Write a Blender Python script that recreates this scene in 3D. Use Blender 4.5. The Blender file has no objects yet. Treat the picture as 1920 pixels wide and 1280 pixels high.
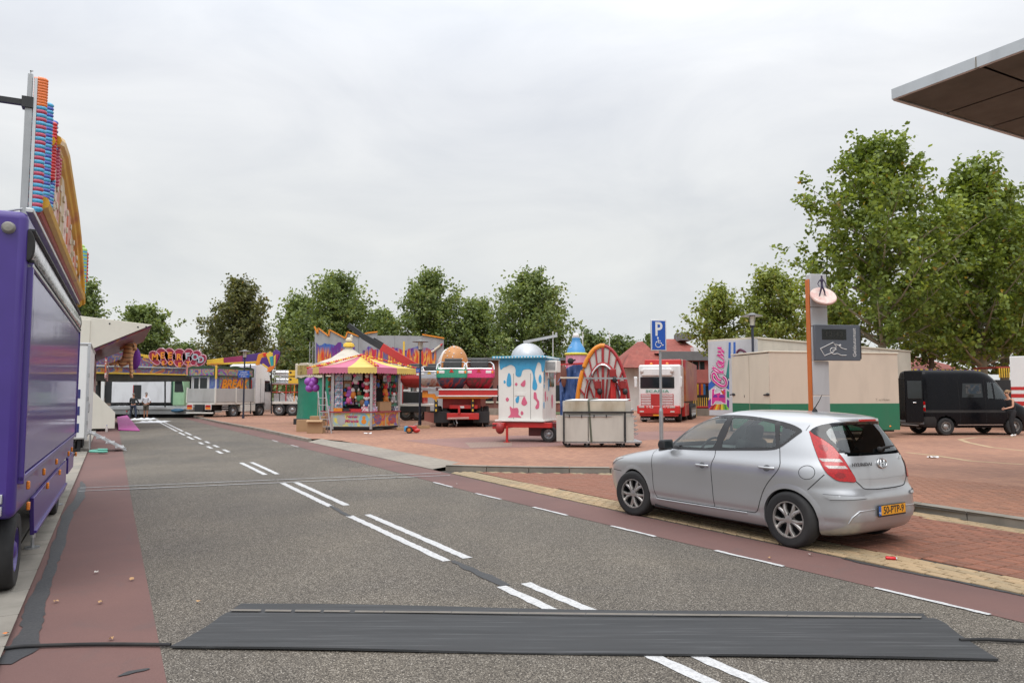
import bpy, bmesh, math, random
import numpy as np
from mathutils import Vector, Matrix
from mathutils.geometry import delaunay_2d_cdt
R = math.radians
random.seed(7); rng = np.random.default_rng(11)
S = bpy.context.scene
C = S.collection
# ------------------------------------------------------------------ camera
F = 1387.0; HZ = 738.0; CH = 1.75                      # focal length in photo pixels, horizon row, eye height
PIT = math.atan((HZ - 640) / F)
cd = bpy.data.cameras.new('camera'); cam = bpy.data.objects.new('camera', cd); C.objects.link(cam)
cam.location = (0, 0, CH); cam.rotation_euler = (math.pi / 2 + PIT, 0, 0)
cd.sensor_fit = 'HORIZONTAL'; cd.sensor_width = 36; cd.lens = F / 1920 * 36; cd.clip_start = .05; cd.clip_end = 3000
S.camera = cam
# ------------------------------------------------------------------ sky (overcast) and soft sun
SUN_EL, SUN_AZ = R(58), R(190)                          # azimuth clockwise from +Y: behind the camera, a little to the left
w = bpy.data.worlds.new('World'); S.world = w; w.use_nodes = True
nt = w.node_tree; nt.nodes.clear()
def N(t, ty, **k):
    n = t.nodes.new(ty)
    for a, b in k.items(): setattr(n, a, b)
    return n
out = N(nt, 'ShaderNodeOutputWorld'); bg = N(nt, 'ShaderNodeBackground'); bg2 = N(nt, 'ShaderNodeBackground')
sky = N(nt, 'ShaderNodeTexSky', sky_type='NISHITA', sun_disc=False, sun_elevation=SUN_EL, sun_rotation=SUN_AZ)
nt.links.new(sky.outputs[0], bg.inputs[0]); bg.inputs[1].default_value = .08
tc = N(nt, 'ShaderNodeTexCoord'); sp = N(nt, 'ShaderNodeSeparateXYZ'); nt.links.new(tc.outputs['Generated'], sp.inputs[0])
gr = N(nt, 'ShaderNodeValToRGB'); nt.links.new(sp.outputs[2], gr.inputs[0])
e = gr.color_ramp.elements
e[0].position = 0; e[0].color = (.66, .675, .67, 1); e[1].position = 1; e[1].color = (2.35, 2.38, 2.45, 1)
for p, c in ((.2, (.71, .72, .715, 1)), (.38, (.78, .795, .825, 1)), (.55, (1.05, 1.08, 1.13, 1))):
    q = e.new(p); q.color = c
mp = N(nt, 'ShaderNodeMapping'); mp.inputs['Scale'].default_value = (1.2, 1.2, 3.4); nt.links.new(tc.outputs['Generated'], mp.inputs[0])
no = N(nt, 'ShaderNodeTexNoise'); no.inputs['Scale'].default_value = 2.3; no.inputs['Detail'].default_value = 7; no.inputs['Roughness'].default_value = .55; no.inputs['Distortion'].default_value = .5
nt.links.new(mp.outputs[0], no.inputs[0])
cr = N(nt, 'ShaderNodeValToRGB'); nt.links.new(no.outputs[0], cr.inputs[0])
cr.color_ramp.elements[0].position = .3; cr.color_ramp.elements[0].color = (.88, .895, .92, 1)
cr.color_ramp.elements[1].position = .72; cr.color_ramp.elements[1].color = (1.10, 1.095, 1.08, 1)
mx = N(nt, 'ShaderNodeMix', data_type='RGBA', blend_type='MULTIPLY'); mx.inputs[0].default_value = 1
nt.links.new(gr.outputs[0], mx.inputs[6]); nt.links.new(cr.outputs[0], mx.inputs[7]); nt.links.new(mx.outputs[2], bg2.inputs[0]); bg2.inputs[1].default_value = 1.05
ms = N(nt, 'ShaderNodeMixShader'); ms.inputs[0].default_value = .94
nt.links.new(bg.outputs[0], ms.inputs[1]); nt.links.new(bg2.outputs[0], ms.inputs[2]); nt.links.new(ms.outputs[0], out.inputs[0])
sl = bpy.data.lights.new('sun', 'SUN'); sl.energy = 1.1; sl.angle = R(35); sl.color = (1, .965, .92)
sun = bpy.data.objects.new('sun', sl); C.objects.link(sun)
sd = Vector((math.sin(SUN_AZ) * math.cos(SUN_EL), math.cos(SUN_AZ) * math.cos(SUN_EL), math.sin(SUN_EL)))
sun.rotation_euler = sd.to_track_quat('Z', 'Y').to_euler(); sun.location = sd * 60
vs = S.view_settings; vs.view_transform = 'Standard'; vs.look = 'None'; vs.exposure = .13; vs.gamma = 1; vs.use_curve_mapping = False
# ------------------------------------------------------------------ photo pixel -> direction -> place
def ray(px, py):
    dx = (px - 960) / F; dz = (640 - py) / F; c, s = math.cos(PIT), math.sin(PIT)
    return Vector((dx, c - dz * s, s + dz * c))
def G(px, py, z=0.):                                    # where the ray meets the level z
    d = ray(px, py); t = (z - CH) / d.z
    return Vector((d.x * t, d.y * t, z))
def P(px, py, Y):                                       # where the ray meets the upright plane at distance Y
    d = ray(px, py); t = Y / d.y
    return Vector((d.x * t, Y, CH + d.z * t))
RA = R(-28.21); RD = Vector((math.sin(RA), math.cos(RA))); RN = Vector((RD.y, -RD.x))
def UV(u, v, z=0.): return Vector((RN.x * u + RD.x * v, RN.y * u + RD.y * v, z))
def lerp(t, z):
    if z <= t[0][0]: return t[0][1]
    for (a, b), (c, d) in zip(t, t[1:]):
        if z <= c: return b + (d - b) * (z - a) / (c - a)
    return t[-1][1]
# ------------------------------------------------------------------ materials
MATS = {}
def nodes(name):
    m = bpy.data.materials.new(name); m.use_nodes = True; t = m.node_tree
    return m, t, t.nodes['Principled BSDF']
def lk(t, a, b): t.links.new(a, b)
def ramp(t, fac, cols, interp='LINEAR'):
    r = N(t, 'ShaderNodeValToRGB'); el = r.color_ramp.elements; r.color_ramp.interpolation = interp
    while len(el) > 1: el.remove(el[-1])
    for i, (p, c) in enumerate(cols):
        q = el[0] if i == 0 else el.new(p)
        q.position = p; q.color = (*c, 1) if len(c) == 3 else c
    if fac is not None: lk(t, fac, r.inputs[0])
    return r.outputs[0]
def noise(t, scale, detail=4, coord='Object', stretch=None, dist=0., rough=.55):
    c = N(t, 'ShaderNodeTexCoord').outputs[coord]
    if stretch:
        m = N(t, 'ShaderNodeMapping'); m.inputs['Scale'].default_value = stretch; lk(t, c, m.inputs[0]); c = m.outputs[0]
    n = N(t, 'ShaderNodeTexNoise'); n.inputs['Scale'].default_value = scale; n.inputs['Detail'].default_value = detail
    n.inputs['Distortion'].default_value = dist; n.inputs['Roughness'].default_value = rough; lk(t, c, n.inputs[0])
    return n.outputs[0]
def mixc(t, fac, a, b, mode='MIX'):
    m = N(t, 'ShaderNodeMix', data_type='RGBA', blend_type=mode)
    for s, v in ((0, fac), (6, a), (7, b)):
        if isinstance(v, (int, float)): m.inputs[s].default_value = v
        elif isinstance(v, tuple): m.inputs[s].default_value = (*v, 1)
        else: lk(t, v, m.inputs[s])
    return m.outputs[2]
def bumpn(t, b, h, strength=.3, dist=.01):
    n = N(t, 'ShaderNodeBump'); n.inputs['Strength'].default_value = strength; n.inputs['Distance'].default_value = dist
    lk(t, h, n.inputs['Height']); lk(t, n.outputs[0], b.inputs['Normal'])
def mul(c, k): return tuple(min(1, x * k) for x in c)
def mat(name, col, rough=.5, metal=0., var=.12, scale=2.5, bump=0., bscale=60, coat=0., dirt=.25, dcol=(.09, .08, .07), coord='Object', rand=0.):
    if name in MATS: return MATS[name]
    m, t, b = nodes(name)
    c = mixc(t, noise(t, scale, 5, coord), mul(col, 1 - var), mul(col, 1 + var))
    if rand:
        oi = N(t, 'ShaderNodeObjectInfo'); c = mixc(t, 1., c, ramp(t, oi.outputs['Random'], [(0, (1 - rand,) * 3), (1, (1, 1 - rand * .3, 1 - rand * .5))]), 'MULTIPLY')
    if dirt:
        f = ramp(t, noise(t, 1.7, 8, coord, (1, 1, .35), .4), [(.46, (0, 0, 0)), (.78, (dirt,) * 3)])
        c = mixc(t, f, c, dcol)
    lk(t, c, b.inputs['Base Color'])
    r = ramp(t, noise(t, scale * 3, 5, coord), [(.3, (max(0, rough - .08),) * 3), (.7, (min(1, rough + .1),) * 3)])
    lk(t, r, b.inputs['Roughness']); b.inputs['Metallic'].default_value = metal
    if coat: b.inputs['Coat Weight'].default_value = coat; b.inputs['Coat Roughness'].default_value = .06
    if bump: bumpn(t, b, noise(t, bscale, 4, coord), bump)
    MATS[name] = m; return m
def airbrush(name, cols, scale=1.2, stretch=(1, 1, 1), dist=1.2, rough=.38, detail=3, sharp=False):   # painted showman's lettering and flame work
    m, t, b = nodes(name)
    f = noise(t, scale, detail, 'Object', stretch, dist)
    n = len(cols); lo, hi = .27, .73
    c = ramp(t, f, [(lo + (hi - lo) * i / (n - 1), q) for i, q in enumerate(cols)], 'CONSTANT' if sharp else 'LINEAR')
    lk(t, c, b.inputs['Base Color']); b.inputs['Roughness'].default_value = rough
    MATS[name] = m; return m
def glass(name, col=(.8, .86, .84), rough=.0, alpha=None, mixf=.5):
    m, t, b = nodes(name); o = t.nodes['Material Output']
    tr = N(t, 'ShaderNodeBsdfTransparent'); tr.inputs[0].default_value = (*col, 1)
    gl = N(t, 'ShaderNodeBsdfGlossy'); gl.inputs['Roughness'].default_value = rough; gl.inputs[0].default_value = (.95, .98, 1, 1)
    fr = N(t, 'ShaderNodeFresnel'); ge = N(t, 'ShaderNodeNewGeometry'); io = N(t, 'ShaderNodeMapRange'); io.inputs[3].default_value = 1.52; io.inputs[4].default_value = 1 / 1.52; lk(t, ge.outputs['Backfacing'], io.inputs[0]); lk(t, io.outputs[0], fr.inputs[0])
    ml = N(t, 'ShaderNodeMath', operation='MULTIPLY_ADD'); ml.inputs[1].default_value = 1.0; ml.inputs[2].default_value = .05; lk(t, fr.outputs[0], ml.inputs[0])
    x = N(t, 'ShaderNodeMixShader'); lk(t, ml.outputs[0], x.inputs[0]); lk(t, tr.outputs[0], x.inputs[1]); lk(t, gl.outputs[0], x.inputs[2]); lk(t, x.outputs[0], o.inputs[0])
    MATS[name] = m; return m
# ------------------------------------------------------------------ mesh builder
class MB:
    def __init__(s): s.v = []; s.f = []
    def add(s, vs, fs):
        o = len(s.v); s.v += [tuple(q) for q in vs]; s.f += [tuple(i + o for i in f) for f in fs]; return s
    def box(s, x0, x1, y0, y1, z0, z1):
        return s.add([(x, y, z) for z in (z0, z1) for y in (y0, y1) for x in (x0, x1)],
                     [(0, 2, 3, 1), (4, 5, 7, 6), (0, 1, 5, 4), (2, 6, 7, 3), (0, 4, 6, 2), (1, 3, 7, 5)])
    def obox(s, c, size, rot=None):                     # centre, size, rotation matrix
        m = rot or Matrix.Identity(3); c = Vector(c); hx, hy, hz = (q / 2 for q in size)
        vs = [c + m @ Vector((x, y, z)) for z in (-hz, hz) for y in (-hy, hy) for x in (-hx, hx)]
        return s.add(vs, [(0, 2, 3, 1), (4, 5, 7, 6), (0, 1, 5, 4), (2, 6, 7, 3), (0, 4, 6, 2), (1, 3, 7, 5)])
    def bar(s, a, b, wx, wy=None):                      # square bar from a to b
        a, b = Vector(a), Vector(b); d = (b - a); L = d.length; q = d.to_track_quat('Z', 'Y').to_matrix()
        return s.obox((a + b) / 2, (wx, wy or wx, L), q)
    def cyl(s, a, b, r0, r1=None, n=12, caps=True):
        a, b = Vector(a), Vector(b); r1 = r0 if r1 is None else r1; q = (b - a).to_track_quat('Z', 'Y').to_matrix()
        vs = [p + q @ Vector((math.cos(2 * math.pi * i / n) * r, math.sin(2 * math.pi * i / n) * r, 0)) for p, r in ((a, r0), (b, r1)) for i in range(n)]
        fs = [(i, (i + 1) % n, n + (i + 1) % n, n + i) for i in range(n)]
        if caps: fs += [tuple(range(n - 1, -1, -1)), tuple(range(n, 2 * n))]
        return s.add(vs, fs)
    def tube(s, pts, r, n=8, closed=False):
        pts = [Vector(p) for p in pts]; vs = []; up = Vector((0, 0, 1)); k = len(pts); rr = r if isinstance(r, (list, tuple)) else [r] * k
        for i, p in enumerate(pts):
            d = (pts[(i + 1) % k] - pts[i - 1]) if closed or 0 < i < k - 1 else (pts[1] - pts[0] if i == 0 else pts[-1] - pts[-2])
            d.normalize(); u = up if abs(d.z) < .95 else Vector((1, 0, 0)); x = d.cross(u).normalized(); y = x.cross(d)
            vs += [p + (x * math.cos(2 * math.pi * j / n) + y * math.sin(2 * math.pi * j / n)) * rr[i] for j in range(n)]
        fs = [(i * n + j, i * n + (j + 1) % n, ((i + 1) % k) * n + (j + 1) % n, ((i + 1) % k) * n + j) for i in range(k if closed else k - 1) for j in range(n)]
        if not closed: fs += [tuple(range(n - 1, -1, -1)), tuple(range((k - 1) * n, k * n))]
        return s.add(vs, fs)
    def lathe(s, prof, n=24, c=(0, 0, 0), rot=None, a0=0., a1=2 * math.pi):
        m = rot or Matrix.Identity(3); c = Vector(c); full = abs(a1 - a0 - 2 * math.pi) < 1e-6; k = n if full else n + 1
        vs = [c + m @ Vector((r * math.cos(a0 + (a1 - a0) * i / n), r * math.sin(a0 + (a1 - a0) * i / n), z)) for r, z in prof for i in range(k)]
        fs = [(j * k + i, j * k + (i + 1) % k, (j + 1) * k + (i + 1) % k, (j + 1) * k + i) for j in range(len(prof) - 1) for i in range(n)]
        return s.add(vs, fs)
    def prism(s, pts, d0, d1, plane='xz'):              # polygon extruded along the third axis
        n = len(pts); fm = {'xz': lambda a, b, d: (a, d, b), 'yz': lambda a, b, d: (d, a, b), 'xy': lambda a, b, d: (a, b, d)}[plane]
        vs = [fm(a, b, d) for d in (d0, d1) for a, b in pts]
        return s.add(vs, [tuple(range(n)), tuple(range(2 * n - 1, n - 1, -1))] + [(i, i + n, (i + 1) % n + n, (i + 1) % n) for i in range(n)])
    def ball(s, c, r, nu=16, nv=10, z0=-1., z1=1.):
        r = (r,) * 3 if isinstance(r, (int, float)) else r; c = Vector(c); a0, a1 = math.asin(z0), math.asin(z1)
        vs = [c + Vector((r[0] * math.cos(t) * math.cos(p), r[1] * math.cos(t) * math.sin(p), r[2] * math.sin(t)))
              for j in range(nv + 1) for t in [a0 + (a1 - a0) * j / nv] for i in range(nu) for p in [2 * math.pi * i / nu]]
        return s.add(vs, [(j * nu + i, j * nu + (i + 1) % nu, (j + 1) * nu + (i + 1) % nu, (j + 1) * nu + i) for j in range(nv) for i in range(nu)])
    def build(s, name, m=None, parent=None, bevel=0., smooth=35, loc=None, rot=None, seg=2, fix=True):
        me = bpy.data.meshes.new(name); me.from_pydata(s.v, [], s.f); me.validate()
        if fix:
            bm = bmesh.new(); bm.from_mesh(me); bmesh.ops.remove_doubles(bm, verts=bm.verts, dist=1e-5); bmesh.ops.recalc_face_normals(bm, faces=bm.faces); bm.to_mesh(me); bm.free()
        return link(name, me, m, parent, bevel, smooth, loc, rot, seg)
def link(name, me, m=None, parent=None, bevel=0., smooth=35, loc=None, rot=None, seg=2):
    if smooth: me.shade_smooth(); me.set_sharp_from_angle(angle=R(smooth))
    if m: me.materials.append(m)
    o = bpy.data.objects.new(name, me); C.objects.link(o)
    if parent: o.parent = parent
    if loc is not None: o.location = loc
    if rot is not None: o.rotation_euler = rot
    if bevel:
        b = o.modifiers.new('bevel', 'BEVEL'); b.width = bevel; b.segments = seg; b.limit_method = 'ANGLE'; b.angle_limit = R(40)
    return o
def tag(o, label=None, cat=None, group=None, kind=None):
    for k, v in (('label', label), ('category', cat), ('group', group), ('kind', kind)):
        if v: o[k] = v
    return o
def thing(name, label, cat, loc=(0, 0, 0), rz=0., group=None):
    o = bpy.data.objects.new(name, None); o.empty_display_size = .2; C.objects.link(o); o.location = loc; o.rotation_euler = (0, 0, rz)
    return tag(o, label, cat, group)
def copy_tree(o, parent=None):
    c = o.copy(); C.objects.link(c)
    if parent: c.parent = parent
    for ch in o.children: copy_tree(ch, c)
    return c
def sheet(name, pts, z, m, parent=None, kind=None):
    me = bpy.data.meshes.new(name); me.from_pydata([(p[0], p[1], z) for p in pts], [], [tuple(range(len(pts)))])
    bm = bmesh.new(); bm.from_mesh(me); bmesh.ops.triangulate(bm, faces=bm.faces)
    for f in bm.faces:
        if f.normal.z < 0: f.normal_flip()
    bm.to_mesh(me); bm.free()
    o = link(name, me, m, parent, smooth=0)
    return tag(o, kind=kind)
def text(name, body, size, m, parent, loc, rot, depth=.004, shear=0., align='CENTER', sx=1., bold=0.):
    cu = bpy.data.curves.new(name, 'FONT'); cu.body = body; cu.size = size; cu.extrude = depth; cu.align_x = align; cu.align_y = 'CENTER'; cu.shear = shear; cu.offset = bold; cu.resolution_u = 4
    t = bpy.data.objects.new(name, cu); C.objects.link(t); bpy.context.view_layer.update()
    me = bpy.data.meshes.new_from_object(t.evaluated_get(bpy.context.evaluated_depsgraph_get())); bpy.data.objects.remove(t); bpy.data.curves.remove(cu)
    me.materials.clear(); o = link(name, me, m, parent, smooth=0, loc=loc, rot=rot); o.scale = (sx, 1, 1); return o
def poly_patch(poly, mapf, spacing):                    # fill a 2-d outline with small triangles and lay it on a surface
    pts = []; n = len(poly)
    for i in range(n):
        a, b = Vector(poly[i]), Vector(poly[(i + 1) % n]); k = max(1, int((b - a).length / spacing))
        pts += [a.lerp(b, j / k) for j in range(k)]
    nb = len(pts); edges = [(i, (i + 1) % nb) for i in range(nb)]
    xs = [p.x for p in pts]; ys = [p.y for p in pts]; y = min(ys) + spacing / 2
    while y < max(ys):
        x = min(xs) + spacing / 2
        while x < max(xs):
            if pip((x, y), poly): pts.append(Vector((x, y)))
            x += spacing
        y += spacing
    r = delaunay_2d_cdt(pts, edges, [list(range(nb))], 1, 1e-6)
    return [mapf(p.x, p.y) for p in r[0]], [tuple(f) for f in r[2]]
def pip(p, poly):
    x, y = p; c = False; j = len(poly) - 1
    for i in range(len(poly)):
        a, b = poly[i], poly[j]
        if (a[1] > y) != (b[1] > y) and x < (b[0] - a[0]) * (y - a[1]) / (b[1] - a[1]) + a[0]: c = not c
        j = i
    return c
# stock paints
BLACK = mat('black_rubber', (.018, .018, .019), .8, var=.3, dirt=.35, dcol=(.09, .08, .07))
DARK = mat('dark_metal', (.03, .032, .035), .5, .3)
STEEL = mat('galvanised_steel', (.42, .43, .44), .42, .75, var=.2, scale=6)
ALU = mat('aluminium', (.6, .61, .62), .38, .85, var=.12, scale=4, dirt=.15)
WHITE = mat('white_paint', (.74, .74, .73), .4, var=.04, dirt=.12)
CREAM = mat('cream_paint', (.62, .56, .45), .5, var=.04, dirt=.12)
RED = mat('red_paint', (.50, .022, .02), .35, var=.14, dirt=.2, coat=.3)
ORANGE = mat('orange_paint', (.75, .26, .02), .4)
YELLOW = mat('yellow_paint', (.78, .5, .05), .4)
BLUE = mat('blue_paint', (.03, .12, .42), .4)
DGLASS = mat('dark_window', (.016, .02, .022), .06, var=.2, dirt=0)
CHROME = mat('chrome', (.75, .76, .77), .12, 1, var=.03, dirt=0)
CARD = mat('cardboard', (.38, .24, .13), .85, var=.12, bump=.05)
CAR_GLASS = glass('car_glass', (.74, .84, .80))
CLEAR = glass('clear_pane', (.85, .9, .9))
# ================================================================== ground, road, paving
LK = [(-14, -.55), (6.2, -.61), (21.5, -.64), (70, -.8)]
RL = [(-14, .38), (5, .34), (12.4, .31), (21, .30), (70, .2)]
CE = [(-14, 3.72), (3.9, 3.41), (6.1, 3.29), (10.6, 3.17), (15, 3.1), (20, 3.03), (39, 2.75), (70, 2.45)]
ER = [(-14, 6.72), (3.5, 6.2), (7.3, 5.93), (12, 5.68), (20, 5.55), (30, 5.3), (47, 4.7), (70, 4.2)]
RR = [(-14, 7.5), (3.7, 7.0), (6, 6.85), (10, 6.62), (16, 6.54), (28, 6.25), (36, 6.1), (47.5, 5.5), (70, 5.0)]
GU = [(-14, 8.1), (4, 7.59), (6, 7.46), (12, 7.2), (15.5, 7.1)]
KL = [(6.72, 15.75), (8.2, 14.5), (9.7, 13.5), (10.35, 12.4), (10.55, 10.5), (10.55, 7), (10.45, 5.4), (10.3, -14)]   # lay-by kerb, (u, v)
VS = [-14, -6, 0, 3, 5, 7, 9, 12, 15, 18, 21, 25, 30, 36, 42, 48, 56, 64, 70]
def strip(name, ta, tb, z, m, vs=VS, parent=None, kind='structure'):
    mb = MB(); a = [UV(lerp(ta, v), v, z) for v in vs]; b = [UV(lerp(tb, v), v, z) for v in vs]; n = len(vs)
    mb.add(a + b, [(i, n + i, n + i + 1, i + 1) for i in range(n - 1)])
    o = mb.build(name, m, parent, smooth=0); bm = bmesh.new(); bm.from_mesh(o.data)
    for f in bm.faces:
        if f.normal.z < 0: f.normal_flip()
    bm.to_mesh(o.data); bm.free()
    return tag(o, kind=kind)
def asphalt():
    m, t, b = nodes('asphalt')
    vo = N(t, 'ShaderNodeTexVoronoi', feature='F1'); vo.inputs['Scale'].default_value = 115; lk(t, N(t, 'ShaderNodeTexCoord').outputs['Object'], vo.inputs[0])
    st = ramp(t, vo.outputs['Color'], [(0, (.078, .067, .054)), (.45, (.142, .124, .101)), (.72, (.225, .20, .163)), (.9, (.40, .37, .32)), (1, (.56, .525, .47))])
    gap = ramp(t, vo.outputs['Distance'], [(.35, (1, 1, 1)), (.75, (.25, .24, .23))])
    c = mixc(t, 1., st, gap, 'MULTIPLY')
    big = ramp(t, noise(t, .35, 6, dist=.6), [(.3, (.80, .80, .82)), (.7, (1.16, 1.13, 1.08))])
    c = mixc(t, 1., c, big, 'MULTIPLY')
    lane = ramp(t, noise(t, .8, 5, stretch=(1, .12, 1)), [(.35, (.88, .88, .88)), (.7, (1.1, 1.1, 1.1))])
    c = mixc(t, 1., c, lane, 'MULTIPLY')
    lk(t, c, b.inputs['Base Color']); b.inputs['Roughness'].default_value = .88
    bumpn(t, b, vo.outputs['Distance'], .55, .004); return m
def redlane():
    m, t, b = nodes('red_asphalt')
    c = mixc(t, noise(t, 140, 3), (.108, .054, .047), (.178, .097, .084))
    c = mixc(t, 1., c, ramp(t, noise(t, .5, 7, dist=.5), [(.3, (.82, .83, .86)), (.7, (1.12, 1.09, 1.07))]), 'MULTIPLY')
    c = mixc(t, ramp(t, noise(t, 2.2, 8, dist=1), [(.57, (0, 0, 0)), (.75, (.45, .45, .45))]), c, (.10, .075, .07))
    lk(t, c, b.inputs['Base Color']); b.inputs['Roughness'].default_value = .85; bumpn(t, b, noise(t, 160, 3), .4, .003); return m
def brickmat(name, c1, c2, mortar, sc, rotz, off=.5, bw=.21, bh=.105):
    m, t, b = nodes(name)
    mp = N(t, 'ShaderNodeMapping'); mp.inputs['Rotation'].default_value = (0, 0, rotz); lk(t, N(t, 'ShaderNodeTexCoord').outputs['Object'], mp.inputs[0])
    br = N(t, 'ShaderNodeTexBrick'); lk(t, mp.outputs[0], br.inputs[0]); br.offset = off
    for k, v in (('Scale', 1), ('Mortar Size', .005), ('Mortar Smooth', .3), ('Bias', 0), ('Brick Width', bw), ('Row Height', bh)): br.inputs[k].default_value = v
    br.inputs['Color1'].default_value = (*c1, 1); br.inputs['Color2'].default_value = (*c2, 1); br.inputs['Mortar'].default_value = (*mortar, 1)
    c = mixc(t, 1., br.outputs[0], ramp(t, noise(t, .22, 7, dist=.7), [(.3, (.80, .78, .79)), (.7, (1.15, 1.13, 1.1))]), 'MULTIPLY')
    c = mixc(t, ramp(t, noise(t, 1.1, 8, dist=.8), [(.55, (0, 0, 0)), (.8, (.35,) * 3)]), c, (.20, .13, .105))
    lk(t, c, b.inputs['Base Color']); b.inputs['Roughness'].default_value = .85; bumpn(t, b, br.outputs['Fac'], -.4, .004); return m
ASPH = asphalt(); REDL = redlane()
PLZ = brickmat('plaza_brick', (.365, .188, .118), (.275, .135, .088), (.16, .10, .075), 1, R(58))
PURP = brickmat('purple_brick', (.28, .155, .13), (.24, .13, .115), (.16, .10, .085), 1, R(0))
GREYB = brickmat('grey_band_paving', (.28, .255, .215), (.245, .22, .185), (.17, .15, .13), 1, -RA)
JOINT = mat('joint_sand', (.045, .037, .03), .95, var=.3, scale=30)
BRK_R = mat('red_clinker', (.27, .122, .08), .85, var=.25, scale=9, bump=.15, dirt=.4, dcol=(.17, .11, .085), rand=.32)
BRK_P = mat('plaza_clinker', (.345, .17, .108), .85, var=.22, scale=9, bump=.15, dirt=.35, dcol=(.22, .14, .11), rand=.25)
BRK_Y = mat('yellow_clinker', (.40, .305, .185), .85, var=.2, scale=9, bump=.15, dirt=.4, dcol=(.22, .17, .12), rand=.25)
KERB = mat('concrete_kerb', (.27, .25, .215), .9, var=.2, scale=5, bump=.2, dirt=.6, dcol=(.10, .09, .07), rand=.15)
GRASS = mat('dull_grass', (.075, .10, .035), .95, var=.4, scale=.6, bump=.5, bscale=9)
sheet('ground', [(-500, -200), (500, -200), (500, 900), (-500, 900)], -.06, GRASS, kind='structure')
far_v = [70, 78, 90, 110]
road = strip('road', LK, RR, 0., ASPH)
sheet('far_street', [UV(-8, 66)[:2], UV(5.0, 66)[:2], UV(14, 125)[:2], UV(-30, 125)[:2]], -.012, ASPH, kind='structure')
strip('cycle_lane', LK, RL, .004, REDL); strip('cycle_lane', ER, RR, .004, REDL)
# plaza: one paved sheet; the part by the lay-by has real bricks on a sand bed
kpts = [UV(u, v) for u, v in KL]
edge = [UV(lerp(RR, v) + (.8 if 16 < v < 26 else .45 if v < 27.5 else 0), v) for v in (70, 56, 47.5, 42, 36, 30, 27.6, 27.4, 25.9, 24, 22, 20, 18, 16.4)]
NZ = [(10.55, 11.6), (14.2, 11.6), (14.2, 1.0), (10.42, 1.0)]       # zone with bricks one by one, (u, v)
plz = [p[:2] for p in edge] + [p[:2] for p in kpts[:4]] + [UV(10.55, 11.6)[:2], UV(14.2, 11.6)[:2], UV(14.2, 1)[:2], UV(10.4, 1)[:2], UV(10.3, -14)[:2], (60, -22), (120, 60), (60, 130), UV(14, 125)[:2]]
plaza = sheet('plaza', plz, .104, PLZ, kind='structure')
bed = sheet('brick_paving', [UV(u, v)[:2] for u, v in NZ], .092, JOINT, kind='structure')
lay = [UV(lerp(RR, v), v)[:2] for v in (15.7, 12, 10, 8, 6, 4, 0, -8, -14)] + [p[:2] for p in reversed(kpts)]
layby = sheet('parking_bay', lay, -.002, JOINT, kind='structure')
def brick_mesh(L, Wd, h, nm):
    b = .006; mb = MB(); x, y = L / 2 - .0055, Wd / 2 - .0055
    mb.add([(-x, -y, -.03), (x, -y, -.03), (x, y, -.03), (-x, y, -.03), (-x, -y, h - b), (x, -y, h - b), (x, y, h - b), (-x, y, h - b),
            (-x + b, -y + b, h), (x - b, -y + b, h), (x - b, y - b, h), (-x + b, y - b, h)],
           [(0, 1, 5, 4), (1, 2, 6, 5), (2, 3, 7, 6), (3, 0, 4, 7), (4, 5, 9, 8), (5, 6, 10, 9), (6, 7, 11, 10), (7, 4, 8, 11), (8, 9, 10, 11)])
    me = bpy.data.meshes.new(nm); me.from_pydata(mb.v, [], mb.f); return me, mb
def lay_bricks(cells, parent, m, L, Wd, h, nm, z):      # cells: (x, y, angle); the 300 that show largest are single objects, the rest one mesh
    me, mb = brick_mesh(L, Wd, h, nm); me.materials.append(m)
    def size(c):
        x, y, a = c
        if y < 1 or abs(x / y) > .72 or y < 4.2: return -y * 1e-3 - 1
        return 1 / (y * y)
    cells = sorted(cells, key=size, reverse=True)
    for x, y, a in cells[:300]:
        o = bpy.data.objects.new(nm, me); C.objects.link(o); o.parent = parent
        o.location = (x, y, z + random.uniform(-.0025, .0025)); o.rotation_euler = (random.uniform(-.008, .008), random.uniform(-.008, .008), a + random.uniform(-.012, .012))
    st = MB(); vb = np.array(mb.v)
    for x, y, a in cells[300:]:
        if size((x, y, a)) < -1.02: continue
        c, s = math.cos(a), math.sin(a); q = vb.copy(); dz = random.uniform(-.0025, .0025)
        st.add(np.stack([x + q[:, 0] * c - q[:, 1] * s, y + q[:, 0] * s + q[:, 1] * c, q[:, 2] + z + dz], 1).tolist(), mb.f)
    if st.v: tag(st.build(nm + '_field', m, parent, smooth=0, fix=False), kind='stuff')
ang = math.atan2(RD.y, RD.x)
red, yel, pz = [], [], []
kpoly = [(u, v) for u, v in KL]
def kerb_u(v):
    for (u0, v0), (u1, v1) in zip(KL, KL[1:]):
        if v1 <= v <= v0: return u0 + (u1 - u0) * (v0 - v) / (v0 - v1)
    return KL[0][0]
Bl, Bw = .212, .106
v = 1.5; i = 0
while v < 15.2:
    ku = kerb_u(v); gu = lerp(GU, v); ru = lerp(RR, v)
    u = math.ceil(gu / Bw) * Bw + Bw / 2; j = 0
    while u < ku - .06:
        vv = v + (Bl / 2 if round(u / Bw) % 2 else 0)
        if u < kerb_u(vv + .1) - .06 and u > lerp(GU, vv) + .05: (yel if u > kerb_u(vv) - .40 or vv < 0 else red).append((*UV(u, vv)[:2], ang))
        u += Bw
    for k in range(5):
        uu = ru + .06 + (gu - ru - .06) * (k + .5) / 5
        if uu < ku - .08: yel.append((*UV(uu, v + (Bl / 2 if k % 2 else 0))[:2], ang))
    v += Bl
v = 1.1
while v < 11.6:
    u = kerb_u(v) + .22; k = 0
    while u < 14.27:
        vv = v + (Bl / 2 if k % 2 else 0)
        if vv < 11.68: pz.append((*UV(u, vv)[:2], ang))
        u += Bw; k += 1
    v += Bl
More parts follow.
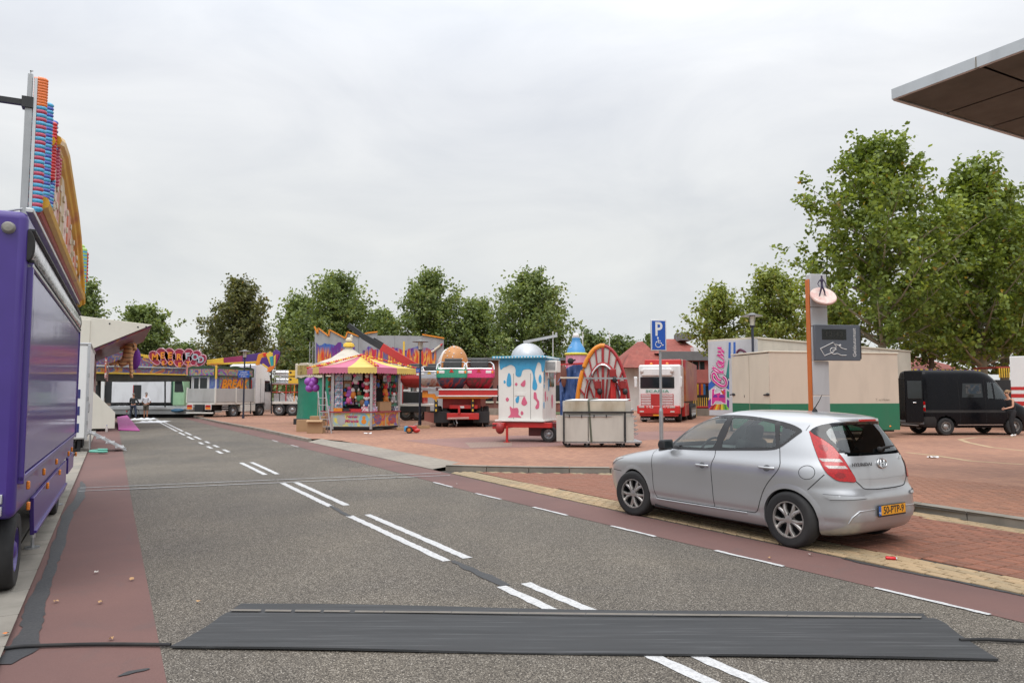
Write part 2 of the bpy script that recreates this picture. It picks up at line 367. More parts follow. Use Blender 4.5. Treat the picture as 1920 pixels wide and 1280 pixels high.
lay_bricks(red, layby, BRK_R, Bl, Bw, .012, 'brick', 0)
gut = sheet('gutter', [UV(lerp(RR, v) + .0, v)[:2] for v in (15.5, 12, 8, 4, 0, -10)] + [UV(lerp(GU, v), v)[:2] for v in (-10, 0, 4, 8, 12, 15.5)], -.0005, JOINT, kind='structure')
lay_bricks(yel, gut, BRK_Y, Bl, Bw * .98, .014, 'yellow_brick', 0)
lay_bricks(pz, bed, BRK_P, Bl, Bw, .010, 'paving_brick', .096)
# kerbs, stone by stone
def kerb_run(name, pts, wd, top, m, step=1., z0=-.05, kind='structure', stone='kerb_stone'):
    k = tag(bpy.data.objects.new(name, None), kind=kind); C.objects.link(k)
    pts = [Vector(p[:2]) for p in pts]; acc = 0.
    for a, b in zip(pts, pts[1:]):
        d = b - a; L = d.length; n = max(1, round(L / step)); d.normalize(); nr = Vector((d.y, -d.x))
        for i in range(n):
            s0, s1 = L * i / n + .007, L * (i + 1) / n - .007
            mb = MB(); q = [a + d * s0, a + d * s1]
            prof = [(0, z0), (0, top - .02), (.02, top), (wd, top), (wd, z0)]
            vs = [(*(p + nr * o)[:2], z) for p in q for o, z in prof]; kx = len(prof)
            mb.add(vs, [(j, (j + 1) % kx, kx + (j + 1) % kx, kx + j) for j in range(kx)] + [tuple(range(kx)), tuple(range(2 * kx - 1, kx - 1, -1))])
            mb.build(stone, m, k, smooth=0, bevel=.006)
    return k
rev = lambda l: list(reversed(l))
kerb_run('kerb', rev([UV(u, v) for u, v in KL[:-1]] + [UV(10.38, 1), UV(10.3, -6)]), .2, .125, KERB) if False else kerb_run('kerb', [UV(u, v) for u, v in KL[:-1]] + [UV(10.38, 1), UV(10.3, -6)], -.2, .125, KERB)
kerb_run('kerb', [UV(lerp(RR, v) + .005, v) for v in (27.5, 31, 36, 41, 47.5, 53, 60)], .16, .115, KERB)
kerb_run('kerb', [UV(lerp(LK, v) - .005, v) for v in (-4, 2, 7, 12, 18, 25, 32, 40, 50, 62)], -.26, .045, KERB, .9)
drop = MB()
vsd = [16.1, 18, 20, 22, 24, 26, 27.4]
a = [UV(lerp(RR, v) + .005, v, .012) for v in vsd]; b2 = [UV(lerp(RR, v) + (.85 if v < 26 else .5), v, .108) for v in vsd]; n = len(vsd)
drop.add(a + b2, [(i, n + i, n + i + 1, i + 1) for i in range(n - 1)])
tag(drop.build('dropped_kerb', GREYB, smooth=0), kind='structure')
# pavement slabs on the left
SLAB = mat('concrete_slab', (.26, .245, .22), .9, var=.2, scale=6, bump=.2, dirt=.5, rand=.2)
pav = sheet('pavement', [UV(-.86, -10)[:2], UV(-1.06, 62)[:2], UV(-30, 62)[:2], UV(-30, -10)[:2]], .03, mat('pavement_bed', (.16, .15, .135), .95, var=.25, scale=8), kind='structure')
smb = MB().box(-.147, .147, -.147, .147, -.03, .012); sme = bpy.data.meshes.new('slab'); sme.from_pydata(smb.v, [], smb.f); sme.materials.append(SLAB)
for r in range(7):
    for k in range(34):
        p = UV(-1.03 - .3 * r - .003 * k * .3, 4 + .3 * k + (.15 if r % 2 else 0), .034 + random.uniform(-.002, .002))
        o = bpy.data.objects.new('slab', sme); C.objects.link(o); o.parent = pav; o.location = p; o.rotation_euler = (0, 0, ang + random.uniform(-.01, .01))
# markings
def paint(name, base=(.57, .57, .55), worn=.55):
    m, t, b = nodes(name)
    f = ramp(t, noise(t, 26, 8, rough=.7), [(.60 - worn * .25, (0, 0, 0)), (.70 - worn * .12, (1, 1, 1))])
    f2 = ramp(t, noise(t, 90, 3), [(.35, (0, 0, 0)), (.5, (1, 1, 1))])
    lk(t, mixc(t, 1., mixc(t, f, (base[0] * .98,) * 3, (base[0] * .72,) * 3), mixc(t, f2, (.75,) * 3, (1.,) * 3), 'MULTIPLY'), b.inputs['Base Color'])
    b.inputs['Roughness'].default_value = .75; return m
PAINT = paint('road_paint'); PAINT2 = paint('thin_road_paint', (.42, .44, .46), .9)
def ragged(c0, c1, hw, z, m, parent, name, rag=.008, step=.09):   # a painted bar from c0 to c1 with slightly ragged edges
    a, b = Vector(c0[:2]), Vector(c1[:2]); d = b - a; L = d.length; d.normalize(); nr = Vector((d.y, -d.x)); n = max(2, int(L / step))
    L_, R_ = [], []
    for i in range(n + 1):
        s = L * i / n
        if i in (0, n): s += random.uniform(-.015, .015)
        L_.append(a + d * s + nr * (hw + random.uniform(-rag, rag))); R_.append(a + d * s - nr * (hw + random.uniform(-rag, rag)))
    mb = MB().add([(*p, z) for p in R_ + L_], [(i, n + 1 + i, n + 2 + i, i + 1) for i in range(n)])
    o = mb.build(name, m, parent, smooth=0)
    for f in o.data.polygons:
        if f.normal.z < 0: o.data.flip_normals(); break
    return o
for v0, v1 in ((1.2, 6.1), (7.3, 10.6), (11.6, 15.1), (16.8, 20.0), (23.6, 24.7), (25.9, 27.0), (28.2, 29.3), (31, 33.2), (34.4, 37), (38, 52)):
    for s in (-1, 1):
        sh = (s * .25 if 23 < v0 < 30 else 0)
        ragged(UV(lerp(CE, v0) + s * .128, v0 + sh), UV(lerp(CE, v1) + s * .128, v1 + sh), .052, .0045, PAINT, road, 'lane_marking')
for v0, v1 in ((1.6, 2.5), (3.5, 4.46), (5.42, 6.33), (7.28, 8.16), (9.15, 10.04), (11.03, 11.91), (12.9, 13.8), (25, 26), (28, 29)):
    ragged(UV(lerp(ER, v0) - .02, v0), UV(lerp(ER, v1) - .02, v1), .028, .0085, PAINT, road, 'edge_marking')
for dv in (0, .52):
    a = UV(-.5, 15.5 + dv); bb = UV(6.4, 14.75 + dv); k = [a.lerp(bb, i / 6) for i in range(7)]
    for p, q in zip(k, k[1:]): ragged(p, q, .03, .0125, PAINT2, road, 'chalk_line', .014, .15)
TAR = mat('tar_seal', (.035, .036, .038), .6, var=.3, scale=20, dirt=.2)
def blob(name, cl, z, m, parent):                       # crooked patch along a centre line of (px, py, half width in m)
    L_, R_ = [], []
    pts = [(G(x, y), w) for x, y, w in cl]
    for i, (p, w) in enumerate(pts):
        d = (pts[min(i + 1, len(pts) - 1)][0] - pts[max(i - 1, 0)][0]).normalized(); nr = Vector((d.y, -d.x, 0))
        L_.append(p + nr * w); R_.append(p - nr * w)
    n = len(pts); mb = MB().add([(p.x, p.y, z) for p in R_ + L_], [(i, n + i, n + i + 1, i + 1) for i in range(n - 1)])
    o = mb.build(name, m, parent, smooth=0)
    return o
def wig(cl, k=4, j=.012):
    o = []
    for (a, b, c), (d, e_, f) in zip(cl, cl[1:]):
        for i in range(k): t = i / k; o.append((a + (d - a) * t + random.uniform(-1, 1) * 1.5, b + (e_ - b) * t, max(.004, c + (f - c) * t + random.uniform(-j, j))))
    return o + [cl[-1]]
blob('tar_patch', wig([(5, 1247, .05), (40, 1222, .09), (58, 1180, .07), (62, 1155, .075), (66, 1135, .065), (82, 1100, .06), (96, 1062, .045), (106, 1035, .06), (118, 990, .06), (128, 962, .07), (150, 932, .07), (155, 912, .05), (153, 903, .02)], 5), .010, TAR, road)
blob('tar_patch', wig([(1578, 1047, .012), (1620, 1057, .03), (1700, 1073, .022), (1790, 1090, .028), (1870, 1107, .028), (1920, 1118, .02)], 5, .008), .010, TAR, road)
blob('tar_patch', wig([(848, 1051, .03), (880, 1066, .05), (910, 1080, .06), (948, 1098, .05)], 4), .0060, TAR, road)
blob('tar_patch', wig([(620, 948, .02), (640, 960, .04), (656, 968, .03)], 4), .0060, TAR, road)
blob('tar_patch', wig([(220, 1270, .01), (245, 1262, .03), (280, 1255, .01)], 3, .006), .010, TAR, road)
# bands and patches in the plaza paving
def band(name, px, z, m): return sheet(name, [G(x, y, z)[:2] for x, y in px], z, m, plaza)
band('purple_band', [(755, 825), (940, 817), (1200, 809), (1600, 800), (1600, 818), (1220, 824), (1040, 836), (875, 841)], .1075, PURP)
band('grey_tile_patch', [(872, 829), (960, 827), (960, 836), (882, 839)], .1105, brickmat('grey_tiles', (.30, .21, .165), (.26, .18, .145), (.17, .12, .1), 1, 0))
YB = mat('yellow_band', (.42, .30, .18), .9, var=.2, scale=20)
for cl in ([(1700, 858), (1760, 865), (1820, 875), (1920, 882)], [(1925, 855), (1860, 848), (1815, 838), (1800, 832), (1830, 828), (1925, 827)]):
    blob('yellow_band', [(x, y - 3, .09) for x, y in cl], .1085, YB, plaza)
# ================================================================== silver hatchback
def herm(tab, z):
    n = len(tab)
    if z <= tab[0][0]: return tab[0][1]
    if z >= tab[-1][0]: return tab[-1][1]
    d = [(tab[i + 1][1] - tab[i][1]) / (tab[i + 1][0] - tab[i][0]) for i in range(n - 1)]
    m = [d[0]] + [0 if d[i - 1] * d[i] <= 0 else 2 * d[i - 1] * d[i] / (d[i - 1] + d[i]) for i in range(1, n - 1)] + [d[-1]]
    for i in range(n - 1):
        x0, y0 = tab[i]; x1, y1 = tab[i + 1]
        if z <= x1:
            h = x1 - x0; t = (z - x0) / h
            return (2 * t**3 - 3 * t * t + 1) * y0 + (t**3 - 2 * t * t + t) * h * m[i] + (-2 * t**3 + 3 * t * t) * y1 + (t**3 - t * t) * h * m[i + 1]
class Shell:                                            # a body given by its plan outline at every height
    def __init__(s, XF, XR, W, NF, NR, XM, zs):
        s.XF, s.XR, s.W, s.NF, s.NR, s.XM, s.zs = XF, XR, W, NF, NR, XM, zs; s.cache = {}
    def par(s, z):
        k = round(z, 5)
        if k not in s.cache: s.cache[k] = (herm(s.XF, z), herm(s.XR, z), herm(s.W, z), lerp(s.NF, z), lerp(s.NR, z), {})
        return s.cache[k]
    def sidey(s, x, z):
        xf, xr, w, nf, nr, _ = s.par(z)
        a, n = (xf - s.XM, nf) if x >= s.XM else (s.XM - xr, nr)
        if a <= 0: return 0.
        r = min(1, abs(x - s.XM) / a); return w * max(0, 1 - r**n)**(1 / n)
    def nrm(s, f, a, b):
        e_ = 2e-3; da = f(a + e_, b) - f(a - e_, b); db = f(a, b + e_) - f(a, b - e_); n = da.cross(db)
        return n.normalized() if n.length else Vector((0, 0, 1))
    def side(s, sg=1, off=0.):
        f = lambda x, z: Vector((x, sg * s.sidey(x, z), z))
        def g(x, z):
            n = s.nrm(f, x, z); n = n if n.y * sg > 0 else -n
            return f(x, z) + n * off
        return g
    def table(s, z, rear=True):                         # plan outline from the centre of the tail (or nose) round to the side: arc length -> point
        c = s.par(z)[5]
        if rear not in c:
            xf, xr, w, nf, nr, _ = s.par(z); a, n = (s.XM - xr, nr) if rear else (xf - s.XM, nf); t = np.linspace(0, math.pi / 2, 400)
            x = s.XM + (-1 if rear else 1) * a * np.cos(t)**(2 / n); y = w * np.sin(t)**(2 / n)
            q = np.concatenate([[0], np.cumsum(np.hypot(np.diff(x), np.diff(y)))]); c[rear] = (q, x, y)
        return c[rear]
    def arc(s, x, y, z, rear=True):
        q, X, Y = s.table(z, rear); i = int(np.argmin((X - x)**2 + (Y - abs(y))**2)); return q[i] * (1 if y >= 0 else -1)
    def end(s, off=0., rear=True):
        def f(q, z):
            t, X, Y = s.table(z, rear); a = abs(q); return Vector((float(np.interp(a, t, X)), math.copysign(float(np.interp(a, t, Y)), q), z))
        def g(q, z):
            n = s.nrm(f, q, z); p = f(q, z); n = n if n.dot(p - Vector((s.XM, 0, z))) > 0 else -n
            return p + n * off
        return g
    def grid(s, na=150, keep=lambda c: True, zs=None):
        zs = zs or s.zs; mb = MB(); rows = []
        for z in zs:
            qr, xr, yr = s.table(z, True); qf, xf, yf = s.table(z, False); h = na // 2
            a = np.linspace(0, qr[-1], h, endpoint=False); b = np.linspace(qf[-1], 0, h + 1)
            X = np.concatenate([np.interp(a, qr, xr), np.interp(b, qf, xf)]); Y = np.concatenate([np.interp(a, qr, yr), np.interp(b, qf, yf)])
            rows.append(list(zip(X, Y)) + [(x, -y) for x, y in list(zip(X, Y))[-2:0:-1]])
        k = len(rows[0]); mb.v = [(x, y, z) for r, z in zip(rows, zs) for x, y in r]
        for j in range(len(zs) - 1):
            for i in range(k):
                f = (j * k + i, j * k + (i + 1) % k, (j + 1) * k + (i + 1) % k, (j + 1) * k + i)
                c = sum((Vector(mb.v[q]) for q in f), Vector()) / 4
                if keep(c): mb.f.append(f)
        return mb
def patch(sh, name, poly, mapf, m, parent, spacing=.03):
    v, f = poly_patch(poly, mapf, spacing); mb = MB(); mb.v = [tuple(p) for p in v]; mb.f = f
    o = mb.build(name, m, parent, smooth=60)
    p = o.data.polygons[0]; c = p.center
    if p.normal.dot(c - Vector((max(.4, min(2.2, c.x)) if sh is SH else c.x * .6, 0, .6))) < 0: o.data.flip_normals()
    return o
def ribbon(name, pts, mapf, wd, m, parent, step=.02):
    P2 = []
    for a, b in zip(pts, pts[1:]):
        a, b = Vector(a), Vector(b); k = max(1, int((b - a).length / step)); P2 += [a.lerp(b, i / k) for i in range(k)]
    P2.append(Vector(pts[-1])); L_, R_ = [], []
    for i, p in enumerate(P2):
        d = P2[min(i + 1, len(P2) - 1)] - P2[max(i - 1, 0)]; d.normalize(); nr = Vector((d.y, -d.x)) * wd / 2
        L_.append(mapf(*(p + nr))); R_.append(mapf(*(p - nr)))
    n = len(P2); mb = MB().add(L_ + R_, [(i, n + i, n + i + 1, i + 1) for i in range(n - 1)])
    return mb.build(name, m, parent, smooth=60)
def smooth_poly(p, k=4, closed=True):                   # Catmull-Rom
    n = len(p); o = []
    for i in range(n if closed else n - 1):
        g = lambda j: Vector(p[j % n] if closed else p[max(0, min(n - 1, j))])
        a, b, c, d = g(i - 1), g(i), g(i + 1), g(i + 2)
        for j in range(k):
            t = j / k; o.append(tuple(.5 * ((2 * b) + (c - a) * t + (2 * a - 5 * b + 4 * c - d) * t * t + (3 * b - a - 3 * c + d) * t**3)))
    if not closed: o.append(tuple(p[-1]))
    return o
def carpaint(name, col, metal=.55, rough=.32):
    m, t, b = nodes(name)
    lk(t, mixc(t, noise(t, 900, 2), mul(col, .86), mul(col, 1.12)), b.inputs['Base Color'])
    b.inputs['Metallic'].default_value = metal; lk(t, ramp(t, noise(t, 3, 6), [(.3, (rough - .04,) * 3), (.75, (rough + .07,) * 3)]), b.inputs['Roughness'])
    b.inputs['Coat Weight'].default_value = .75; b.inputs['Coat Roughness'].default_value = .05; return m
SILVER = carpaint('silver_metallic', (.50, .51, .525), .62, .34)
SEAM = mat('panel_gap', (.015, .015, .016), .9, dirt=0)
TRIM = mat('black_trim', (.022, .022, .024), .45, dirt=.1)
def lens(name, col, rough=.12, em=0.):
    m, t, b = nodes(name); lk(t, mixc(t, ramp(t, noise(t, 60, 1, stretch=(1, 1, 3)), [(.4, (0, 0, 0)), (.6, (1, 1, 1))]), mul(col, .75), mul(col, 1.15)), b.inputs['Base Color'])
    b.inputs['Roughness'].default_value = rough; b.inputs['Coat Weight'].default_value = .35; b.inputs['Coat Roughness'].default_value = .05; return m
LRED = lens('red_lens', (.45, .006, .008)); LCLEAR = lens('clear_lens', (.50, .45, .43)); LORANGE = lens('orange_lens', (.85, .25, .02)); LDRED = lens('dark_red_lens', (.30, .008, .01))
ALLOY = mat('wheel_alloy', (.46, .44, .42), .36, .75, var=.08, dirt=.25)
def wheel(parent, loc, r, wd, sign, rim_m, spokes=5, name='wheel', rz=0., hub=None, double=True, rimr=.66):
    w_ = bpy.data.objects.new(name, None); C.objects.link(w_); w_.parent = parent; w_.location = loc; w_.rotation_euler = (0, 0, rz)
    rot = Matrix.Rotation(-sign * math.pi / 2, 3, 'X'); h = wd / 2; ri = r * rimr   # lathe axis z -> outward (+/-y)
    MB().lathe([(ri * .98, -h), (r * .92, -h), (r * .985, -h * .8), (r, -h * .45), (r, h * .45), (r * .985, h * .8), (r * .93, h), (r * .84, h * 1.03), (ri * 1.02, h * .97), (ri * .98, h * .8), (ri * .97, -h)], 40, rot=rot).build('tyre', BLACK, w_, smooth=50)
    rm = MB().lathe([(ri * .99, h * .86), (ri * .99, h * .74), (ri * .92, h * .6), (ri * .9, -h * .3), (0.001, -h * .32)], 40, rot=rot).build('rim', rim_m if spokes == 0 else DARK, w_, smooth=40)
    MB().lathe([(ri * 1.0, h * .8), (ri * .985, h * .93), (ri * .93, h * .93), (ri * .9, h * .7)], 40, rot=rot).build('rim_edge', rim_m, w_, smooth=50)
    mb = MB()
    if spokes:
        for k in range(spokes):
            for d in ((-.27, .27) if double else (0,)):
                a = 2 * math.pi * k / spokes + .3; a1 = a + d
                ri0, ri1 = ri * .2, ri * .93; c = lambda an, rr, z: rot @ Vector((math.cos(an) * rr, math.sin(an) * rr, z))
                w0, w1 = .036 * ri / .2, .027 * ri / .2
                a0 = a + d * .35
                t0 = Vector((-math.sin(a0), math.cos(a0), 0)); t1 = Vector((-math.sin(a1), math.cos(a1), 0))
                am = a + d * .5; tm = Vector((-math.sin(am), math.cos(am), 0)); wm = (w0 + w1) * .3
                secs = [(a0, ri0, h * .72, t0, w0 * .5), (am, (ri0 + ri1) / 2, h * .80, tm, wm), (a1, ri1, h * .62, t1, w1 * .8)]
                vs = []
                for an, rr, z, t, ww in secs:
                    ce = Vector((math.cos(an) * rr, math.sin(an) * rr, z))
                    vs += [rot @ (ce - t * ww + Vector((0, 0, -.03))), rot @ (ce - t * ww), rot @ (ce - t * ww * .5 + Vector((0, 0, .012))), rot @ (ce + t * ww * .5 + Vector((0, 0, .012))), rot @ (ce + t * ww), rot @ (ce + t * ww + Vector((0, 0, -.03)))]
                mb.add(vs, [(i * 6 + j, i * 6 + j + 1, i * 6 + 7 + j, i * 6 + 6 + j) for i in range(2) for j in range(5)])
        mb.lathe([(ri * .33, h * .5), (ri * .31, h * .78), (ri * .16, h * .86), (.001, h * .87)], 24, rot=rot)
        mb.build('spokes', rim_m, w_, smooth=50)
        nb = MB()
        for k in range(spokes):
            a = 2 * math.pi * k / spokes + .3 + math.pi / spokes
            p = rot @ Vector((math.cos(a) * ri * .27, math.sin(a) * ri * .27, h * .74)); q = rot @ Vector((math.cos(a) * ri * .27, math.sin(a) * ri * .27, h * .84)); nb.cyl(p, q, .011, n=8)
        tag(nb.build('wheel_nuts', DARK, w_), kind='stuff')
    elif hub:
        MB().lathe([(ri * .9, h * .3), (ri * .55, h * .25), (ri * .5, h * .7), (ri * .3, h * .95), (.001, h * 1.0)], 20, rot=rot).build('hub', hub, w_, smooth=40)
        nb = MB()
        for k in range(8):
            a = 2 * math.pi * k / 8; p = rot @ Vector((math.cos(a) * ri * .68, math.sin(a) * ri * .68, h * .22)); nb.cyl(p, p + rot @ Vector((0, 0, .05)), ri * .06, n=6)
        tag(nb.build('wheel_nuts', DARK, w_), kind='stuff')
    return w_
XF = [(.17,3.42),(.25,3.52),(.4,3.60),(.55,3.61),(.66,3.57),(.75,3.46),(.82,3.22),(.88,2.93),(.94,2.60),(.995,2.30),(1.04,2.26),(1.13,2.12),(1.23,1.96),(1.33,1.76),(1.40,1.58),(1.45,1.43),(1.48,1.31),(1.50,1.20),(1.515,1.12),(1.525,1.03),(1.535,.85)]
XR = [(.17,-.50),(.22,-.62),(.3,-.68),(.4,-.71),(.58,-.71),(.64,-.695),(.7,-.66),(.82,-.645),(.94,-.625),(1.03,-.60),(1.13,-.555),(1.23,-.50),(1.33,-.44),(1.39,-.41),(1.43,-.43),(1.455,-.42),(1.475,-.36),(1.49,-.26),(1.505,-.1),(1.515,.06),(1.525,.28),(1.535,.6)]
WW = [(.17,.78),(.22,.815),(.3,.838),(.34,.835),(.38,.848),(.45,.856),(.55,.862),(.68,.874),(.80,.884),(.86,.879),(.92,.862),(.97,.838),(1.02,.815),(1.13,.773),(1.23,.73),(1.33,.684),(1.40,.645),(1.44,.617),(1.465,.59),(1.485,.555),(1.50,.51),(1.515,.44),(1.525,.35),(1.532,.22),(1.535,.03)]
NR = [(.17,5),(.6,4.6),(.9,4.4),(1.0,4.2),(1.4,4.0),(1.535,3)]; NF = [(.17,3.6),(.6,3.6),(.9,4.0),(1.0,3.6),(1.3,3.6),(1.535,2.8)]
zs = list(np.arange(.17, 1.40, .022)) + list(np.arange(1.40, 1.5, .0105)) + [1.5, 1.506, 1.511, 1.516, 1.52, 1.524, 1.527, 1.53, 1.5325, 1.534, 1.535]
SH = Shell(XF, XR, WW, NF, NR, 1.0, [float(z) for z in zs])
car = thing('car', 'silver five-door hatchback parked by the kerb with orange licence plate', 'car', (3.878, 9.038, .006), math.atan2(.844, -.536))
frame = [(2.02, 1.0), (1.96, 1.10), (1.80, 1.245), (1.60, 1.36), (1.38, 1.435), (1.15, 1.465), (.9, 1.47), (.55, 1.452), (.2, 1.408), (.03, 1.365), (-.06, 1.315), (-.02, 1.265), (.06, 1.19), (.16, 1.11), (.3, 1.075), (.7, 1.048), (1.1, 1.022), (1.6, 1.0)]
gl = [[(1.93, 1.035), (1.88, 1.10), (1.73, 1.225), (1.54, 1.335), (1.34, 1.405), (1.07, 1.432), (1.07, 1.39), (1.12, 1.2), (1.155, 1.058), (1.5, 1.04)],
      [(1.0, 1.068), (.985, 1.2), (.965, 1.38), (.95, 1.432), (.7, 1.427), (.5, 1.412), (.34, 1.385), (.3, 1.36), (.24, 1.2), (.215, 1.135), (.27, 1.112), (.6, 1.088)],
      [(.225, 1.352), (.19, 1.352), (.06, 1.32), (.015, 1.297), (.03, 1.272), (.1, 1.195), (.155, 1.15), (.17, 1.16)]]
ra = lambda x, y, z: (SH.arc(x, y, z), z)
rg_l = [(-.47, .44, 1.085), (-.415, .54, 1.18), (-.33, .555, 1.27), (-.30, .50, 1.34), (-.40, .33, 1.385)]   # clear part of the rear window, left half
rwin = [ra(*p) for p in rg_l] + [(-q, z) for q, z in reversed([ra(*p) for p in rg_l])]
rb_l = [(-.545, .30, 1.095), (-.49, .545, 1.085), (-.46, .57, 1.095), (-.40, .58, 1.16), (-.28, .60, 1.24), (-.20, .62, 1.28), (-.145, .615, 1.315), (-.19, .56, 1.365), (-.27, .48, 1.40), (-.37, .33, 1.415)]
rblk = [ra(*p) for p in rb_l] + [(-q, z) for q, z in reversed([ra(*p) for p in rb_l])]
fw = [(.56, 1.07), (.57, 1.10), (.47, 1.3), (.40, 1.40), (-.40, 1.40), (-.47, 1.3), (-.57, 1.10), (-.56, 1.07)]   # windscreen, (arc from nose centre, height)
def grow(pl, d):
    c = sum((Vector(p) for p in pl), Vector((0, 0))) / len(pl); o = []
    for p in pl: q = Vector(p) - c; o.append(tuple(c + q + Vector((math.copysign(min(abs(q.x) * 1.2, d), q.x), math.copysign(min(abs(q.y) * 1.2, d), q.y)))))
    return o
glx = [grow(smooth_poly(g, 2), .02) for g in gl]; rwx = grow(rwin, .028); fwx = grow(fw, .012)
WR, ARCH = .318, .355
wells = [(0., .318), (2.65, .318)]
def keep(c):
    x, y, z = c
    for wx, wz in wells:
        if (x - wx)**2 + (z - wz)**2 < ARCH**2 and abs(y) > .45: return False
    if abs(y) > .45 or z > 1.0:
        for g in glx:
            if pip((x, z), g) and abs(abs(y) - SH.sidey(x, z)) < .06 and x < 2.0 and abs(y) > .5: return False
    if x < .1 and z > 1.0 and pip((SH.arc(x, y, z), z), rwx): return False
    if x > 1.2 and 1.04 < z < 1.43 and pip((SH.arc(x, y, z, False), z), fwx): return False
    return True
body = SH.grid(176, keep); nb = len(body.v)
body.build('body', SILVER, car, smooth=50)
fl = MB().box(-.45, 3.25, -.56, .56, .165, .22).box(.42, 2.20, -.74, .74, .16, .20).box(.36, 2.25, -.79, .79, .172, .24); fl.build('underbody', TRIM, car)
for sg in (1, -1):
    mp = lambda off: SH.side(sg, off)
    big = smooth_poly(frame, 3)
    ring = MB(); 
    # black frame = outline minus panes, done as a constrained triangulation with holes
    def holes(outer, inner, mapf, spacing):
        pts = []; ed = []
        for pl in [outer] + inner:
            s0 = len(pts); n = len(pl)
            for i in range(n):
                a, b = Vector(pl[i]), Vector(pl[(i + 1) % n]); k = max(1, int((b - a).length / spacing)); pts += [a.lerp(b, j / k) for j in range(k)]
            ed += [(i, i + 1) for i in range(s0, len(pts) - 1)] + [(len(pts) - 1, s0)]
        r = delaunay_2d_cdt(pts, ed, [], 0, 1e-6); mb = MB(); mb.v = [tuple(mapf(p.x, p.y)) for p in r[0]]
        for f in r[2]:
            c = sum((r[0][i] for i in f), Vector((0, 0))) / len(f)
            if pip(c, outer) and not any(pip(c, h) for h in inner): mb.f.append(tuple(f))
        return mb
    gs = [smooth_poly(g, 2) for g in gl]
    holes(big, gs, mp(.004), .03).build('window_frame', TRIM, car, smooth=60)
    for g in gs: patch(SH, 'side_window', g, mp(.0015), CAR_GLASS, car, .05)
    # wheel arches
    for wx, wz in wells:
        inn = [(wx + math.cos(a) * .342, wz + math.sin(a) * .342) for a in np.linspace(-.40, math.pi + .40, 40)]
        outr = [(wx + math.cos(a) * .405, wz + math.sin(a) * .40) for a in np.linspace(-.34, math.pi + .34, 40)]
        f = mp(.006); f2 = mp(.0); n = len(inn); mb = MB()
        fi = [f(x, max(z, .172)) for x, z in inn]; fo = [f2(x, max(z, .172)) + Vector((0, sg * .0015, 0)) for x, z in outr]; fm = [f((a[0] * .6 + b[0] * .4), max(.172, a[1] * .6 + b[1] * .4)) for a, b in zip(inn, outr)]; fd = [p - Vector((0, sg * .05, 0)) for p in fi]
        mb.add(fd + fi + fm + fo, [(r * n + i, (r + 1) * n + i, (r + 1) * n + i + 1, r * n + i + 1) for r in range(3) for i in range(n - 1)])
        mb.build('wheel_arch', SILVER, car, smooth=45)
        wl = MB(); k = 24; pr = [(wx + math.cos(a) * .36, wz + math.sin(a) * .36) for a in np.linspace(-.3, math.pi + .3, k)]
        wl.add([(x, sg * (SH.sidey(x, max(z, .2)) - .02), z) for x, z in pr] + [(x, sg * .5, z) for x, z in pr], [(i, k + i, k + i + 1, i + 1) for i in range(k - 1)] + [tuple(range(k, 2 * k))])
        wl.build('wheel_well', BLACK, car, smooth=40)
    # shut lines
    for pts in ([(2.28, .95), (2.235, .86), (2.225, .7), (2.225, .5), (2.20, .36), (2.16, .31)], [(1.10, 1.03), (1.085, .94), (1.115, .84), (1.12, .6), (1.11, .318)],
                [(.16, 1.12), (.125, 1.0), (.10, .92), (.13, .84), (.25, .71), (.33, .6), (.385, .48), (.43, .37), (.48, .325)], [(2.16, .31), (1.6, .312), (1.0, .316), (.48, .325)],
                [(-.41, .85), (-.33, .76), (-.24, .67)], [(3.29, .60), (2.99, .60)]):
        ribbon('panel_gap', smooth_poly(pts, 4, False), mp(.0015), .009, SEAM, car)
    if sg > 0:
        cir = [(-.23 + .088 * math.cos(a), .862 + .075 * math.sin(a)) for a in np.linspace(0, 2 * math.pi, 40)]
        ribbon('fuel_flap', cir, mp(.0015), .006, SEAM, car)
    ribbon('rear_window_gap', [(-.10, 1.32), (-.12, 1.38)], mp(.002), .006, SEAM, car)
    for hx in (1.27, .27):
        hz = .825 if hx > 1 else .872
        cup = [(hx + .05 * math.cos(a), hz + .038 * math.sin(a)) for a in np.linspace(0, 2 * math.pi, 20, endpoint=False)]
        patch(SH, 'handle_cup', cup, mp(.001), mat('handle_shade', (.16, .165, .17), .5, .5, dirt=0), car, .03)
        f = mp(.032); pts = [f(hx + .105 - .21 * i / 8, hz) - Vector((0, sg * (.03 if i in (0, 8) else .008 if i in (1, 7) else 0), 0)) for i in range(9)]
        MB().tube(pts, .0135, 10).build('door_handle', SILVER, car, smooth=60)
    # side sill highlight and bumper strip
    f = mp(.006); MB().tube([f(2.17 - .165 * i * .6, .292 + .001 * i) for i in range(17)], .009, 8).build('sill_moulding', SILVER, car, smooth=60)
    # lamps
    lp = [(-.14, .62, 1.31), (-.20, .62, 1.275), (-.28, .60, 1.235), (-.40, .58, 1.155), (-.465, .57, 1.085), (-.52, .56, 1.02), (-.58, .54, .91), (-.62, .50, .785), (-.58, .60, .78), (-.52, .67, .79), (-.47, .71, .83), (-.41, .73, .89), (-.32, .71, 1.01), (-.23, .67, 1.16)]
    lpq = [(sg * q, z) for q, z in (ra(*p) for p in lp)]
    lamp = patch(SH, 'tail_light', smooth_poly(lpq, 3), SH.end(.010), LRED, car, .025)
    for r_, z_, mm in (((.042, .035), 1.135, LDRED), ((.055, .03), .845, LDRED)):
        cq, cz = (sg * SH.arc(-.34, .65, 1.135), z_) if z_ > 1 else (sg * SH.arc(-.53, .64, .845), z_)
        patch(SH, 'lamp_lens', [(cq + r_[0] * math.cos(a), cz + r_[1] * math.sin(a)) for a in np.linspace(0, 6.283, 18, endpoint=False)], SH.end(.0115), mm, lamp, .02)
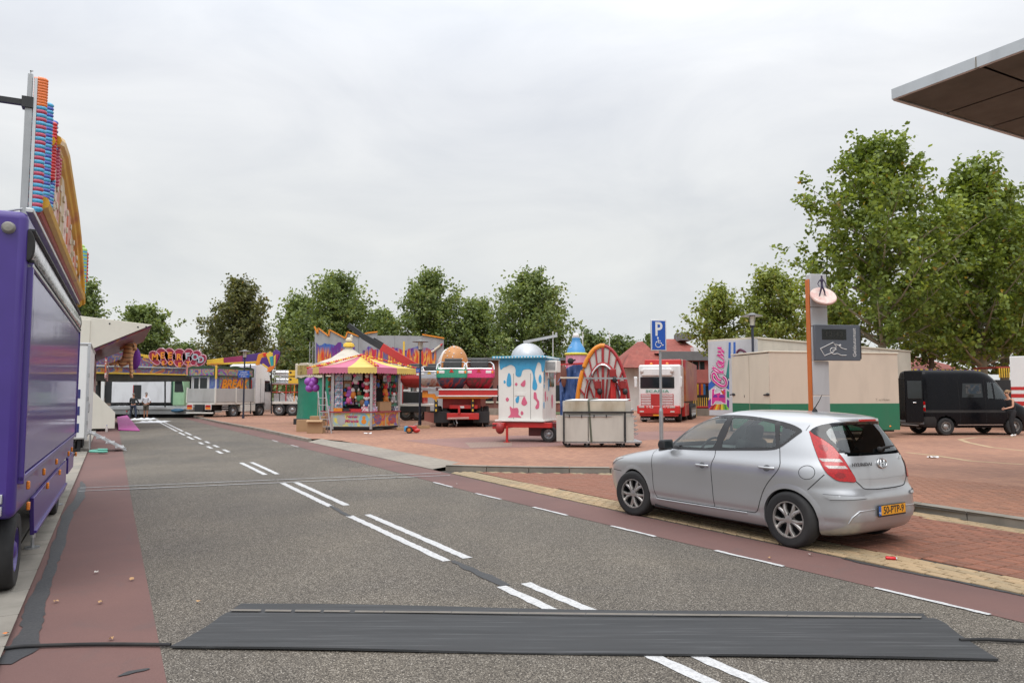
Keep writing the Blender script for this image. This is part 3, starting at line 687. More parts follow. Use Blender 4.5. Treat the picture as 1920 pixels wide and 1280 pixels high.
    for a_, b_, mm in ((.985, 1.018, LCLEAR), (.915, .945, LCLEAR)):
        ql, qr = SH.arc(-.37, .70, .97), SH.arc(-.525, .575, .97)
        dz = (a_ - .985) * .5
        patch(SH, 'reversing_lens', [(sg * (ql + dz), a_), (sg * (qr + dz * .7), a_), (sg * (qr + dz * .7 + .02), b_), (sg * (ql + dz + .03), b_)], SH.end(.012), mm, lamp, .02)
    o_ = [(p[0], p[1]) for p in lpq]; ribbon('lamp_gap', smooth_poly(o_ + [o_[0]], 3, False), SH.end(.0095), .008, SEAM, lamp)
    qa, qb = SH.arc(-.40, .77, .63), SH.arc(-.685, .44, .6)
    patch(SH, 'bumper_strip', [(sg * qa, .635), (sg * qb, .622), (sg * (qb - .02), .60), (sg * (qa - .06), .585), (sg * (qa - .02), .61)], SH.end(.014), SILVER, car, .03)
    ribbon('bumper_shade_line', [(sg * qa, .638), (sg * qb, .625), (sg * (qb - .022), .597), (sg * (qa - .06), .582)], SH.end(.004), .01, mat('soft_shade', (.2, .2, .21), .5, dirt=0), car)  # soft shade under the bumper strip, painted as a grey ribbon
    # head light at the nose
    hq = [SH.arc(3.40, .45, .72, False), SH.arc(2.95, .74, .80, False)]
    patch(SH, 'headlight', [(sg * hq[0], .63), (sg * hq[0], .73), (sg * (hq[0] + .2), .775), (sg * (hq[1] - .05), .80), (sg * hq[1], .79), (sg * (hq[1] - .12), .71), (sg * (hq[0] + .15), .64)], SH.end(.006, False), LCLEAR, car, .03)
    # door mirror
    mi = bpy.data.objects.new('door_mirror', None); C.objects.link(mi); mi.parent = car; mi.location = (1.92, sg * .885, 1.05); mi.scale = (.82,) * 3
    MB().prism([(-.065, -.075), (.02, -.085), (.075, -.05), (.085, .02), (.05, .085), (-.065, .095)], -.12, .12).build('mirror_housing', TRIM, mi, bevel=.035, seg=4, smooth=60)
    MB().bar((0, -sg * .13, -.04), (.0, -sg * .04, -.02), .05, .04).build('mirror_foot', TRIM, mi, bevel=.01)
    MB().obox((-.068, 0, .01), (.012, .17, .12)).build('mirror_glass', DGLASS, mi, bevel=.03, seg=3)
# rear of the car
blk = holes(smooth_poly(rblk, 2), [smooth_poly(rwin, 2)], SH.end(.004), .03); blk.build('rear_window_surround', mat('black_gloss', (.012, .013, .016), .08, dirt=0), car, smooth=60)
RG = glass('rear_glass', (.30, .36, .38)); patch(SH, 'rear_window', smooth_poly(rwin, 2), SH.end(.002), RG, car, .05)
patch(SH, 'windscreen', grow(fw, .03), SH.end(.002, False), CAR_GLASS, car, .05)
# spoiler lip over the window
sp_ = MB(); n = 24
rows = []
for q in np.linspace(-.52, .52, n):
    a = SH.end(.0)(q, 1.452); fall = (abs(q) / .52)**3
    rows.append([a + Vector((.06, 0, .006)), a + Vector((-.035 + .05 * fall, 0, .0)), a + Vector((-.045 + .06 * fall, 0, -.022)), a + Vector((.03, 0, -.03))])
sp_.add([p for r in rows for p in r], [(i * 4 + j, i * 4 + (j + 1) % 4, i * 4 + 4 + (j + 1) % 4, i * 4 + 4 + j) for i in range(n - 1) for j in range(4)] + [(0, 1, 2, 3), tuple((n - 1) * 4 + j for j in (3, 2, 1, 0))])
sp_.build('spoiler', SILVER, car, smooth=50)
e0 = SH.end(0.)(0, 1.44); MB().box(e0.x - .058, e0.x + .01, -.15, .15, 1.422, 1.449).build('brake_light', LRED, car, bevel=.006)
f = SH.end(.0025)
ribbon('tailgate_gap', smooth_poly([(SH.arc(-.62, .5, .78), .785), (.44, .735), (.38, .695), (.2, .682), (0, .68), (-.2, .682), (-.38, .695), (-.44, .735), (-SH.arc(-.62, .5, .78), .785)], 4, False), f, .010, SEAM, car)
ribbon('tailgate_crease_shade', [(-.45, .80), (0, .79), (.45, .80)], f, .006, mat('crease_shade', (.42, .43, .44), .4, .6, dirt=0), car)  # shade of the crease painted as a darker line, panel stays smooth
# licence plate, lettering and emblem
PLATE = mat('plate_yellow', (.78, .34, .015), .45, var=.03, dirt=.08)
xr = SH.end(.02)(0, .45).x
pl = MB().obox((xr, 0, .448), (.012, .53, .128)).build('licence_plate', TRIM, car, bevel=.004)
MB().obox((xr - .008, -.017, .453), (.004, .475, .102)).build('plate_face', PLATE, pl, bevel=.002)
MB().obox((xr - .008, .243, .453), (.004, .042, .102)).build('plate_blue_strip', BLUE, pl)
text('plate_lettering', '50-PTP-9', .112, DARK, pl, (xr - .0112, -.017, .452), (math.pi / 2, 0, -math.pi / 2), .0008, sx=.95, bold=.0015)
text('plate_lettering', 'NL', .034, WHITE, pl, (xr - .0112, .243, .43), (math.pi / 2, 0, -math.pi / 2), .0008)
text('badge_lettering', 'HYUNDAI', .052, mat('badge_grey', (.12, .12, .125), .35, .6, dirt=0), car, SH.end(.012)(.37, .955), (math.pi / 2 - .12, 0, -math.pi / 2 - .13), .002, sx=1.35, bold=.001)
text('badge_lettering', 'i30', .06, CHROME, car, SH.end(.012)(-.42, 1.0), (math.pi / 2 - .14, 0, -math.pi / 2 + .16), .002, bold=.001)
ec = SH.end(.012)(0, .955); eb = bpy.data.objects.new('emblem', None); C.objects.link(eb); eb.parent = car; eb.location = ec; eb.rotation_euler = (math.pi / 2 - .15, 0, -math.pi / 2)
MB().tube([(.085 * math.cos(a), .052 * math.sin(a), 0) for a in np.linspace(0, 2 * math.pi, 32, endpoint=False)], .009, 8, closed=True).build('emblem_ring', CHROME, eb, smooth=60)
MB().bar((-.045, -.038, 0), (-.018, .04, 0), .016, .012).bar((.018, -.04, 0), (.045, .038, 0), .016, .012).bar((-.035, -.006, 0), (.035, .008, 0), .014, .012).build('emblem_letter', CHROME, eb, bevel=.003)
MB().ball((ec.x + .012, 0, .885), (.012, .055, .032), 16, 8).build('tailgate_handle', mat('handle_shade2', (.25, .255, .26), .4, .5, dirt=0), car)
# bumper recess by the plate, its shade painted as a flush darker silver patch
for sg in (1, -1):
    patch(SH, 'bumper_recess', [(sg * .62, .335), (sg * .60, .40), (sg * .52, .452), (sg * .30, .462), (sg * .285, .345)], SH.end(.003), mat('recess_shade_silver', (.45, .455, .47), .4, .5, dirt=.1), car, .04)
    MB().tube([SH.end(.004)(sg * q, z) for q, z in ((.64, .33), (.615, .40), (.53, .462), (.30, .472))], .008, 8).build('recess_edge', SILVER, car, smooth=60)
wp = [SH.end(.03)(q, z) for q, z in ((-.02, 1.10), (-.12, 1.115), (-.34, 1.125))]
MB().tube(wp, [.014, .012, .008], 8).ball(wp[0], .03, 10, 6).build('rear_wiper', BLACK, car)
MB().lathe([(.035, 0), (.03, .02), (.012, .045), (.004, .06)], 14, c=(.22, 0, 1.521)).tube([(.22, 0, 1.565), (.16, -.0, 1.65), (.11, 0, 1.735)], [.006, .005, .003], 8).build('aerial', BLACK, car)
# interior
SEAT = mat('seat_cloth', (.035, .036, .038), .9, bump=.2, bscale=120, dirt=0)
for sx, sy in ((1.05, .36), (1.05, -.36)):
    st = bpy.data.objects.new('front_seat', None); C.objects.link(st); st.parent = car; st.location = (sx, sy, .35)
    MB().obox((.25, 0, .16), (.52, .5, .16)).build('cushion', SEAT, st, bevel=.05, seg=3)
    MB().obox((-.07, 0, .50), (.16, .48, .66), Matrix.Rotation(-.3, 3, 'Y')).build('backrest', SEAT, st, bevel=.06, seg=3)
    MB().obox((-.20, 0, .90), (.11, .27, .20), Matrix.Rotation(-.2, 3, 'Y')).build('headrest', SEAT, st, bevel=.05, seg=3)
st = bpy.data.objects.new('rear_seat', None); C.objects.link(st); st.parent = car; st.location = (.18, 0, .35)
MB().obox((.25, 0, .18), (.5, 1.25, .16)).build('cushion', SEAT, st, bevel=.05, seg=3)
MB().obox((-.02, 0, .46), (.16, 1.25, .56), Matrix.Rotation(-.3, 3, 'Y')).build('backrest', SEAT, st, bevel=.05, seg=3)
for y in (-.38, .38): MB().obox((-.12, y, .76), (.1, .25, .13)).build('headrest', SEAT, st, bevel=.04, seg=3)
MB().obox((1.95, 0, .92), (.62, 1.38, .14)).build('dashboard', mat('dash_plastic', (.05, .052, .055), .6, dirt=0), car, bevel=.05, seg=3)
MB().box(.35, 2.3, -.76, .76, .3, .34).build('cabin_floor', SEAT, car)
for sg in (1, -1): MB().box(.3, 2.2, sg * .74 - .02, sg * .74 + .02, .34, .98).build('door_card', mat('door_card', (.10, .102, .105), .8, dirt=0), car, bevel=.01)
MB().box(-.5, .0, -.5, .5, .95, .97).build('parcel_shelf', SEAT, car)
sw = Matrix.Rotation(R(65), 3, 'Y'); MB().tube([Vector((1.60, .36, .98)) + sw @ Vector((.185 * math.cos(a), .185 * math.sin(a), 0)) for a in np.linspace(0, 6.283, 28, endpoint=False)], .016, 8, closed=True).bar((1.60, .18, .98), (1.60, .54, .98), .03).bar((1.60, .36, .98), (1.85, .36, .92), .05).build('steering_wheel', TRIM, car)
MB().obox((1.72, 0, 1.36), (.03, .22, .06)).build('rear_view_mirror', TRIM, car, bevel=.01)
# wheels (the front pair is turned a little)
for x, y, sg, rz in ((0, .765, 1, 0), (0, -.765, -1, 0), (2.65, .765, 1, R(9)), (2.65, -.765, -1, R(9))):
    wheel(car, (x, y, WR - .006), WR, .205, sg, ALLOY, 5, rz=rz)
# ================================================================== helpers for fairground wagons
def emp(name, parent, loc=(0, 0, 0), rz=0.):
    o = bpy.data.objects.new(name, None); C.objects.link(o); o.parent = parent; o.location = loc; o.rotation_euler = (0, 0, rz); return o
def box(name, m, parent, x0, x1, y0, y1, z0, z1, bevel=.01, seg=2): return MB().box(x0, x1, y0, y1, z0, z1).build(name, m, parent, bevel=bevel, seg=seg)
def hub_wheel(parent, loc, r, wd, sign, rim=None, name='wheel'): return wheel(parent, loc, r, wd, sign, rim or STEEL, 0, name, hub=rim or STEEL, rimr=.58)
def onside(px, py, o, t):                               # pixel -> (distance along t, height) in the upright plane through o
    d = ray(px, py); nx, ny = -t[1], t[0]; k = (o[0] * nx + o[1] * ny) / (d.x * nx + d.y * ny)
    return ((d.x * k - o[0]) * t[0] + (d.y * k - o[1]) * t[1], CH + d.z * k)
def gloss(name, col, rough=.08, ripple=.05):
    m, t, b = nodes(name); lk(t, mixc(t, noise(t, 3, 5), mul(col, .85), mul(col, 1.15)), b.inputs['Base Color']); b.inputs['Roughness'].default_value = .3
    b.inputs['Coat Weight'].default_value = 1; b.inputs['Coat Roughness'].default_value = rough
    bumpn(t, b, noise(t, 1, 3, stretch=(3.4, 1, .12)), ripple, .02); MATS[name] = m
    nb_ = [n for n in t.nodes if n.type == 'BUMP'][0]; lk(t, nb_.outputs[0], b.inputs['Coat Normal']); return m
PURPLE = gloss('purple_paint', (.055, .026, .215), .16, .03); [setattr(n.inputs['Coat Weight'], 'default_value', .3) for n in PURPLE.node_tree.nodes if n.type == 'BSDF_PRINCIPLED']; PURPLEG = gloss('purple_gloss', (.075, .04, .28), .07, .10); [setattr(n.inputs['Coat Weight'], 'default_value', .55) for n in PURPLEG.node_tree.nodes if n.type == 'BSDF_PRINCIPLED']
RIVET = mat('rivet', (.12, .08, .33), .4)
# ------------------------------------------------------------------ purple wagon
PO = (-4.14, 6.30); PT = (-.463, .886)
pw = thing('fair_wagon', 'glossy purple fairground wagon parked on the pavement with orange marker lamps', 'trailer', (*PO, .04), math.atan2(PT[1], PT[0]))
z_ = -.04
box('body', PURPLE, pw, 0, 8.0, .03, 2.45, .70 + z_, 3.32 + z_, .07, 4)
box('serving_shutter', PURPLEG, pw, .22, 7.85, .004, .05, 1.06 + z_, 2.83 + z_, .008)
for x in (.15, 7.92): box('shutter_post', PURPLE, pw, x - .05, x + .02, -.012, .04, .98 + z_, 2.9 + z_, .006)
box('shutter_rail', ALU, pw, .1, 7.95, -.014, .04, 2.845 + z_, 2.875 + z_, .004); box('shutter_rail', PURPLE, pw, .1, 7.95, -.012, .04, 1.0 + z_, 1.05 + z_, .008)
AWN = airbrush('awning_vinyl', [(.50, .49, .52), (.045, .035, .07), (.60, .59, .62), (.07, .055, .12), (.50, .49, .54)], 5, (.5, 1, 1.6), 1.2, .12)
MB().prism([(.03 + .045 * math.cos(a), 3.03 + z_ + .125 * math.sin(a)) for a in np.linspace(0, 6.283, 24, endpoint=False)], .12, 7.95, 'yz').build('awning_roll', AWN, pw)
for zz in (2.9, 3.17): box('awning_rail', DARK, pw, .08, 7.97, -.018, .03, zz + z_ - .012, zz + z_ + .012, .003)
for x in (.07, 7.98): MB().prism([(.03 + .05 * math.cos(a), 3.03 + z_ + .14 * math.sin(a)) for a in np.linspace(0, 6.283, 20, endpoint=False)], x - .03, x + .03, 'yz').build('awning_cap', BLACK, pw, bevel=.01)
box('roof_edge', ALU, pw, .05, 7.95, .0, .06, 3.32 + z_, 3.36 + z_, .006)
MB().prism([(1.47, .33), (6.0, .27), (6.0, .72), (1.30, .72), (1.36, .55)], .012, .05).build('skirt', PURPLE, pw, bevel=.006, loc=(0, 0, z_))
box('rear_skirt', PURPLE, pw, 6.6, 8.0, .02, .06, .45 + z_, .71 + z_, .006)
box('skirt_rail', PURPLE, pw, 1.47, 6.0, -.01, .02, .345 + z_, .375 + z_, .004)
for k, (px, py) in enumerate([(80, 884), (104, 865), (127, 850), (50, 909), (87, 910), (110, 885), (50, 948), (133, 842), (141, 851)]):
    x, z = onside(px, py, PO, PT); MB().obox((x, -.012, z + z_), (.05, .03, .075)).build('marker_lamp', LORANGE, pw, bevel=.01)
for i in range(13): MB().ball((-.002, .24, .95 + i * .18 + z_), (.006, .012, .012), 8, 4).build('rivet', RIVET, pw)
MB().lathe([(.001, .05), (.035, .045), (.05, .025), (.053, 0)], 18, rot=Matrix.Rotation(-math.pi / 2, 3, 'Y')).build('round_lamp', mat('frosted_lamp', (.26, .25, .22), .4), pw, loc=(.0, .17, 3.16 + z_))
for zz in (.78, .88): box('bumper_plate', ALU, pw, -.05, 0, .12, .7, zz + z_ - .04, zz + z_ + .035, .004)
MB().ball((-.03, .3, .99 + z_), (.04, .055, .055), 12, 8).build('tail_lamp', STEEL, pw)
box('chassis', DARK, pw, .2, 7.6, .3, 2.1, .45, .66, .01)
for x, y, s_ in ((.45, .17, -1), (.45, 2.2, 1), (5.0, .17, -1), (5.0, 2.2, 1)): hub_wheel(pw, (x, y, .335), .335, .24, s_, PURPLE)
for x in (2.36, 5.95):
    j = emp('jack_stand', pw, (x, .10, 0)); MB().cyl((0, 0, .12), (0, 0, .5), .028, n=10).build('tube', ALU, j); MB().cyl((0, 0, .02), (0, 0, .2), .018, n=8).build('screw', STEEL, j); MB().cyl((0, 0, 0), (0, 0, .022), .075, n=14).build('foot', STEEL, j)
MB().cyl((8.0, .3, .6), (8.22, .3, .6), .05, n=10).ball((8.24, .3, .6), .07, 10, 6).build('coupling', DARK, pw)
# ------------------------------------------------------------------ its light sign
def bulbc(name, c): return lens(name, c, .15)
BU = {k: bulbc('bulb_' + k, c) for k, c in dict(orange=(.75, .16, .02), cyan=(.07, .38, .62), pink=(.50, .06, .12), blue=(.07, .10, .45), red=(.58, .015, .02), green=(.35, .55, .12), white=(.65, .66, .68)).items()}
sign = thing('light_sign', 'tall fairground sign with rows of coloured bulb caps on the purple wagon roof', 'sign', (*PO, 0), math.atan2(PT[1], PT[0]))
def sp2(px, py): return onside(px, py, PO, PT)
x0, zt = sp2(64, 128); xb, zb = sp2(57, 395)
xm = .42
zf = lambda py: CH + (HZ - py) / (F / (PO[1] + xm * PT[1]))
MB().box(xm - .03, xm + .03, .08, .14, 3.28, zf(190)).box(xm - .02, xm + .02, .09, .13, zf(190), zf(128)).build('mast', STEEL, sign, bevel=.004)
MB().tube([(xm, .11, zf(128)), (xm, .11, zf(122)), (xm + .03, .1, zf(119))], .008, 6).build('cable_end', STEEL, sign)
MB().bar((xm, .1, zf(186)), (xm - .05, 2.2, zf(192)), .05).obox((xm, .12, zf(186)), (.1, .09, .1)).build('stay_bar', DARK, sign)
bme = {}
def bulbs(cols, a, b, n, r=.030, y=.03, amp=0.):
    for i in range(n):
        t = i / max(1, n - 1); x = a[0] + (b[0] - a[0]) * t + amp * math.sin(t * 9); z = a[1] + (b[1] - a[1]) * t
        k = cols[i % len(cols)]
        if (k, r) not in bme:
            mb = MB().lathe([(r * .75, -.05), (r * .75, -.02), (r, -.02), (r, .02), (r * .8, .045), (r * .35, .06), (.001, .063)], 10, rot=Matrix.Rotation(math.pi / 2, 3, 'X'))
            o = mb.build('bulb_cap', BU[k], sign, smooth=60); bme[(k, r)] = o.data
        else: o = bpy.data.objects.new('bulb_cap', bme[(k, r)]); C.objects.link(o); o.parent = sign
        o.location = (x, y, z)
xs = lambda px, py: sp2(px, py)
bulbs(['orange'], (xm, zf(137)), (xm, zf(186)), 10)
bulbs(['cyan', 'pink'], (xm, zf(192)), (xm, zf(388)), 27)
a1 = xm + .62; z2 = lambda py: CH + (HZ - py) / (F / (PO[1] + a1 * PT[1]))
bulbs(['cyan', 'blue'], (a1, z2(186)), (a1, z2(392)), 32); bulbs(['blue', 'cyan'], (a1 + .55, z2(185)), (a1 + .62, z2(235)), 7)
a2 = xm + 1.25; z3 = lambda py: CH + (HZ - py) / (F / (PO[1] + a2 * PT[1]))
bulbs(['red'], (a2 - .15, z3(232)), (a2 - .15, z3(335)), 18); bulbs(['cyan', 'blue'], (a2 - .1, z3(338)), (a2 - .25, z3(392)), 9); bulbs(['pink'], (a2 + .3, z3(245)), (a2 + .35, z3(325)), 13); bulbs(['pink'], (a2 + .6, z3(262)), (a2 + .55, z3(300)), 6)
back = MB()
for xx, za, zc in ((xm, 137, 390), (a1, 186, 394), (a2 - .15, 232, 392)): 
    zz = lambda py: CH + (HZ - py) / (F / (PO[1] + xx * PT[1])); back = MB().box(xx - .04, xx + .04, .05, .075, zz(zc), zz(za)); back.build('letter_backing', ALU, sign)
ROPE = airbrush('rope_light', [(.45, .03, .06), (.72, .36, .02), (.78, .45, .03), (.75, .40, .03), (.45, .04, .06)], 1.1, (1, 1, 1), .3, .3)
outer = [sp2(*p) for p in ((101, 262), (110, 268), (118, 290), (124, 325), (131, 365), (138, 405), (143, 445), (147, 490), (150, 530), (152, 570))]
outer = [(min(x, 7.8), z) for x, z in outer]
for dy, dx in ((0, 0), (.05, -.12)): MB().tube([(x + dx, dy - .02, z - dy) for x, z in outer], .055, 8).build('rope_light', ROPE, sign)
MB().tube([(xx, -.02, zz) for xx, zz in ((.5, 3.52), (2.2, 3.50), (4.6, 3.48), (7.7, 3.46))], .06, 8).build('rope_light', ROPE, sign)
MB().tube([(xx, .03, zz) for xx, zz in ((.5, 3.44), (7.75, 3.40))], .05, 8).build('rope_light', mat('rope_red', (.35, .05, .06), .4), sign)
RB = mat('sign_board_orange', (.52, .15, .08), .45, var=.3, scale=3); RB2 = mat('sign_board_pale', (.66, .45, .40), .5, var=.2); RB3 = mat('sign_board_gold', (.42, .28, .12), .4, var=.3)
def board(pl, y0, y1, m, nm='sign_board'): return MB().prism(pl, y0, y1).build(nm, m, sign, bevel=.006)
ins = [(x - .55, z - .12) for x, z in outer]
band_ = outer + list(reversed(ins)); board(outer[:] + list(reversed([(x - .35, z - .1) for x, z in outer])), .03, .06, RB3)
bl_ = [(93, 385), (99, 350), (105, 312), (111, 300), (117, 322), (123, 352), (129, 385), (135, 425), (140, 462), (145, 505), (149, 545)]
bm2 = [RB, RB3, RB2, RB, RB3, RB2, RB, RB3, RB, mat('sign_board_dark', (.05, .035, .03), .6)]
for k, ((pa, ya), (pb, yb)) in enumerate(zip(bl_, bl_[1:])):
    xa, za = sp2(pa, ya); xc, zc_ = sp2(pb, yb); xa, xc = min(xa, 7.6), min(xc, 7.75); g_ = (xc - xa) * .12
    board([(xa, 3.5), (xc - g_, 3.5), (xc - g_, max(3.6, zc_ - .06)), ((xa + xc) / 2, (za + zc_) / 2), (xa, max(3.6, za - .05))], .0 + .012 * (k % 2), .05, bm2[k])
    for q in range(3): box('lamp_block', CREAM, sign, (xa + xc) / 2 - .05, (xa + xc) / 2 + .05, -.02, .0, 3.6 + q * (za - 3.6) * .3 + .02, 3.6 + q * (za - 3.6) * .3 + .09, .006)
x, z = sp2(75, 405); board([(1.0, 3.52), (2.4, 3.52), (2.2, 4.0), (1.35, 4.25), (1.0, 3.95)], .06, .08, RB2)
gx, gz = sp2(152, 450); gx = min(gx, 7.85)
bulbs(['green'], (7.85, gz - .0), (7.85, 3.55), 26, .05); bulbs(['green', 'cyan'], (7.6, gz - .1), (7.6, 3.55), 24, .05, -.02); bulbs(['red'], (7.7, gz - .15), (7.7, gz - .62), 9, .05, -.04); bulbs(['cyan'], (7.9, 3.5), (7.9, 3.38), 3, .05)
MB().box(.45, 7.9, .09, .13, 3.30, 3.36).build('base_rail', STEEL, sign)
for x in (1.2, 2.6, 4., 5.4, 6.8, 7.7): MB().bar((x, .11, 3.33), (x, .11, 4.0 if x < 6 else 3.9), .035).build('strut', STEEL, sign)
MB().tube([(.12, .5, 3.32), (.28, .3, 3.34), (.4, .12, 3.42)], .012, 6).build('chain', STEEL, sign)
# ------------------------------------------------------------------ white wagon with blue squares, steps and hose
wu = math.atan2(RD.y, RD.x)
def rthing(name, label, cat, u, v, z=0., group=None): return thing(name, label, cat, UV(u, v, z), wu, group)    # local x along the road away, y to the left
ww = rthing('box_trailer', 'white boarded box trailer with dark blue squares beside the metal steps', 'trailer', -.68, 25.3)
box('body', WHITE, ww, 0, 6, 0, 2.45, .42, 3.22, .03)
for i in range(9): box('board', WHITE, ww, -.012, 0, .06 + i * .265, .31 + i * .265, .46, 3.15, .004)
box('corner_post', ALU, ww, -.03, .03, -.02, .05, .40, 3.2, .006); box('roof_trim', ALU, ww, -.03, 6, -.03, 2.47, 3.2, 3.26, .01)
NAVY = mat('navy_paint', (.025, .03, .16), .4)
for zz in (.62, 1.12, 1.62):
    for y in (.20, .42): box('blue_square', NAVY, ww, -.022, -.0125, y, y + .20, zz, zz + .26, .002)
for zz in (.9, 1.6, 2.3): MB().cyl((-.03, .0, zz - .06), (-.03, .0, zz + .06), .025, n=8).build('hinge', STEEL, ww)
MB().tube([(-.05, -.03, 1.2), (-.09, -.04, 1.25), (-.09, -.04, 1.45), (-.05, -.03, 1.5)], .014, 6).build('handle', STEEL, ww)
box('chassis', DARK, ww, .2, 5.8, .3, 2.1, .3, .42)
for x in (2.2, 3.1):
    for y, s_ in ((.25, -1), (2.2, 1)): hub_wheel(ww, (x, y, .3), .3, .2, s_)
for y in (.2, 2.2): MB().cyl((.25, y, 0), (.25, y, .42), .05, n=8).build('jack_leg', DARK, ww)
st = rthing('steps', 'bare aluminium steps leading up to the white box trailer', 'steps', -.66, 25.6)
for x in (0, .95): MB().bar((x, -1.05, .02), (x, .0, .62), .03, .045).build('stringer', ALU, st, bevel=.004)
for k in range(4): box('tread', ALU, st, .02, .93, -.98 + k * .26, -.74 + k * .26, .10 + k * .145, .135 + k * .145, .004)
for x in (0.02, .93): MB().bar((x, -.06, 0), (x, -.06, .6), .03).build('leg', ALU, st)
hs = MB().tube([UV(-.35 + .22 * math.sin(i * .5), 24.6 + .10 * math.cos(i * .5) + .015 * i, .06 + .004 * i) for i in range(20)], .03, 8).build('hose', mat('mint_hose', (.12, .42, .32), .4)); tag(hs, 'coiled mint green hose lying by the white box trailer', 'hose')
# ------------------------------------------------------------------ cream attraction with its flap folded up
CREAM = mat('off_white_panel', (.66, .63, .55), .5, var=.03, dirt=.1)
at_ = rthing('attraction_wagon', 'cream attraction wagon with a raised pointed flap and painted inside', 'attraction', 0, 39.6)
INS = airbrush('maroon_art', [(.05, .01, .02), (.13, .015, .04), (.22, .04, .03), (.10, .02, .10), (.30, .10, .03), (.06, .012, .03)], .9, (1, 1, 1), 1.5)
ART = airbrush('circus_art', [(.05, .02, .16), (.42, .05, .04), (.62, .58, .54), (.45, .04, .05), (.55, .20, .04), (.10, .03, .20), (.5, .3, .08)], 1.3, (1, 1, 1), 2.0, sharp=True)
MB().prism([(-.07, .13), (2.5, .13), (2.5, 2.9), (1.85, 2.75), (1.15, 2.18), (-.07, .87)], 0, .07, 'yz').build('side_panel', CREAM, at_, bevel=.01)
MB().prism([(2.5, 5.45), (-1.5, 5.08), (1.0, 3.83), (2.5, 3.0)], .15, .25, 'yz').build('flap_end', CREAM, at_, bevel=.01)
MB().prism([(2.5, 5.40), (-1.45, 5.04), (1.0, 3.80), (.95, 3.70), (-1.48, 4.96), (2.5, 5.3)], .25, 11.5, 'yz').build('flap', INS, at_)
MB().add([(.25, 2.5, 5.47), (11.5, 2.5, 5.47), (11.5, -1.5, 5.1), (.25, -1.5, 5.1), (.25, 2.5, 5.43), (11.5, 2.5, 5.43), (11.5, -1.5, 5.06), (.25, -1.5, 5.06)], [(0, 1, 2, 3), (4, 5, 6, 7), (0, 3, 7, 4), (1, 2, 6, 5), (3, 2, 6, 7)]).build('flap_roof', CREAM, at_)
box('back_wall', ART, at_, .2, 11.5, 1.0, 1.1, .6, 3.85); box('body', CREAM, at_, .1, 11.5, 1.1, 2.5, .5, 5.2)
box('floor', DARK, at_, .1, 11.5, 0.1, 2.4, .2, .5); box('fascia_rail', ALU, at_, .4, 11.4, .3, .36, 2.98, 3.06); box('fascia_board', ART, at_, .4, 11.4, .36, .44, 2.5, 3.5)
for yy, zz in ((-.9, 4.95), (.3, 5.06), (-1.25, 4.98)): MB().ball((.14, yy, zz), (.02, .04, .04), 8, 6).build('bolt', DARK, at_)
for x in (.5, 6, 11): MB().cyl((x, .3, 0), (x, .3, .3), .06, n=8).build('jack_leg', DARK, at_)
MAG = mat('magenta_board', (.40, .06, .27), .5, var=.12)
ra_ = MB(); q = [G(219, 792), G(238, 788), G(262, 808), G(222, 807)]; tp = [Vector((p.x, p.y, .03 + (.30 if i < 2 else .0) + .02)) for i, p in enumerate(q)]
ra_.add([(p.x, p.y, .004 if i > 1 else p.z - .06) for i, p in enumerate(tp)] + tp, [(0, 1, 2, 3), (4, 5, 6, 7), (0, 1, 5, 4), (1, 2, 6, 5), (2, 3, 7, 6), (3, 0, 4, 7)])
rp = ra_.build('ramp', MAG, None, bevel=.008); tag(rp, 'magenta entrance ramp sloping onto the road from the cream attraction', 'ramp')
bt = thing('water_bottle', 'small clear bottle standing under the edge of the cream attraction', 'bottle', UV(-.25, 38.6, .004)); MB().lathe([(.05, 0), (.055, .02), (.055, .2), (.02, .27), (.02, .3)], 12).build('bottle_body', LCLEAR, bt); MB().cyl((0, 0, .3), (0, 0, .33), .022, n=10).build('cap', BLUE, bt)
# tiger figure leaping out of the facade
def skinned(name, verts, edges, m, parent, sub=2, root=0, loc=(0, 0, 0)):    # verts: (x, y, z, rx, ry)
    me = bpy.data.meshes.new(name); me.from_pydata([v[:3] for v in verts], edges, []); o = bpy.data.objects.new(name, me); C.objects.link(o); o.parent = parent; o.location = loc
    o.modifiers.new('skin', 'SKIN'); lay_ = me.skin_vertices[0].data
    for i, v in enumerate(verts): lay_[i].radius = (v[3], v[4] if len(v) > 4 else v[3]); lay_[i].use_root = (i == root)
    s_ = o.modifiers.new('sub', 'SUBSURF'); s_.levels = s_.render_levels = sub
    o.modifiers['skin'].use_smooth_shade = True; me.materials.append(m); return o
def tigerm():
    m, t, b = nodes('tiger_fur')
    wv = N(t, 'ShaderNodeTexWave', wave_type='BANDS', bands_direction='Z'); wv.inputs['Scale'].default_value = 1.15; wv.inputs['Distortion'].default_value = 4; wv.inputs['Detail'].default_value = 2; lk(t, N(t, 'ShaderNodeTexCoord').outputs['Object'], wv.inputs[0])
    c = mixc(t, noise(t, 1.4, 2), (.68, .25, .04), (.72, .52, .32)); c = mixc(t, ramp(t, wv.outputs[0], [(.0, (1, 1, 1)), (.13, (0, 0, 0))]), c, (.02, .015, .012))
    lk(t, c, b.inputs['Base Color']); b.inputs['Roughness'].default_value = .6; return m
TG = tigerm(); tc_ = P(238, 677, 40.5)
tg = thing('tiger_figure', 'striped orange tiger figure leaping down from the cream attraction front', 'tiger', tc_); tg.scale = (.78,) * 3
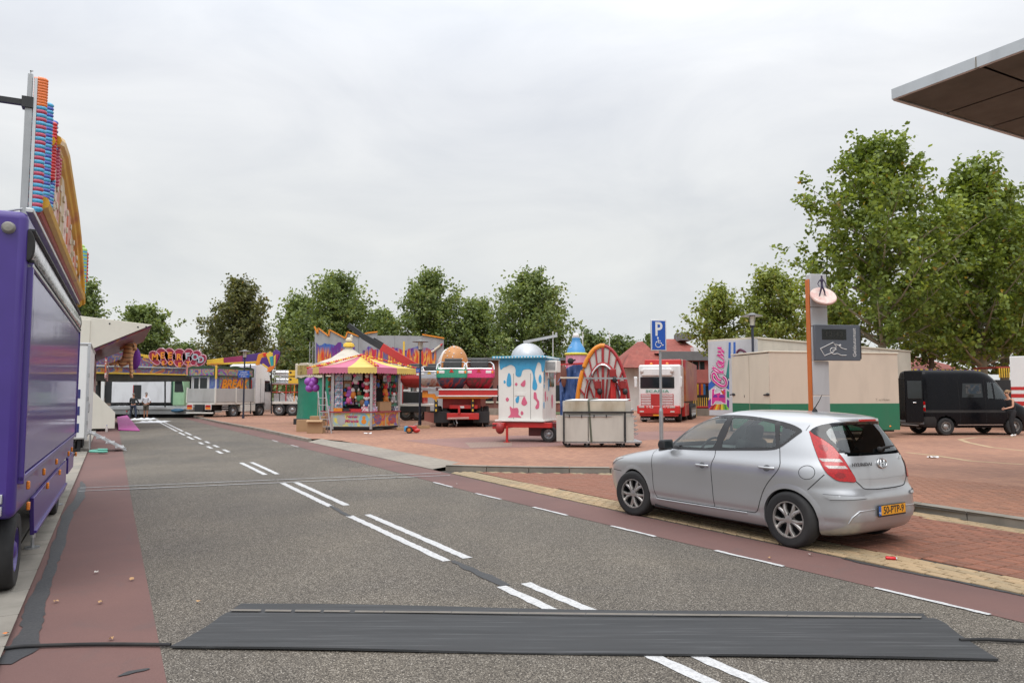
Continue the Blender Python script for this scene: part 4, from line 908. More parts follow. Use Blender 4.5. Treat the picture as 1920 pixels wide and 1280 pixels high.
V_ = [(.10, 0, 1.0, .30, .28), (.10, 0, .55, .34, .32), (-.02, 0, .1, .36, .34), (-.22, -.1, -.2, .28, .26), (-.45, -.25, -.3, .22, .22),
      (.32, -.1, .0, .15, .15), (.42, -.2, -.6, .12, .12), (.50, -.3, -1.05, .10, .11), (.62, -.35, -1.18, .09, .07), (-.45, -.1, .0, .15, .15), (-.85, -.2, -.2, .11, .11), (-1.1, -.3, -.25, .08, .1),
      (.35, .1, 1.15, .16, .16), (.62, .0, .75, .11, .11), (-.25, .1, 1.1, .16, .16), (-.55, 0, .8, .1, .1)]
skinned('tiger_body', V_, [(0, 1), (1, 2), (2, 3), (3, 4), (2, 5), (5, 6), (6, 7), (7, 8), (3, 9), (9, 10), (10, 11), (0, 12), (12, 13), (0, 14), (14, 15)], TG, tg, 2, 1)
MB().ball((-.52, -.42, -.36), (.12, .12, .10), 12, 8).build('muzzle', WHITE, tg); MB().ball((-.53, -.53, -.33), (.04, .03, .03), 8, 6).build('nose', DARK, tg)
for x in (-.58, -.32): MB().ball((x, -.22, -.08), (.07, .04, .08), 8, 6).build('ear', TG, tg); MB().ball((x + .03, -.44, -.25), (.028,) * 3, 8, 6).build('eye', DARK, tg)
box('mounting_bar', DARK, tg, -.05, .05, .1, 2.2, .35, .45)
cl = thing('purple_drape', 'purple painted figure drape beside the tiger on the attraction front', 'decoration', P(253, 672, 41))
MB().ball((0, 0, 0), (.32, .2, .62), 14, 10).build('drape', mat('purple_cloth', (.18, .03, .35), .5), cl); MB().ball((-.05, -.1, .7), .17, 12, 8).build('knob', ORANGE, cl)
# ------------------------------------------------------------------ dance ride at the end of the road
RY = 54.5
ride = thing('dance_ride', 'half built dance ride across the road end with painted beam and silver platform', 'ride', (0, 0, 0))
PA = airbrush('ride_art', [(.08, .02, .25), (.45, .05, .08), (.60, .30, .03), (.05, .12, .35), (.30, .06, .10), (.08, .25, .25), (.5, .1, .05)], .9, (1, 1, 1.2), 1.8)
YP = airbrush('ride_yellow_art', [(.62, .38, .03), (.70, .48, .05), (.62, .34, .03), (.45, .05, .06), (.12, .03, .22)], .35, (1, 1, .4), .8)
pl_ = lambda pts, y0, y1, m, nm, bev=.01: MB().prism([(P(px, py, RY)[0], P(px, py, RY)[2]) for px, py in pts], RY + y0, RY + y1).build(nm, m, ride, bevel=bev)
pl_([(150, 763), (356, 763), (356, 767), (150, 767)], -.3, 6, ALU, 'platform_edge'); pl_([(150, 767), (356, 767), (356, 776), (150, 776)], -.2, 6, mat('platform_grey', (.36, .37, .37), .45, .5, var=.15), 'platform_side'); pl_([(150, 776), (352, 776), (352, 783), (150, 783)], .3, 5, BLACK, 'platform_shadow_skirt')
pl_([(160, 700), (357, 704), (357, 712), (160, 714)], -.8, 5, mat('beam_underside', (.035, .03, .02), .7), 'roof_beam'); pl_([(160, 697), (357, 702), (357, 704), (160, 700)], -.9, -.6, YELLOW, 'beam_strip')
pl_([(160, 687), (357, 692), (357, 702), (160, 697)], -.85, -.7, PA, 'lower_fascia'); pl_([(160, 684), (357, 690), (357, 692), (160, 687)], -1.0, -.6, ALU, 'fascia_rail')
pl_([(180, 660), (255, 661), (290, 668), (357, 682), (357, 690), (180, 684)], -.8, -.65, PA, 'upper_fascia'); pl_([(252, 661), (290, 667), (296, 674), (258, 668)], -.82, -.8, YELLOW, 'fascia_yellow')
pl_([(383, 674), (414, 670), (414, 682), (383, 684)], .5, .8, YELLOW, 'wing_fascia'); pl_([(414.2, 670), (450, 666), (450, 681), (414.2, 682)], .5, .8, mat('wing_maroon', (.30, .03, .10), .4, var=.3), 'wing_fascia'); pl_([(450.2, 666), (484, 660), (486, 680), (450.2, 681)], .5, .8, mat('wing_purple', (.08, .03, .20), .4, var=.3), 'wing_fascia'); pl_([(384, 681), (484, 676), (485, 680), (384, 684)], .45, .49, YP, 'wing_fascia'); pl_([(296, 714), (298, 714), (298, 763), (296, 763)], 1, 1.1, DARK, 'centre_post')
for px in (178, 352): pl_([(px, 712), (px + 4, 712), (px + 4, 763), (px, 763)], .3, .5, DARK, 'post')
HM = mat('heart_maroon', (.32, .015, .05), .4); HE = mat('heart_edge', (.55, .25, .30), .5)
for i, (px, py, rx, ry) in enumerate([(291, 671, 11, 13), (305, 668, 12, 15), (319, 668, 11, 15), (336, 671, 13, 17), (352, 669, 11, 15), (366, 671, 11, 14), (377, 676, 9, 11)]):
    c = P(px, py, RY - 1.2); s_ = F / (RY - 1.2); a_, b_ = rx / s_, ry / s_; tl = (px - 335) / 45 * .35
    pts = [(c.x + math.cos(a) * a_ * (1 - .25 * (math.sin(a) < 0) * abs(math.sin(a))) + math.sin(a) * b_ * tl, c.z + math.sin(a) * b_) for a in np.linspace(0, 6.283, 28, endpoint=False)]
    MB().prism(pts, RY - 1.2, RY - 1.1).build('heart_board', HM, ride)
    MB().tube([(x, RY - 1.2, z) for x, z in pts], .04, 6, closed=True).build('heart_rim', HE, ride)
    text('letter', 'MEERFOD'[i], .62, ORANGE if i < 4 else mat('letter_grey', (.4, .45, .5), .5), ride, (c.x, RY - 1.23, c.z + .05), (math.pi / 2, 0, 0), .02, bold=.02)
    if 0 < i < 5:
        c2 = P(px + 1, py + 13, RY - 1.25); text('letter', ' SOET'[i], .42, ORANGE, ride, (c2.x, RY - 1.26, c2.z), (math.pi / 2, 0, 0), .02, bold=.02)
for k, (pts, col) in enumerate([([(477, 684), (482, 664), (492, 660), (500, 662), (502, 668), (490, 672), (484, 684)], (.70, .28, .03)), ([(491, 662), (499, 661), (501, 668), (493, 668)], (.62, .03, .02)), ([(486, 680), (490, 670), (500, 669), (508, 690), (500, 690)], (.09, .03, .20)), ([(498, 664), (505, 659), (511, 662), (513, 685), (507, 687)], (.70, .50, .06)), ([(505, 669), (512, 667), (513, 686), (508, 687)], (.03, .33, .36)), ([(512, 660), (518, 655), (525, 659), (525, 668), (517, 686), (514, 685)], (.10, .03, .24)), ([(514, 668), (518, 664), (517, 686), (514, 686)], (.72, .5, .08)), ([(519, 664), (524, 664), (518, 684)], (.30, .02, .10)), ([(494, 681), (506, 690), (504, 692), (493, 684)], (.70, .45, .05)), ([(502, 697), (506, 688), (517, 685), (516, 690), (508, 697)], (.66, .18, .03))]):
    pl_(pts, .2 - .05 * k, .3 - .05 * k, mat('fan_%d' % k, col, .4), 'fan_plate')
for px in (380, 420, 460, 500): pl_([(px, 682), (px + 2, 682), (px + 2, 776), (px, 776)], .9, 1.0, DARK, 'post')
bp = thing('tarp_bundle', 'blue folded tarpaulin lying on the silver ride platform', 'tarpaulin', P(331, 772, 54.0)); MB().ball((0, 0, .1), (.42, .2, .14), 12, 8).ball((.2, .05, .12), (.3, .2, .12), 12, 8).build('folds', mat('blue_tarp', (.03, .12, .22), .5, bump=.4, bscale=12), bp)
# white lorry standing behind the ride
lv = thing('box_lorry', 'white box lorry with pale green cab seen under the ride beam', 'lorry', (P(208, 770, 63).x, 63, 0), R(3))
SC = F / 63; lx = lambda px: (px - 208) / SC
box('box_body', mat('lorry_white', (.72, .73, .76), .4, var=.03), lv, 0, lx(316), 0, 2.5, 1.0, 3.6, .02); box('rear_door', WHITE, lv, lx(186), lx(192), .2, .3, .9, 3.5); box('open_bay', DARK, lv, lx(192), 0, .4, 2.4, .95, 3.5)
box('side_hatch', DARK, lv, lx(248), lx(262), -.02, 0, 1.3, 2.5, .004); box('hatch_edge', RED, lv, lx(247), lx(248), -.03, 0, 1.3, 2.5, .004)
GRN = mat('pale_green_paint', (.32, .55, .34), .35, coat=.4); DGRN = mat('dark_green_paint', (.02, .10, .06), .4)
box('cab_rear', DGRN, lv, lx(316), lx(320), .1, 2.4, .9, 3.5, .02); MB().prism([(lx(320), .75), (lx(342), .75), (lx(342), 1.9), (lx(337), 3.0), (lx(332), 3.4), (lx(320), 3.4)], 0, 2.4).build('cab', GRN, lv, bevel=.05)
MB().prism([(lx(323), 1.9), (lx(340), 1.9), (lx(336), 2.9), (lx(323), 2.9)], -.02, 0).build('side_window', DGLASS, lv); box('chassis', DARK, lv, -.2, lx(330), .3, 2.2, .6, 1.0)
for px in (222, 233, 328): hub_wheel(lv, (lx(px), .2, .48), .48, .3, -1, WHITE); hub_wheel(lv, (lx(px), 2.3, .48), .48, .3, 1, WHITE)
CREAM = MATS['cream_paint']
# ================================================================== break dance flatbed lorry
LW = mat('lorry_cream', (.68, .67, .62), .4, var=.05, dirt=.2); GBOARD = mat('grey_dropside', (.42, .42, .41), .5, var=.08, dirt=.25)
fb = thing('flatbed_lorry', 'white flatbed lorry carrying a painted pay booth', 'lorry', (-20.8, 52.0, 0), math.atan2(.937, .35))
ZB = 1.10
box('bed', LW, fb, 0, 4.1, 0, 2.5, ZB - .12, ZB + .06, .02)
for x0, x1 in ((.08, 2.0), (2.08, 4.0)): box('dropside', GBOARD, fb, x0, x1, -.03, .02, ZB + .06, 2.12, .01); box('dropside', GBOARD, fb, x0, x1, 2.48, 2.53, ZB + .06, 2.12, .01)
box('tailboard', GBOARD, fb, -.03, .02, .08, 2.42, ZB + .06, 2.12, .01)
for x, y in ((0, 0), (2.04, -.02), (4.04, 0), (0, 2.5), (2.04, 2.5), (4.04, 2.5)): box('bed_post', LW, fb, x - .05, x + .05, y - .05, y + .05, ZB, 2.2, .006)
for y in (.25, 1.9): 
    box('lamp_board', WHITE, fb, -.10, -.06, y, y + .55, .62, 1.0, .01); box('tail_lamp', LORANGE, fb, -.12, -.10, y + .04, y + .5, .66, .80, .01); box('brake_lamp', LRED, fb, -.12, -.10, y + .04, y + .5, .81, .97, .01)
box('tow_plate', DARK, fb, -.14, -.05, .9, 1.7, .5, 1.0); box('under_bumper', LW, fb, -.16, -.08, .05, 2.4, .36, .46, .01); box('chassis', DARK, fb, -.05, 5.4, .75, 1.75, .55, .98)
for k in range(3): box('step_bar', ALU, fb, .7, 1.3, -.02, .04, .55 + .16 * k, .62 + .16 * k, .006)
box('side_tank', LW, fb, 2.6, 4.2, .0, .5, .45, .95, .03)
for x in (1.9, 4.75):
    for y, s_ in ((.18, -1), (2.32, 1)): hub_wheel(fb, (x, y, .5), .5, .34, s_, STEEL)
    box('mudguard', DARK, fb, x - .55, x + .55, .02, .36, .98, 1.03, .01)
cab = MB().prism([(4.2, .75), (4.25, 1.02), (5.3, 1.05), (5.35, .5), (6.0, .5), (6.05, 1.3), (6.0, 2.0), (5.85, 2.9), (5.6, 3.55), (5.2, 3.95), (4.5, 4.02), (4.2, 3.9)], 0.02, 2.48).build('cab', mat('clean_white', (.84, .84, .83), .3, var=.02, dirt=0), fb, bevel=.09, seg=3)
MB().prism([(5.25, 1.9), (5.92, 1.9), (5.78, 2.75), (5.25, 2.75)], -.0, .03).build('side_window', DGLASS, fb); box('windscreen', DGLASS, fb, 5.86, 5.95, .2, 2.3, 2.0, 2.85)
ribbon_ = MB().box(4.75, 4.77, .012, .03, 1.1, 2.9).box(5.22, 5.235, .012, .03, 1.1, 2.9).box(4.75, 5.235, .012, .03, 1.085, 1.10); tag(ribbon_.build('door_gap', SEAM, fb), kind='stuff')
MB().tube([(4.3, .2, 3.9), (4.35, .15, 4.1), (5.2, .2, 4.08)], .03, 6).build('roof_bar', WHITE, fb); box('mirror', DARK, fb, 5.85, 5.95, -.18, 0, 2.0, 2.6, .02)
# the booth is another thing, standing on the bed
bo = thing('pay_booth', 'pay booth with wavy painted sign boards and orange BREAK DANCE lettering', 'booth', (-20.8, 52.0, 0), math.atan2(.937, .35))
BLP = airbrush('booth_blue', [(.10, .16, .32), (.16, .24, .42), (.08, .12, .40), (.20, .28, .42)], 1.5)
box('booth_body', BLP, bo, .25, 3.95, .15, 2.35, ZB + .08, 3.05, .02)
for y0, y1 in ((1.7, 2.15), (.95, 1.6)): w_ = box('window', DGLASS, bo, .22, .25, y0, y1, 2.0, 2.85, .006); MB().box(.21, .24, y0 - .06, y0, 1.95, 2.9).box(.21, .24, y1, y1 + .06, 1.95, 2.9).box(.21, .24, y0 - .06, y1 + .06, 2.9, 2.95).build('window_frame', WHITE, w_)
for y in (.18, .8, 2.3): box('corner_post', WHITE, bo, .18, .26, y - .04, y + .04, ZB + .08, 3.05, .01)
ART2 = airbrush('booth_art', [(.02, .10, .05), (.03, .06, .40), (.40, .03, .25), (.05, .35, .30), (.60, .25, .03), (.10, .03, .30), (.03, .25, .10)], 1.6, (1, 1, 1), 2.2, sharp=False)
DKG = mat('sign_green', (.03, .07, .035), .5)
wav = lambda L: [(0, 0), (L, 0)] + [(L * (1 - i / 16), .62 + .09 * abs(math.sin(i / 16 * math.pi * 3)) + .06 * math.sin(i / 16 * math.pi)) for i in range(17)]
b1 = MB().prism([(a, b + 2.98) for a, b in wav(2.5)], -.02, .06, 'yz').build('sign_board', DKG, bo); box('sign_art', ART2, b1, -.03, -.02, .15, 2.35, 3.05, 3.5, .004)
b1.location = (.0, 0, 0)
b2 = MB().prism([(a, b + 2.98) for a, b in wav(3.9)], -.05, .03, 'xz').build('sign_board', DKG, bo); box('sign_art', ART2, b2, .15, 3.75, -.062, -.05, 3.05, 3.5, .004)
MB().box(-.06, .04, -.08, .02, 2.8, 3.75).build('sign_corner', YELLOW, bo, bevel=.01)
box('front_art', ART2, bo, .5, 3.6, .11, .15, ZB + .1, 2.98, .004)
text('lettering', 'BREAK', .86, ORANGE, bo, (1.95, .08, 2.42), (math.pi / 2, 0, 0), .015, .25, sx=1.02, bold=.035); text('lettering', 'DANCE', .86, ORANGE, bo, (2.05, .08, 1.78), (math.pi / 2, 0, 0), .015, .25, sx=1.02, bold=.035)
box('side_door', RED, bo, 3.65, 3.9, .11, .15, ZB + .1, 2.8)
# ------------------------------------------------------------------ lamp posts
def lamp_post(px, py, Y, h, label, plate=None, zg=.104):
    g = P(px, py, Y); o = thing('street_lamp', label, 'lamp', (g.x, Y, zg)); g0 = h
    POST = mat('lamp_post_blue', (.022, .028, .05), .45)
    MB().cyl((0, 0, 0), (0, 0, h - .55), .065, .05, 12).cyl((0, 0, 0), (0, 0, .25), .09, n=12).build('post', POST, o)
    MB().lathe([(.06, h - .58), (.12, h - .52), (.12, h - .50)], 16).build('lamp_base', POST, o)
    MB().lathe([(.10, h - .50), (.12, h - .12)], 16).build('lamp_glass', mat('lamp_diffuser', (.62, .60, .52), .3), o)
    for k in range(4): a = k * 1.571 + .4; MB().cyl((.13 * math.cos(a), .13 * math.sin(a), h - .5), (.13 * math.cos(a), .13 * math.sin(a), h - .1), .008, n=6).build('lamp_rod', DARK, o)
    MB().lathe([(.001, h + .03), (.10, h + .02), (.14, h - .03), (.42, h - .09), (.42, h - .115), (.13, h - .10), (.001, h - .10)], 28).build('lamp_shade', mat('lamp_shade_grey', (.18, .18, .18), .4, .4), o)
    if plate:
        b = MB().box(-.38 if plate == 2 else -.55, .38 if plate == 2 else 0, -.10, -.075, plate == 2 and 2.72 or 2.75, plate == 2 and 3.2 or 2.95).build('plate', mat('sign_blue', (.02, .10, .42), .4), o, bevel=.01)
        for i, tx in enumerate(('verboden', 'te parkeren', 'za 20 u.') if plate == 2 else ('Kerkstraat',)): text('plate_lettering', tx, (.13 if plate == 2 else .1), WHITE, b, (0 if plate == 2 else -.27, -.104, 3.09 - i * .135 if plate == 2 else 2.85), (math.pi / 2, 0, 0), .003)
    return o
lamp_post(456, 783, 50.0, 4.6, 'dark lamp post with a blue notice plate beside the flatbed lorry', 2)
lamp_post(787, 797, 38.5, 4.45, 'dark lamp post with a small blue name plate by the striped booth', 1)
lamp_post(1415, 800, 30.4, 4.95, 'dark lamp post rising behind the green and cream trailer')
# ------------------------------------------------------------------ equipment trailer with yellow cases
et = thing('equipment_trailer', 'flat trailer with red rack frame carrying yellow cases', 'trailer', (P(506, 778, 55.5).x, 55.5, .1), R(8))
k_ = 55.5 / F; ex = lambda px: (px - 506) * k_; ez = lambda py: CH - .1 + (HZ - py) * k_
box('bed', LW, et, 0, ex(566), 0, 2.4, ez(757), ez(752)); box('chassis', DARK, et, .1, ex(560), .4, 2, ez(766), ez(757))
for px in (522, 546):
    for y, s_ in ((.15, -1), (2.25, 1)): hub_wheel(et, (ex(px), y, .46), .46, .3, s_)
for px in (508, 534, 549, 562):
    for y in (.1, 2.3): box('frame_post', RED if px != 549 else ORANGE, et, ex(px) - .03, ex(px) + .03, y - .03, y + .03, ez(752), ez(720), .004)
for z in (720, 735): box('frame_rail', RED, et, ex(507), ex(563), .06, .12, ez(z) - .03, ez(z) + .03, .004)
box('rack_deck', ALU, et, ex(508), ex(563), .05, 2.35, ez(720), ez(718))
for i in range(4): MB().obox((ex(537) + i * .22, .4, ez(747)), (.16, .06, .45), Matrix.Rotation(-.6, 3, 'Y')).build('folded_seat', WHITE, et, bevel=.03)
for i in range(3): box('crate', ALU, et, ex(510) + i * .45, ex(510) + i * .45 + .4, .5, 1.5, ez(752), ez(738))
for i, (t_, b_) in enumerate(((694, 705), (707, 719))):
    cs = thing('flight_case', 'yellow fronted equipment case in the %s row on the red rack trailer' % ('top', 'lower')[i], 'case', (et.location.x, et.location.y, .1), R(8))
    box('case_front', YELLOW, cs, ex(538), ex(557), -.02, 2.2, ez(b_) + .01, ez(t_), .02); box('slot', DARK, cs, ex(540), ex(544), -.03, -.02, ez(t_ + 6), ez(t_ + 2.5), .004)
    for z in (t_ + .5, b_ - 1.5): box('rail', ALU, cs, ex(512), ex(538), 0, .06, ez(z) - .03, ez(z) + .03); box('rail', ALU, cs, ex(512), ex(538), 2.1, 2.16, ez(z) - .03, ez(z) + .03)
    for px in (512, 522, 532): box('rail_post', ALU, cs, ex(px), ex(px) + .05, 0, .05, ez(b_) + .01, ez(t_))
    MB().cyl((ex(513), .8, ez(b_) + .25), (ex(536), .8, ez(b_) + .25), .2, n=12).build('motor', ALU, cs)
# ------------------------------------------------------------------ carousel under green sheets
cx = P(652, 780, 42.5).x
ca = thing('carousel', 'closed carousel with green tarpaulin walls and a cream tent roof', 'carousel', (cx, 42.5, .104))
TARP = mat('green_tarp', (.02, .22, .14), .42, var=.25, scale=1.6, bump=.7, bscale=3.5, dirt=.15)
n = 72; mb = MB(); rr = 2.75
rows = []
for z, k in ((.28, 1.02), (.6, 1.0), (1.2, 1.01), (1.9, .995), (2.6, 1.0)): rows.append([(math.cos(2 * math.pi * i / n) * rr * (k + .012 * math.sin(i * 2.1 + z * 3)), math.sin(2 * math.pi * i / n) * rr * (k + .012 * math.sin(i * 2.1 + z * 3)), z) for i in range(n)])
mb.add([p for r in rows for p in r], [(j * n + i, j * n + (i + 1) % n, (j + 1) * n + (i + 1) % n, (j + 1) * n + i) for j in range(4) for i in range(n)]); mb.build('tarpaulin', TARP, ca, smooth=60)
GOLD = airbrush('gold_scene', [(.10, .07, .02), (.30, .22, .07), (.45, .36, .12), (.20, .16, .05)], 3)
for i in range(12):
    a = 2 * math.pi * (i + .5) / 12; rt = Matrix.Rotation(a - math.pi / 2 + math.pi, 4, 'Z'); ap = rr * 1.03
    fa = emp('fascia_board', ca, (math.cos(a) * ap, math.sin(a) * ap, 0), a + math.pi / 2)
    hw = ap * math.tan(math.pi / 12)
    MB().prism([(-hw, 2.58), (-hw * .3, 2.5), (hw * .3, 2.58), (hw, 2.5), (hw, 3.22), (hw * .4, 3.34), (-hw * .4, 3.34), (-hw, 3.22)], -.03, .03).build('board', CREAM, fa); box('scene', GOLD, fa, -hw * .8, hw * .8, -.045, -.031, 2.68, 3.2, .004)
    box('pillar', CREAM, fa, hw - .06, hw + .06, -.08, .04, 2.5, 3.3)
MB().lathe([(2.8, 3.12), (2.0, 3.32), (1.0, 3.68), (.25, 4.2), (.2, 4.3)], 24, c=(0, 0, 0)).build('roof', mat('cream_canvas', (.52, .48, .41), .8, var=.08, scale=1.2, bump=.15, bscale=6), ca, smooth=20)
MB().lathe([(.2, 4.3), (.34, 4.36), (.3, 4.52), (.16, 4.58)], 12).build('finial_base', YELLOW, ca); MB().ball((0, 0, 4.72), (.2, .12, .16), 10, 8).ball((.14, 0, 4.9), (.08, .06, .14), 8, 6).bar((-.1, 0, 4.55), (-.1, 0, 4.75), .05).bar((.1, 0, 4.55), (.1, 0, 4.75), .05).build('finial_horse', CREAM, ca)
box('base', DARK, ca, -2.4, 2.4, -2.4, 2.4, 0, .3)
# ------------------------------------------------------------------ prize booth
KC = Vector((P(676, 790, 35.1).x, 35.1, .104)); KA = R(-3.5)          # front face turned a little to the left
ki = thing('prize_booth', 'six sided prize booth with a pink and yellow striped tent roof', 'booth', KC, KA)
SD = 1.8; AP = SD * .866
PANEL = [airbrush('duck_panel', [(.65, .50, .05), (.70, .60, .10), (.25, .45, .55), (.68, .45, .06), (.60, .60, .55)], 1.6, (1, 1, 1), .6), airbrush('toy_panel', [(.10, .05, .35), (.60, .10, .05), (.65, .40, .05), (.05, .15, .45), (.55, .05, .10)], 2.2, (1, 1, 1), 1.4)]
TEXT_R = mat('text_magenta', (.45, .02, .12), .4)
for i in range(6):
    a = -math.pi / 2 + i * math.pi / 3; fa = emp('counter_side', ki, (math.cos(a) * AP, math.sin(a) * AP, 0), a + math.pi / 2); h = SD / 2
    pn = box('panel', PANEL[0 if i == 0 else 1], fa, -h + .05, h - .05, -.03, .02, .18, .80, .01); box('sill', mat('counter_red', (.36, .03, .05), .4), fa, -h - .04, h + .04, -.12, .3, .80, .85, .01); box('plinth', DARK, fa, -h, h, .0, .1, .06, .18)
    MB().box(-h + .04, h - .04, -.04, -.03, .78, .80).box(-h + .04, h - .04, -.04, -.03, .17, .19).box(-.012, .012, -.036, -.03, .19, .78).build('panel_trim', ALU, pn)
    box('corner_post', ALU, fa, h - .06, h + .06, -.05, .07, .05, 2.75, .01)
    if i in (0,):
        text('lettering', 'Nannes', .17, TEXT_R, pn, (.02, -.035, .62), (math.pi / 2, 0, 0), .003, .2, bold=.006); text('lettering', 'Miranda', .19, TEXT_R, pn, (.02, -.035, .42), (math.pi / 2, 0, 0), .003, .2, bold=.006)
        MB().ball((.58, -.035, .40), (.12, .006, .12), 16, 8).ball((.58, -.035, .58), (.08, .006, .08), 14, 8).build('duck', ORANGE, pn); MB().ball((.58, -.031, .48), (.22, .003, .26), 24, 8).build('duck_ground', mat('pale_blue', (.22, .48, .62), .5), pn); MB().ball((-.45, -.033, .46), (.2, .005, .24), 16, 8).ball((-.4, -.033, .66), (.1, .005, .09), 12, 8).build('elephant', mat('toy_grey', (.40, .41, .42), .5), pn)
    elif i in (1, 5):
        for dx, cc in ((-.5, (.05, .06, .35)), (.45, (.25, .03, .12))): MB().ball((dx, -.034, .5), (.26, .005, .24), 18, 8).build('picture', airbrush('pic%d%d' % (i, dx > 0), [cc, (.5, .1, .05), (.05, .1, .3), (.6, .3, .1)], 5), pn)
PINK = mat('pink_canvas', (.52, .15, .24), .75, var=.06, scale=1.5, bump=.2, bscale=7); YELC = mat('yellow_canvas', (.66, .50, .13), .75, var=.06, scale=1.5, bump=.2, bscale=7)
ER_, EZ, AZ = 2.62, 2.82, 3.45; FRL = .24
for i in range(12):
    def hexp(t):                                        # t in sixths of the way round the hexagon
        s_ = t % 6; k = int(s_); f = s_ - k; c = [Vector((math.cos(-math.pi / 2 + math.pi / 6 + math.pi / 3 * (q + 0)) * ER_, math.sin(-math.pi / 2 + math.pi / 6 + math.pi / 3 * q) * ER_, EZ)) for q in (k, k + 1)]
        return c[0].lerp(c[1], f)
    a, b = hexp(i / 2), hexp(i / 2 + .5); ap = Vector((0, 0, AZ)); m = (PINK, YELC)[i % 2]; mid = 5
    vs = []; 
    for r in range(mid + 1):
        t = r / mid; sag = -.07 * math.sin(t * math.pi); vs += [ap.lerp(a, t) + Vector((0, 0, sag)), ap.lerp(b, t) + Vector((0, 0, sag))]
    mb = MB().add(vs, [(2 * r, 2 * r + 1, 2 * r + 3, 2 * r + 2) for r in range(mid)]); pnl = mb.build('roof_panel', m, ki, smooth=40)
    k = 9; fr = [a.lerp(b, j / k) for j in range(k + 1)]; vv = []
    for j, p in enumerate(fr): vv += [p, p - Vector((0, 0, FRL))]
    fs = [(2 * j, 2 * j + 1, 2 * j + 3, 2 * j + 2) for j in range(k)]
    for j in range(k): q = len(vv); vv.append((fr[j] + fr[j + 1]) / 2 - Vector((0, 0, FRL + .05))); fs.append((2 * j + 1, q, 2 * j + 3))
    MB().add(vv, fs).build('valance', m, pnl, smooth=0)
    if i % 2 == 0:
        for col, ph in (('red', 0), ('orange', .5)):
            bs = MB()
            for j in range(22):
                if (j // 2) % 2 == (0 if ph else 1): continue
                for sd_ in (-.06, .06):
                    p = ap.lerp(a, .06 + .93 * j / 21); bs.ball(p + Vector((sd_ * -a.y / ER_, sd_ * a.x / ER_, .05)), .042, 8, 5)
            tag(bs.build('bulb_string', BU[col] if col == 'red' else YELLOW, ki), kind='stuff')
MB().ball((0, 0, AZ + .02), (.1, .1, .08), 12, 6).build('roof_cap', RED, ki)
box('floor', DARK, ki, -1.3, 1.3, -1.3, 1.3, .02, .08); MB().lathe([(1.0, .1), (1.0, .95)], 6).build('inner_stand', mat('inner_green', (.03, .22, .15), .6), ki); MB().lathe([(1.1, .9), (1.1, 2.8)], 6).build('added_dark_lining', mat('added_dark_lining', (.03, .028, .03), .8), ki)  # dark lining added round the stand so the booth inside looks dark
MB().cyl((0, 0, .1), (0, 0, 3.5), .06, n=10).build('centre_pole', ALU, ki)
TOYC = {'pink': (.62, .10, .28), 'red': (.55, .03, .04), 'white': (.68, .66, .66), 'blue': (.05, .16, .48), 'black': (.03, .03, .035), 'brown': (.22, .11, .05), 'green': (.06, .25, .12), 'orange': (.62, .2, .03), 'grey': (.3, .3, .3), 'purple': (.28, .08, .38)}
TM = {k: mat('toy_' + k, c, .6, var=.25, scale=9, dirt=0) for k, c in TOYC.items()}
PKG = airbrush('toy_package', [(.62, .12, .30), (.70, .68, .70), (.15, .35, .55), (.66, .20, .35), (.70, .66, .66), (.5, .05, .2)], 9, (1, 1, 1), .5, .3, sharp=True)
PKG2 = airbrush('doll_card', [(.70, .68, .68), (.60, .08, .20), (.70, .66, .66), (.12, .10, .12), (.66, .5, .5)], 12, (1, 1, 1), .5, .3, sharp=True)
def kloc(face, x, y, z):                                # a place on the booth: face number, across, out of the face, height
    a = -math.pi / 2 + face * math.pi / 3; c = Vector((math.cos(a) * (AP - y), math.sin(a) * (AP - y), z)) + Vector((-math.sin(a), math.cos(a), 0)) * x
    return KC + Matrix.Rotation(KA, 3, 'Z') @ c, KA + a + math.pi / 2
def toy_card(face, x, z, w_, h_, m, label, group, d=.05, y=.1):
    p, r = kloc(face, x, y, z); o = thing('toy_package', label, 'toy', p, r, group)
    MB().box(-w_ / 2, w_ / 2, -d, 0, -h_ / 2, h_ / 2).build('box', m, o, bevel=.008); MB().box(-w_ * .32, w_ * .32, -d - .006, -d, -h_ * .38, h_ * .1).build('window', CLEAR, o); MB().tube([(0, -d / 2, h_ / 2), (.01, -d / 2, h_ / 2 + .06), (0, -d / 2, h_ / 2 + .1)], .005, 5).build('hook', STEEL, o)
def plush(face, x, z, c1, c2, label, group, s_=.16, y=.12):
    p, r = kloc(face, x, y, z); o = thing('plush_toy', label, 'toy', p, r, group)
    MB().ball((0, 0, 0), (s_ * .8, s_ * .65, s_), 12, 8).build('body', TM[c1], o); MB().ball((0, -.03, s_ * 1.3), s_ * .62, 12, 8).build('head', TM[c2], o)
    for sx in (-1, 1): MB().ball((sx * s_ * .45, 0, s_ * 1.85), s_ * .25, 8, 6).build('ear', TM[c1], o); MB().ball((sx * s_ * .75, -.04, -s_ * .7), (s_ * .3, s_ * .3, s_ * .4), 8, 6).build('leg', TM[c2], o)
    MB().cyl((0, 0, s_ * 1.8), (0, 0, s_ * 2.4), .004, n=5).build('string', DARK, o)
g1, g2, g3, g4 = 'pink boxed toys hung in a column', 'doll cards hung in a ladder', 'red plush toys on a string', 'plush toys hung along the booth'
for k in range(5): toy_card(0, -.62, 2.38 - k * .31, .36, .29, PKG, '%s boxed pink and white toy in the hanging column by the booth post' % ('topmost', 'second from top', 'middle', 'second from bottom', 'lowest')[k], g1)
for k in range(6): toy_card(1, -.72, 2.35 - k * .25, .34, .23, PKG2, 'small white doll card, %s of the six hung like a ladder from the booth post' % ('first', 'second', 'third', 'fourth', 'fifth', 'lowest')[k], g2)
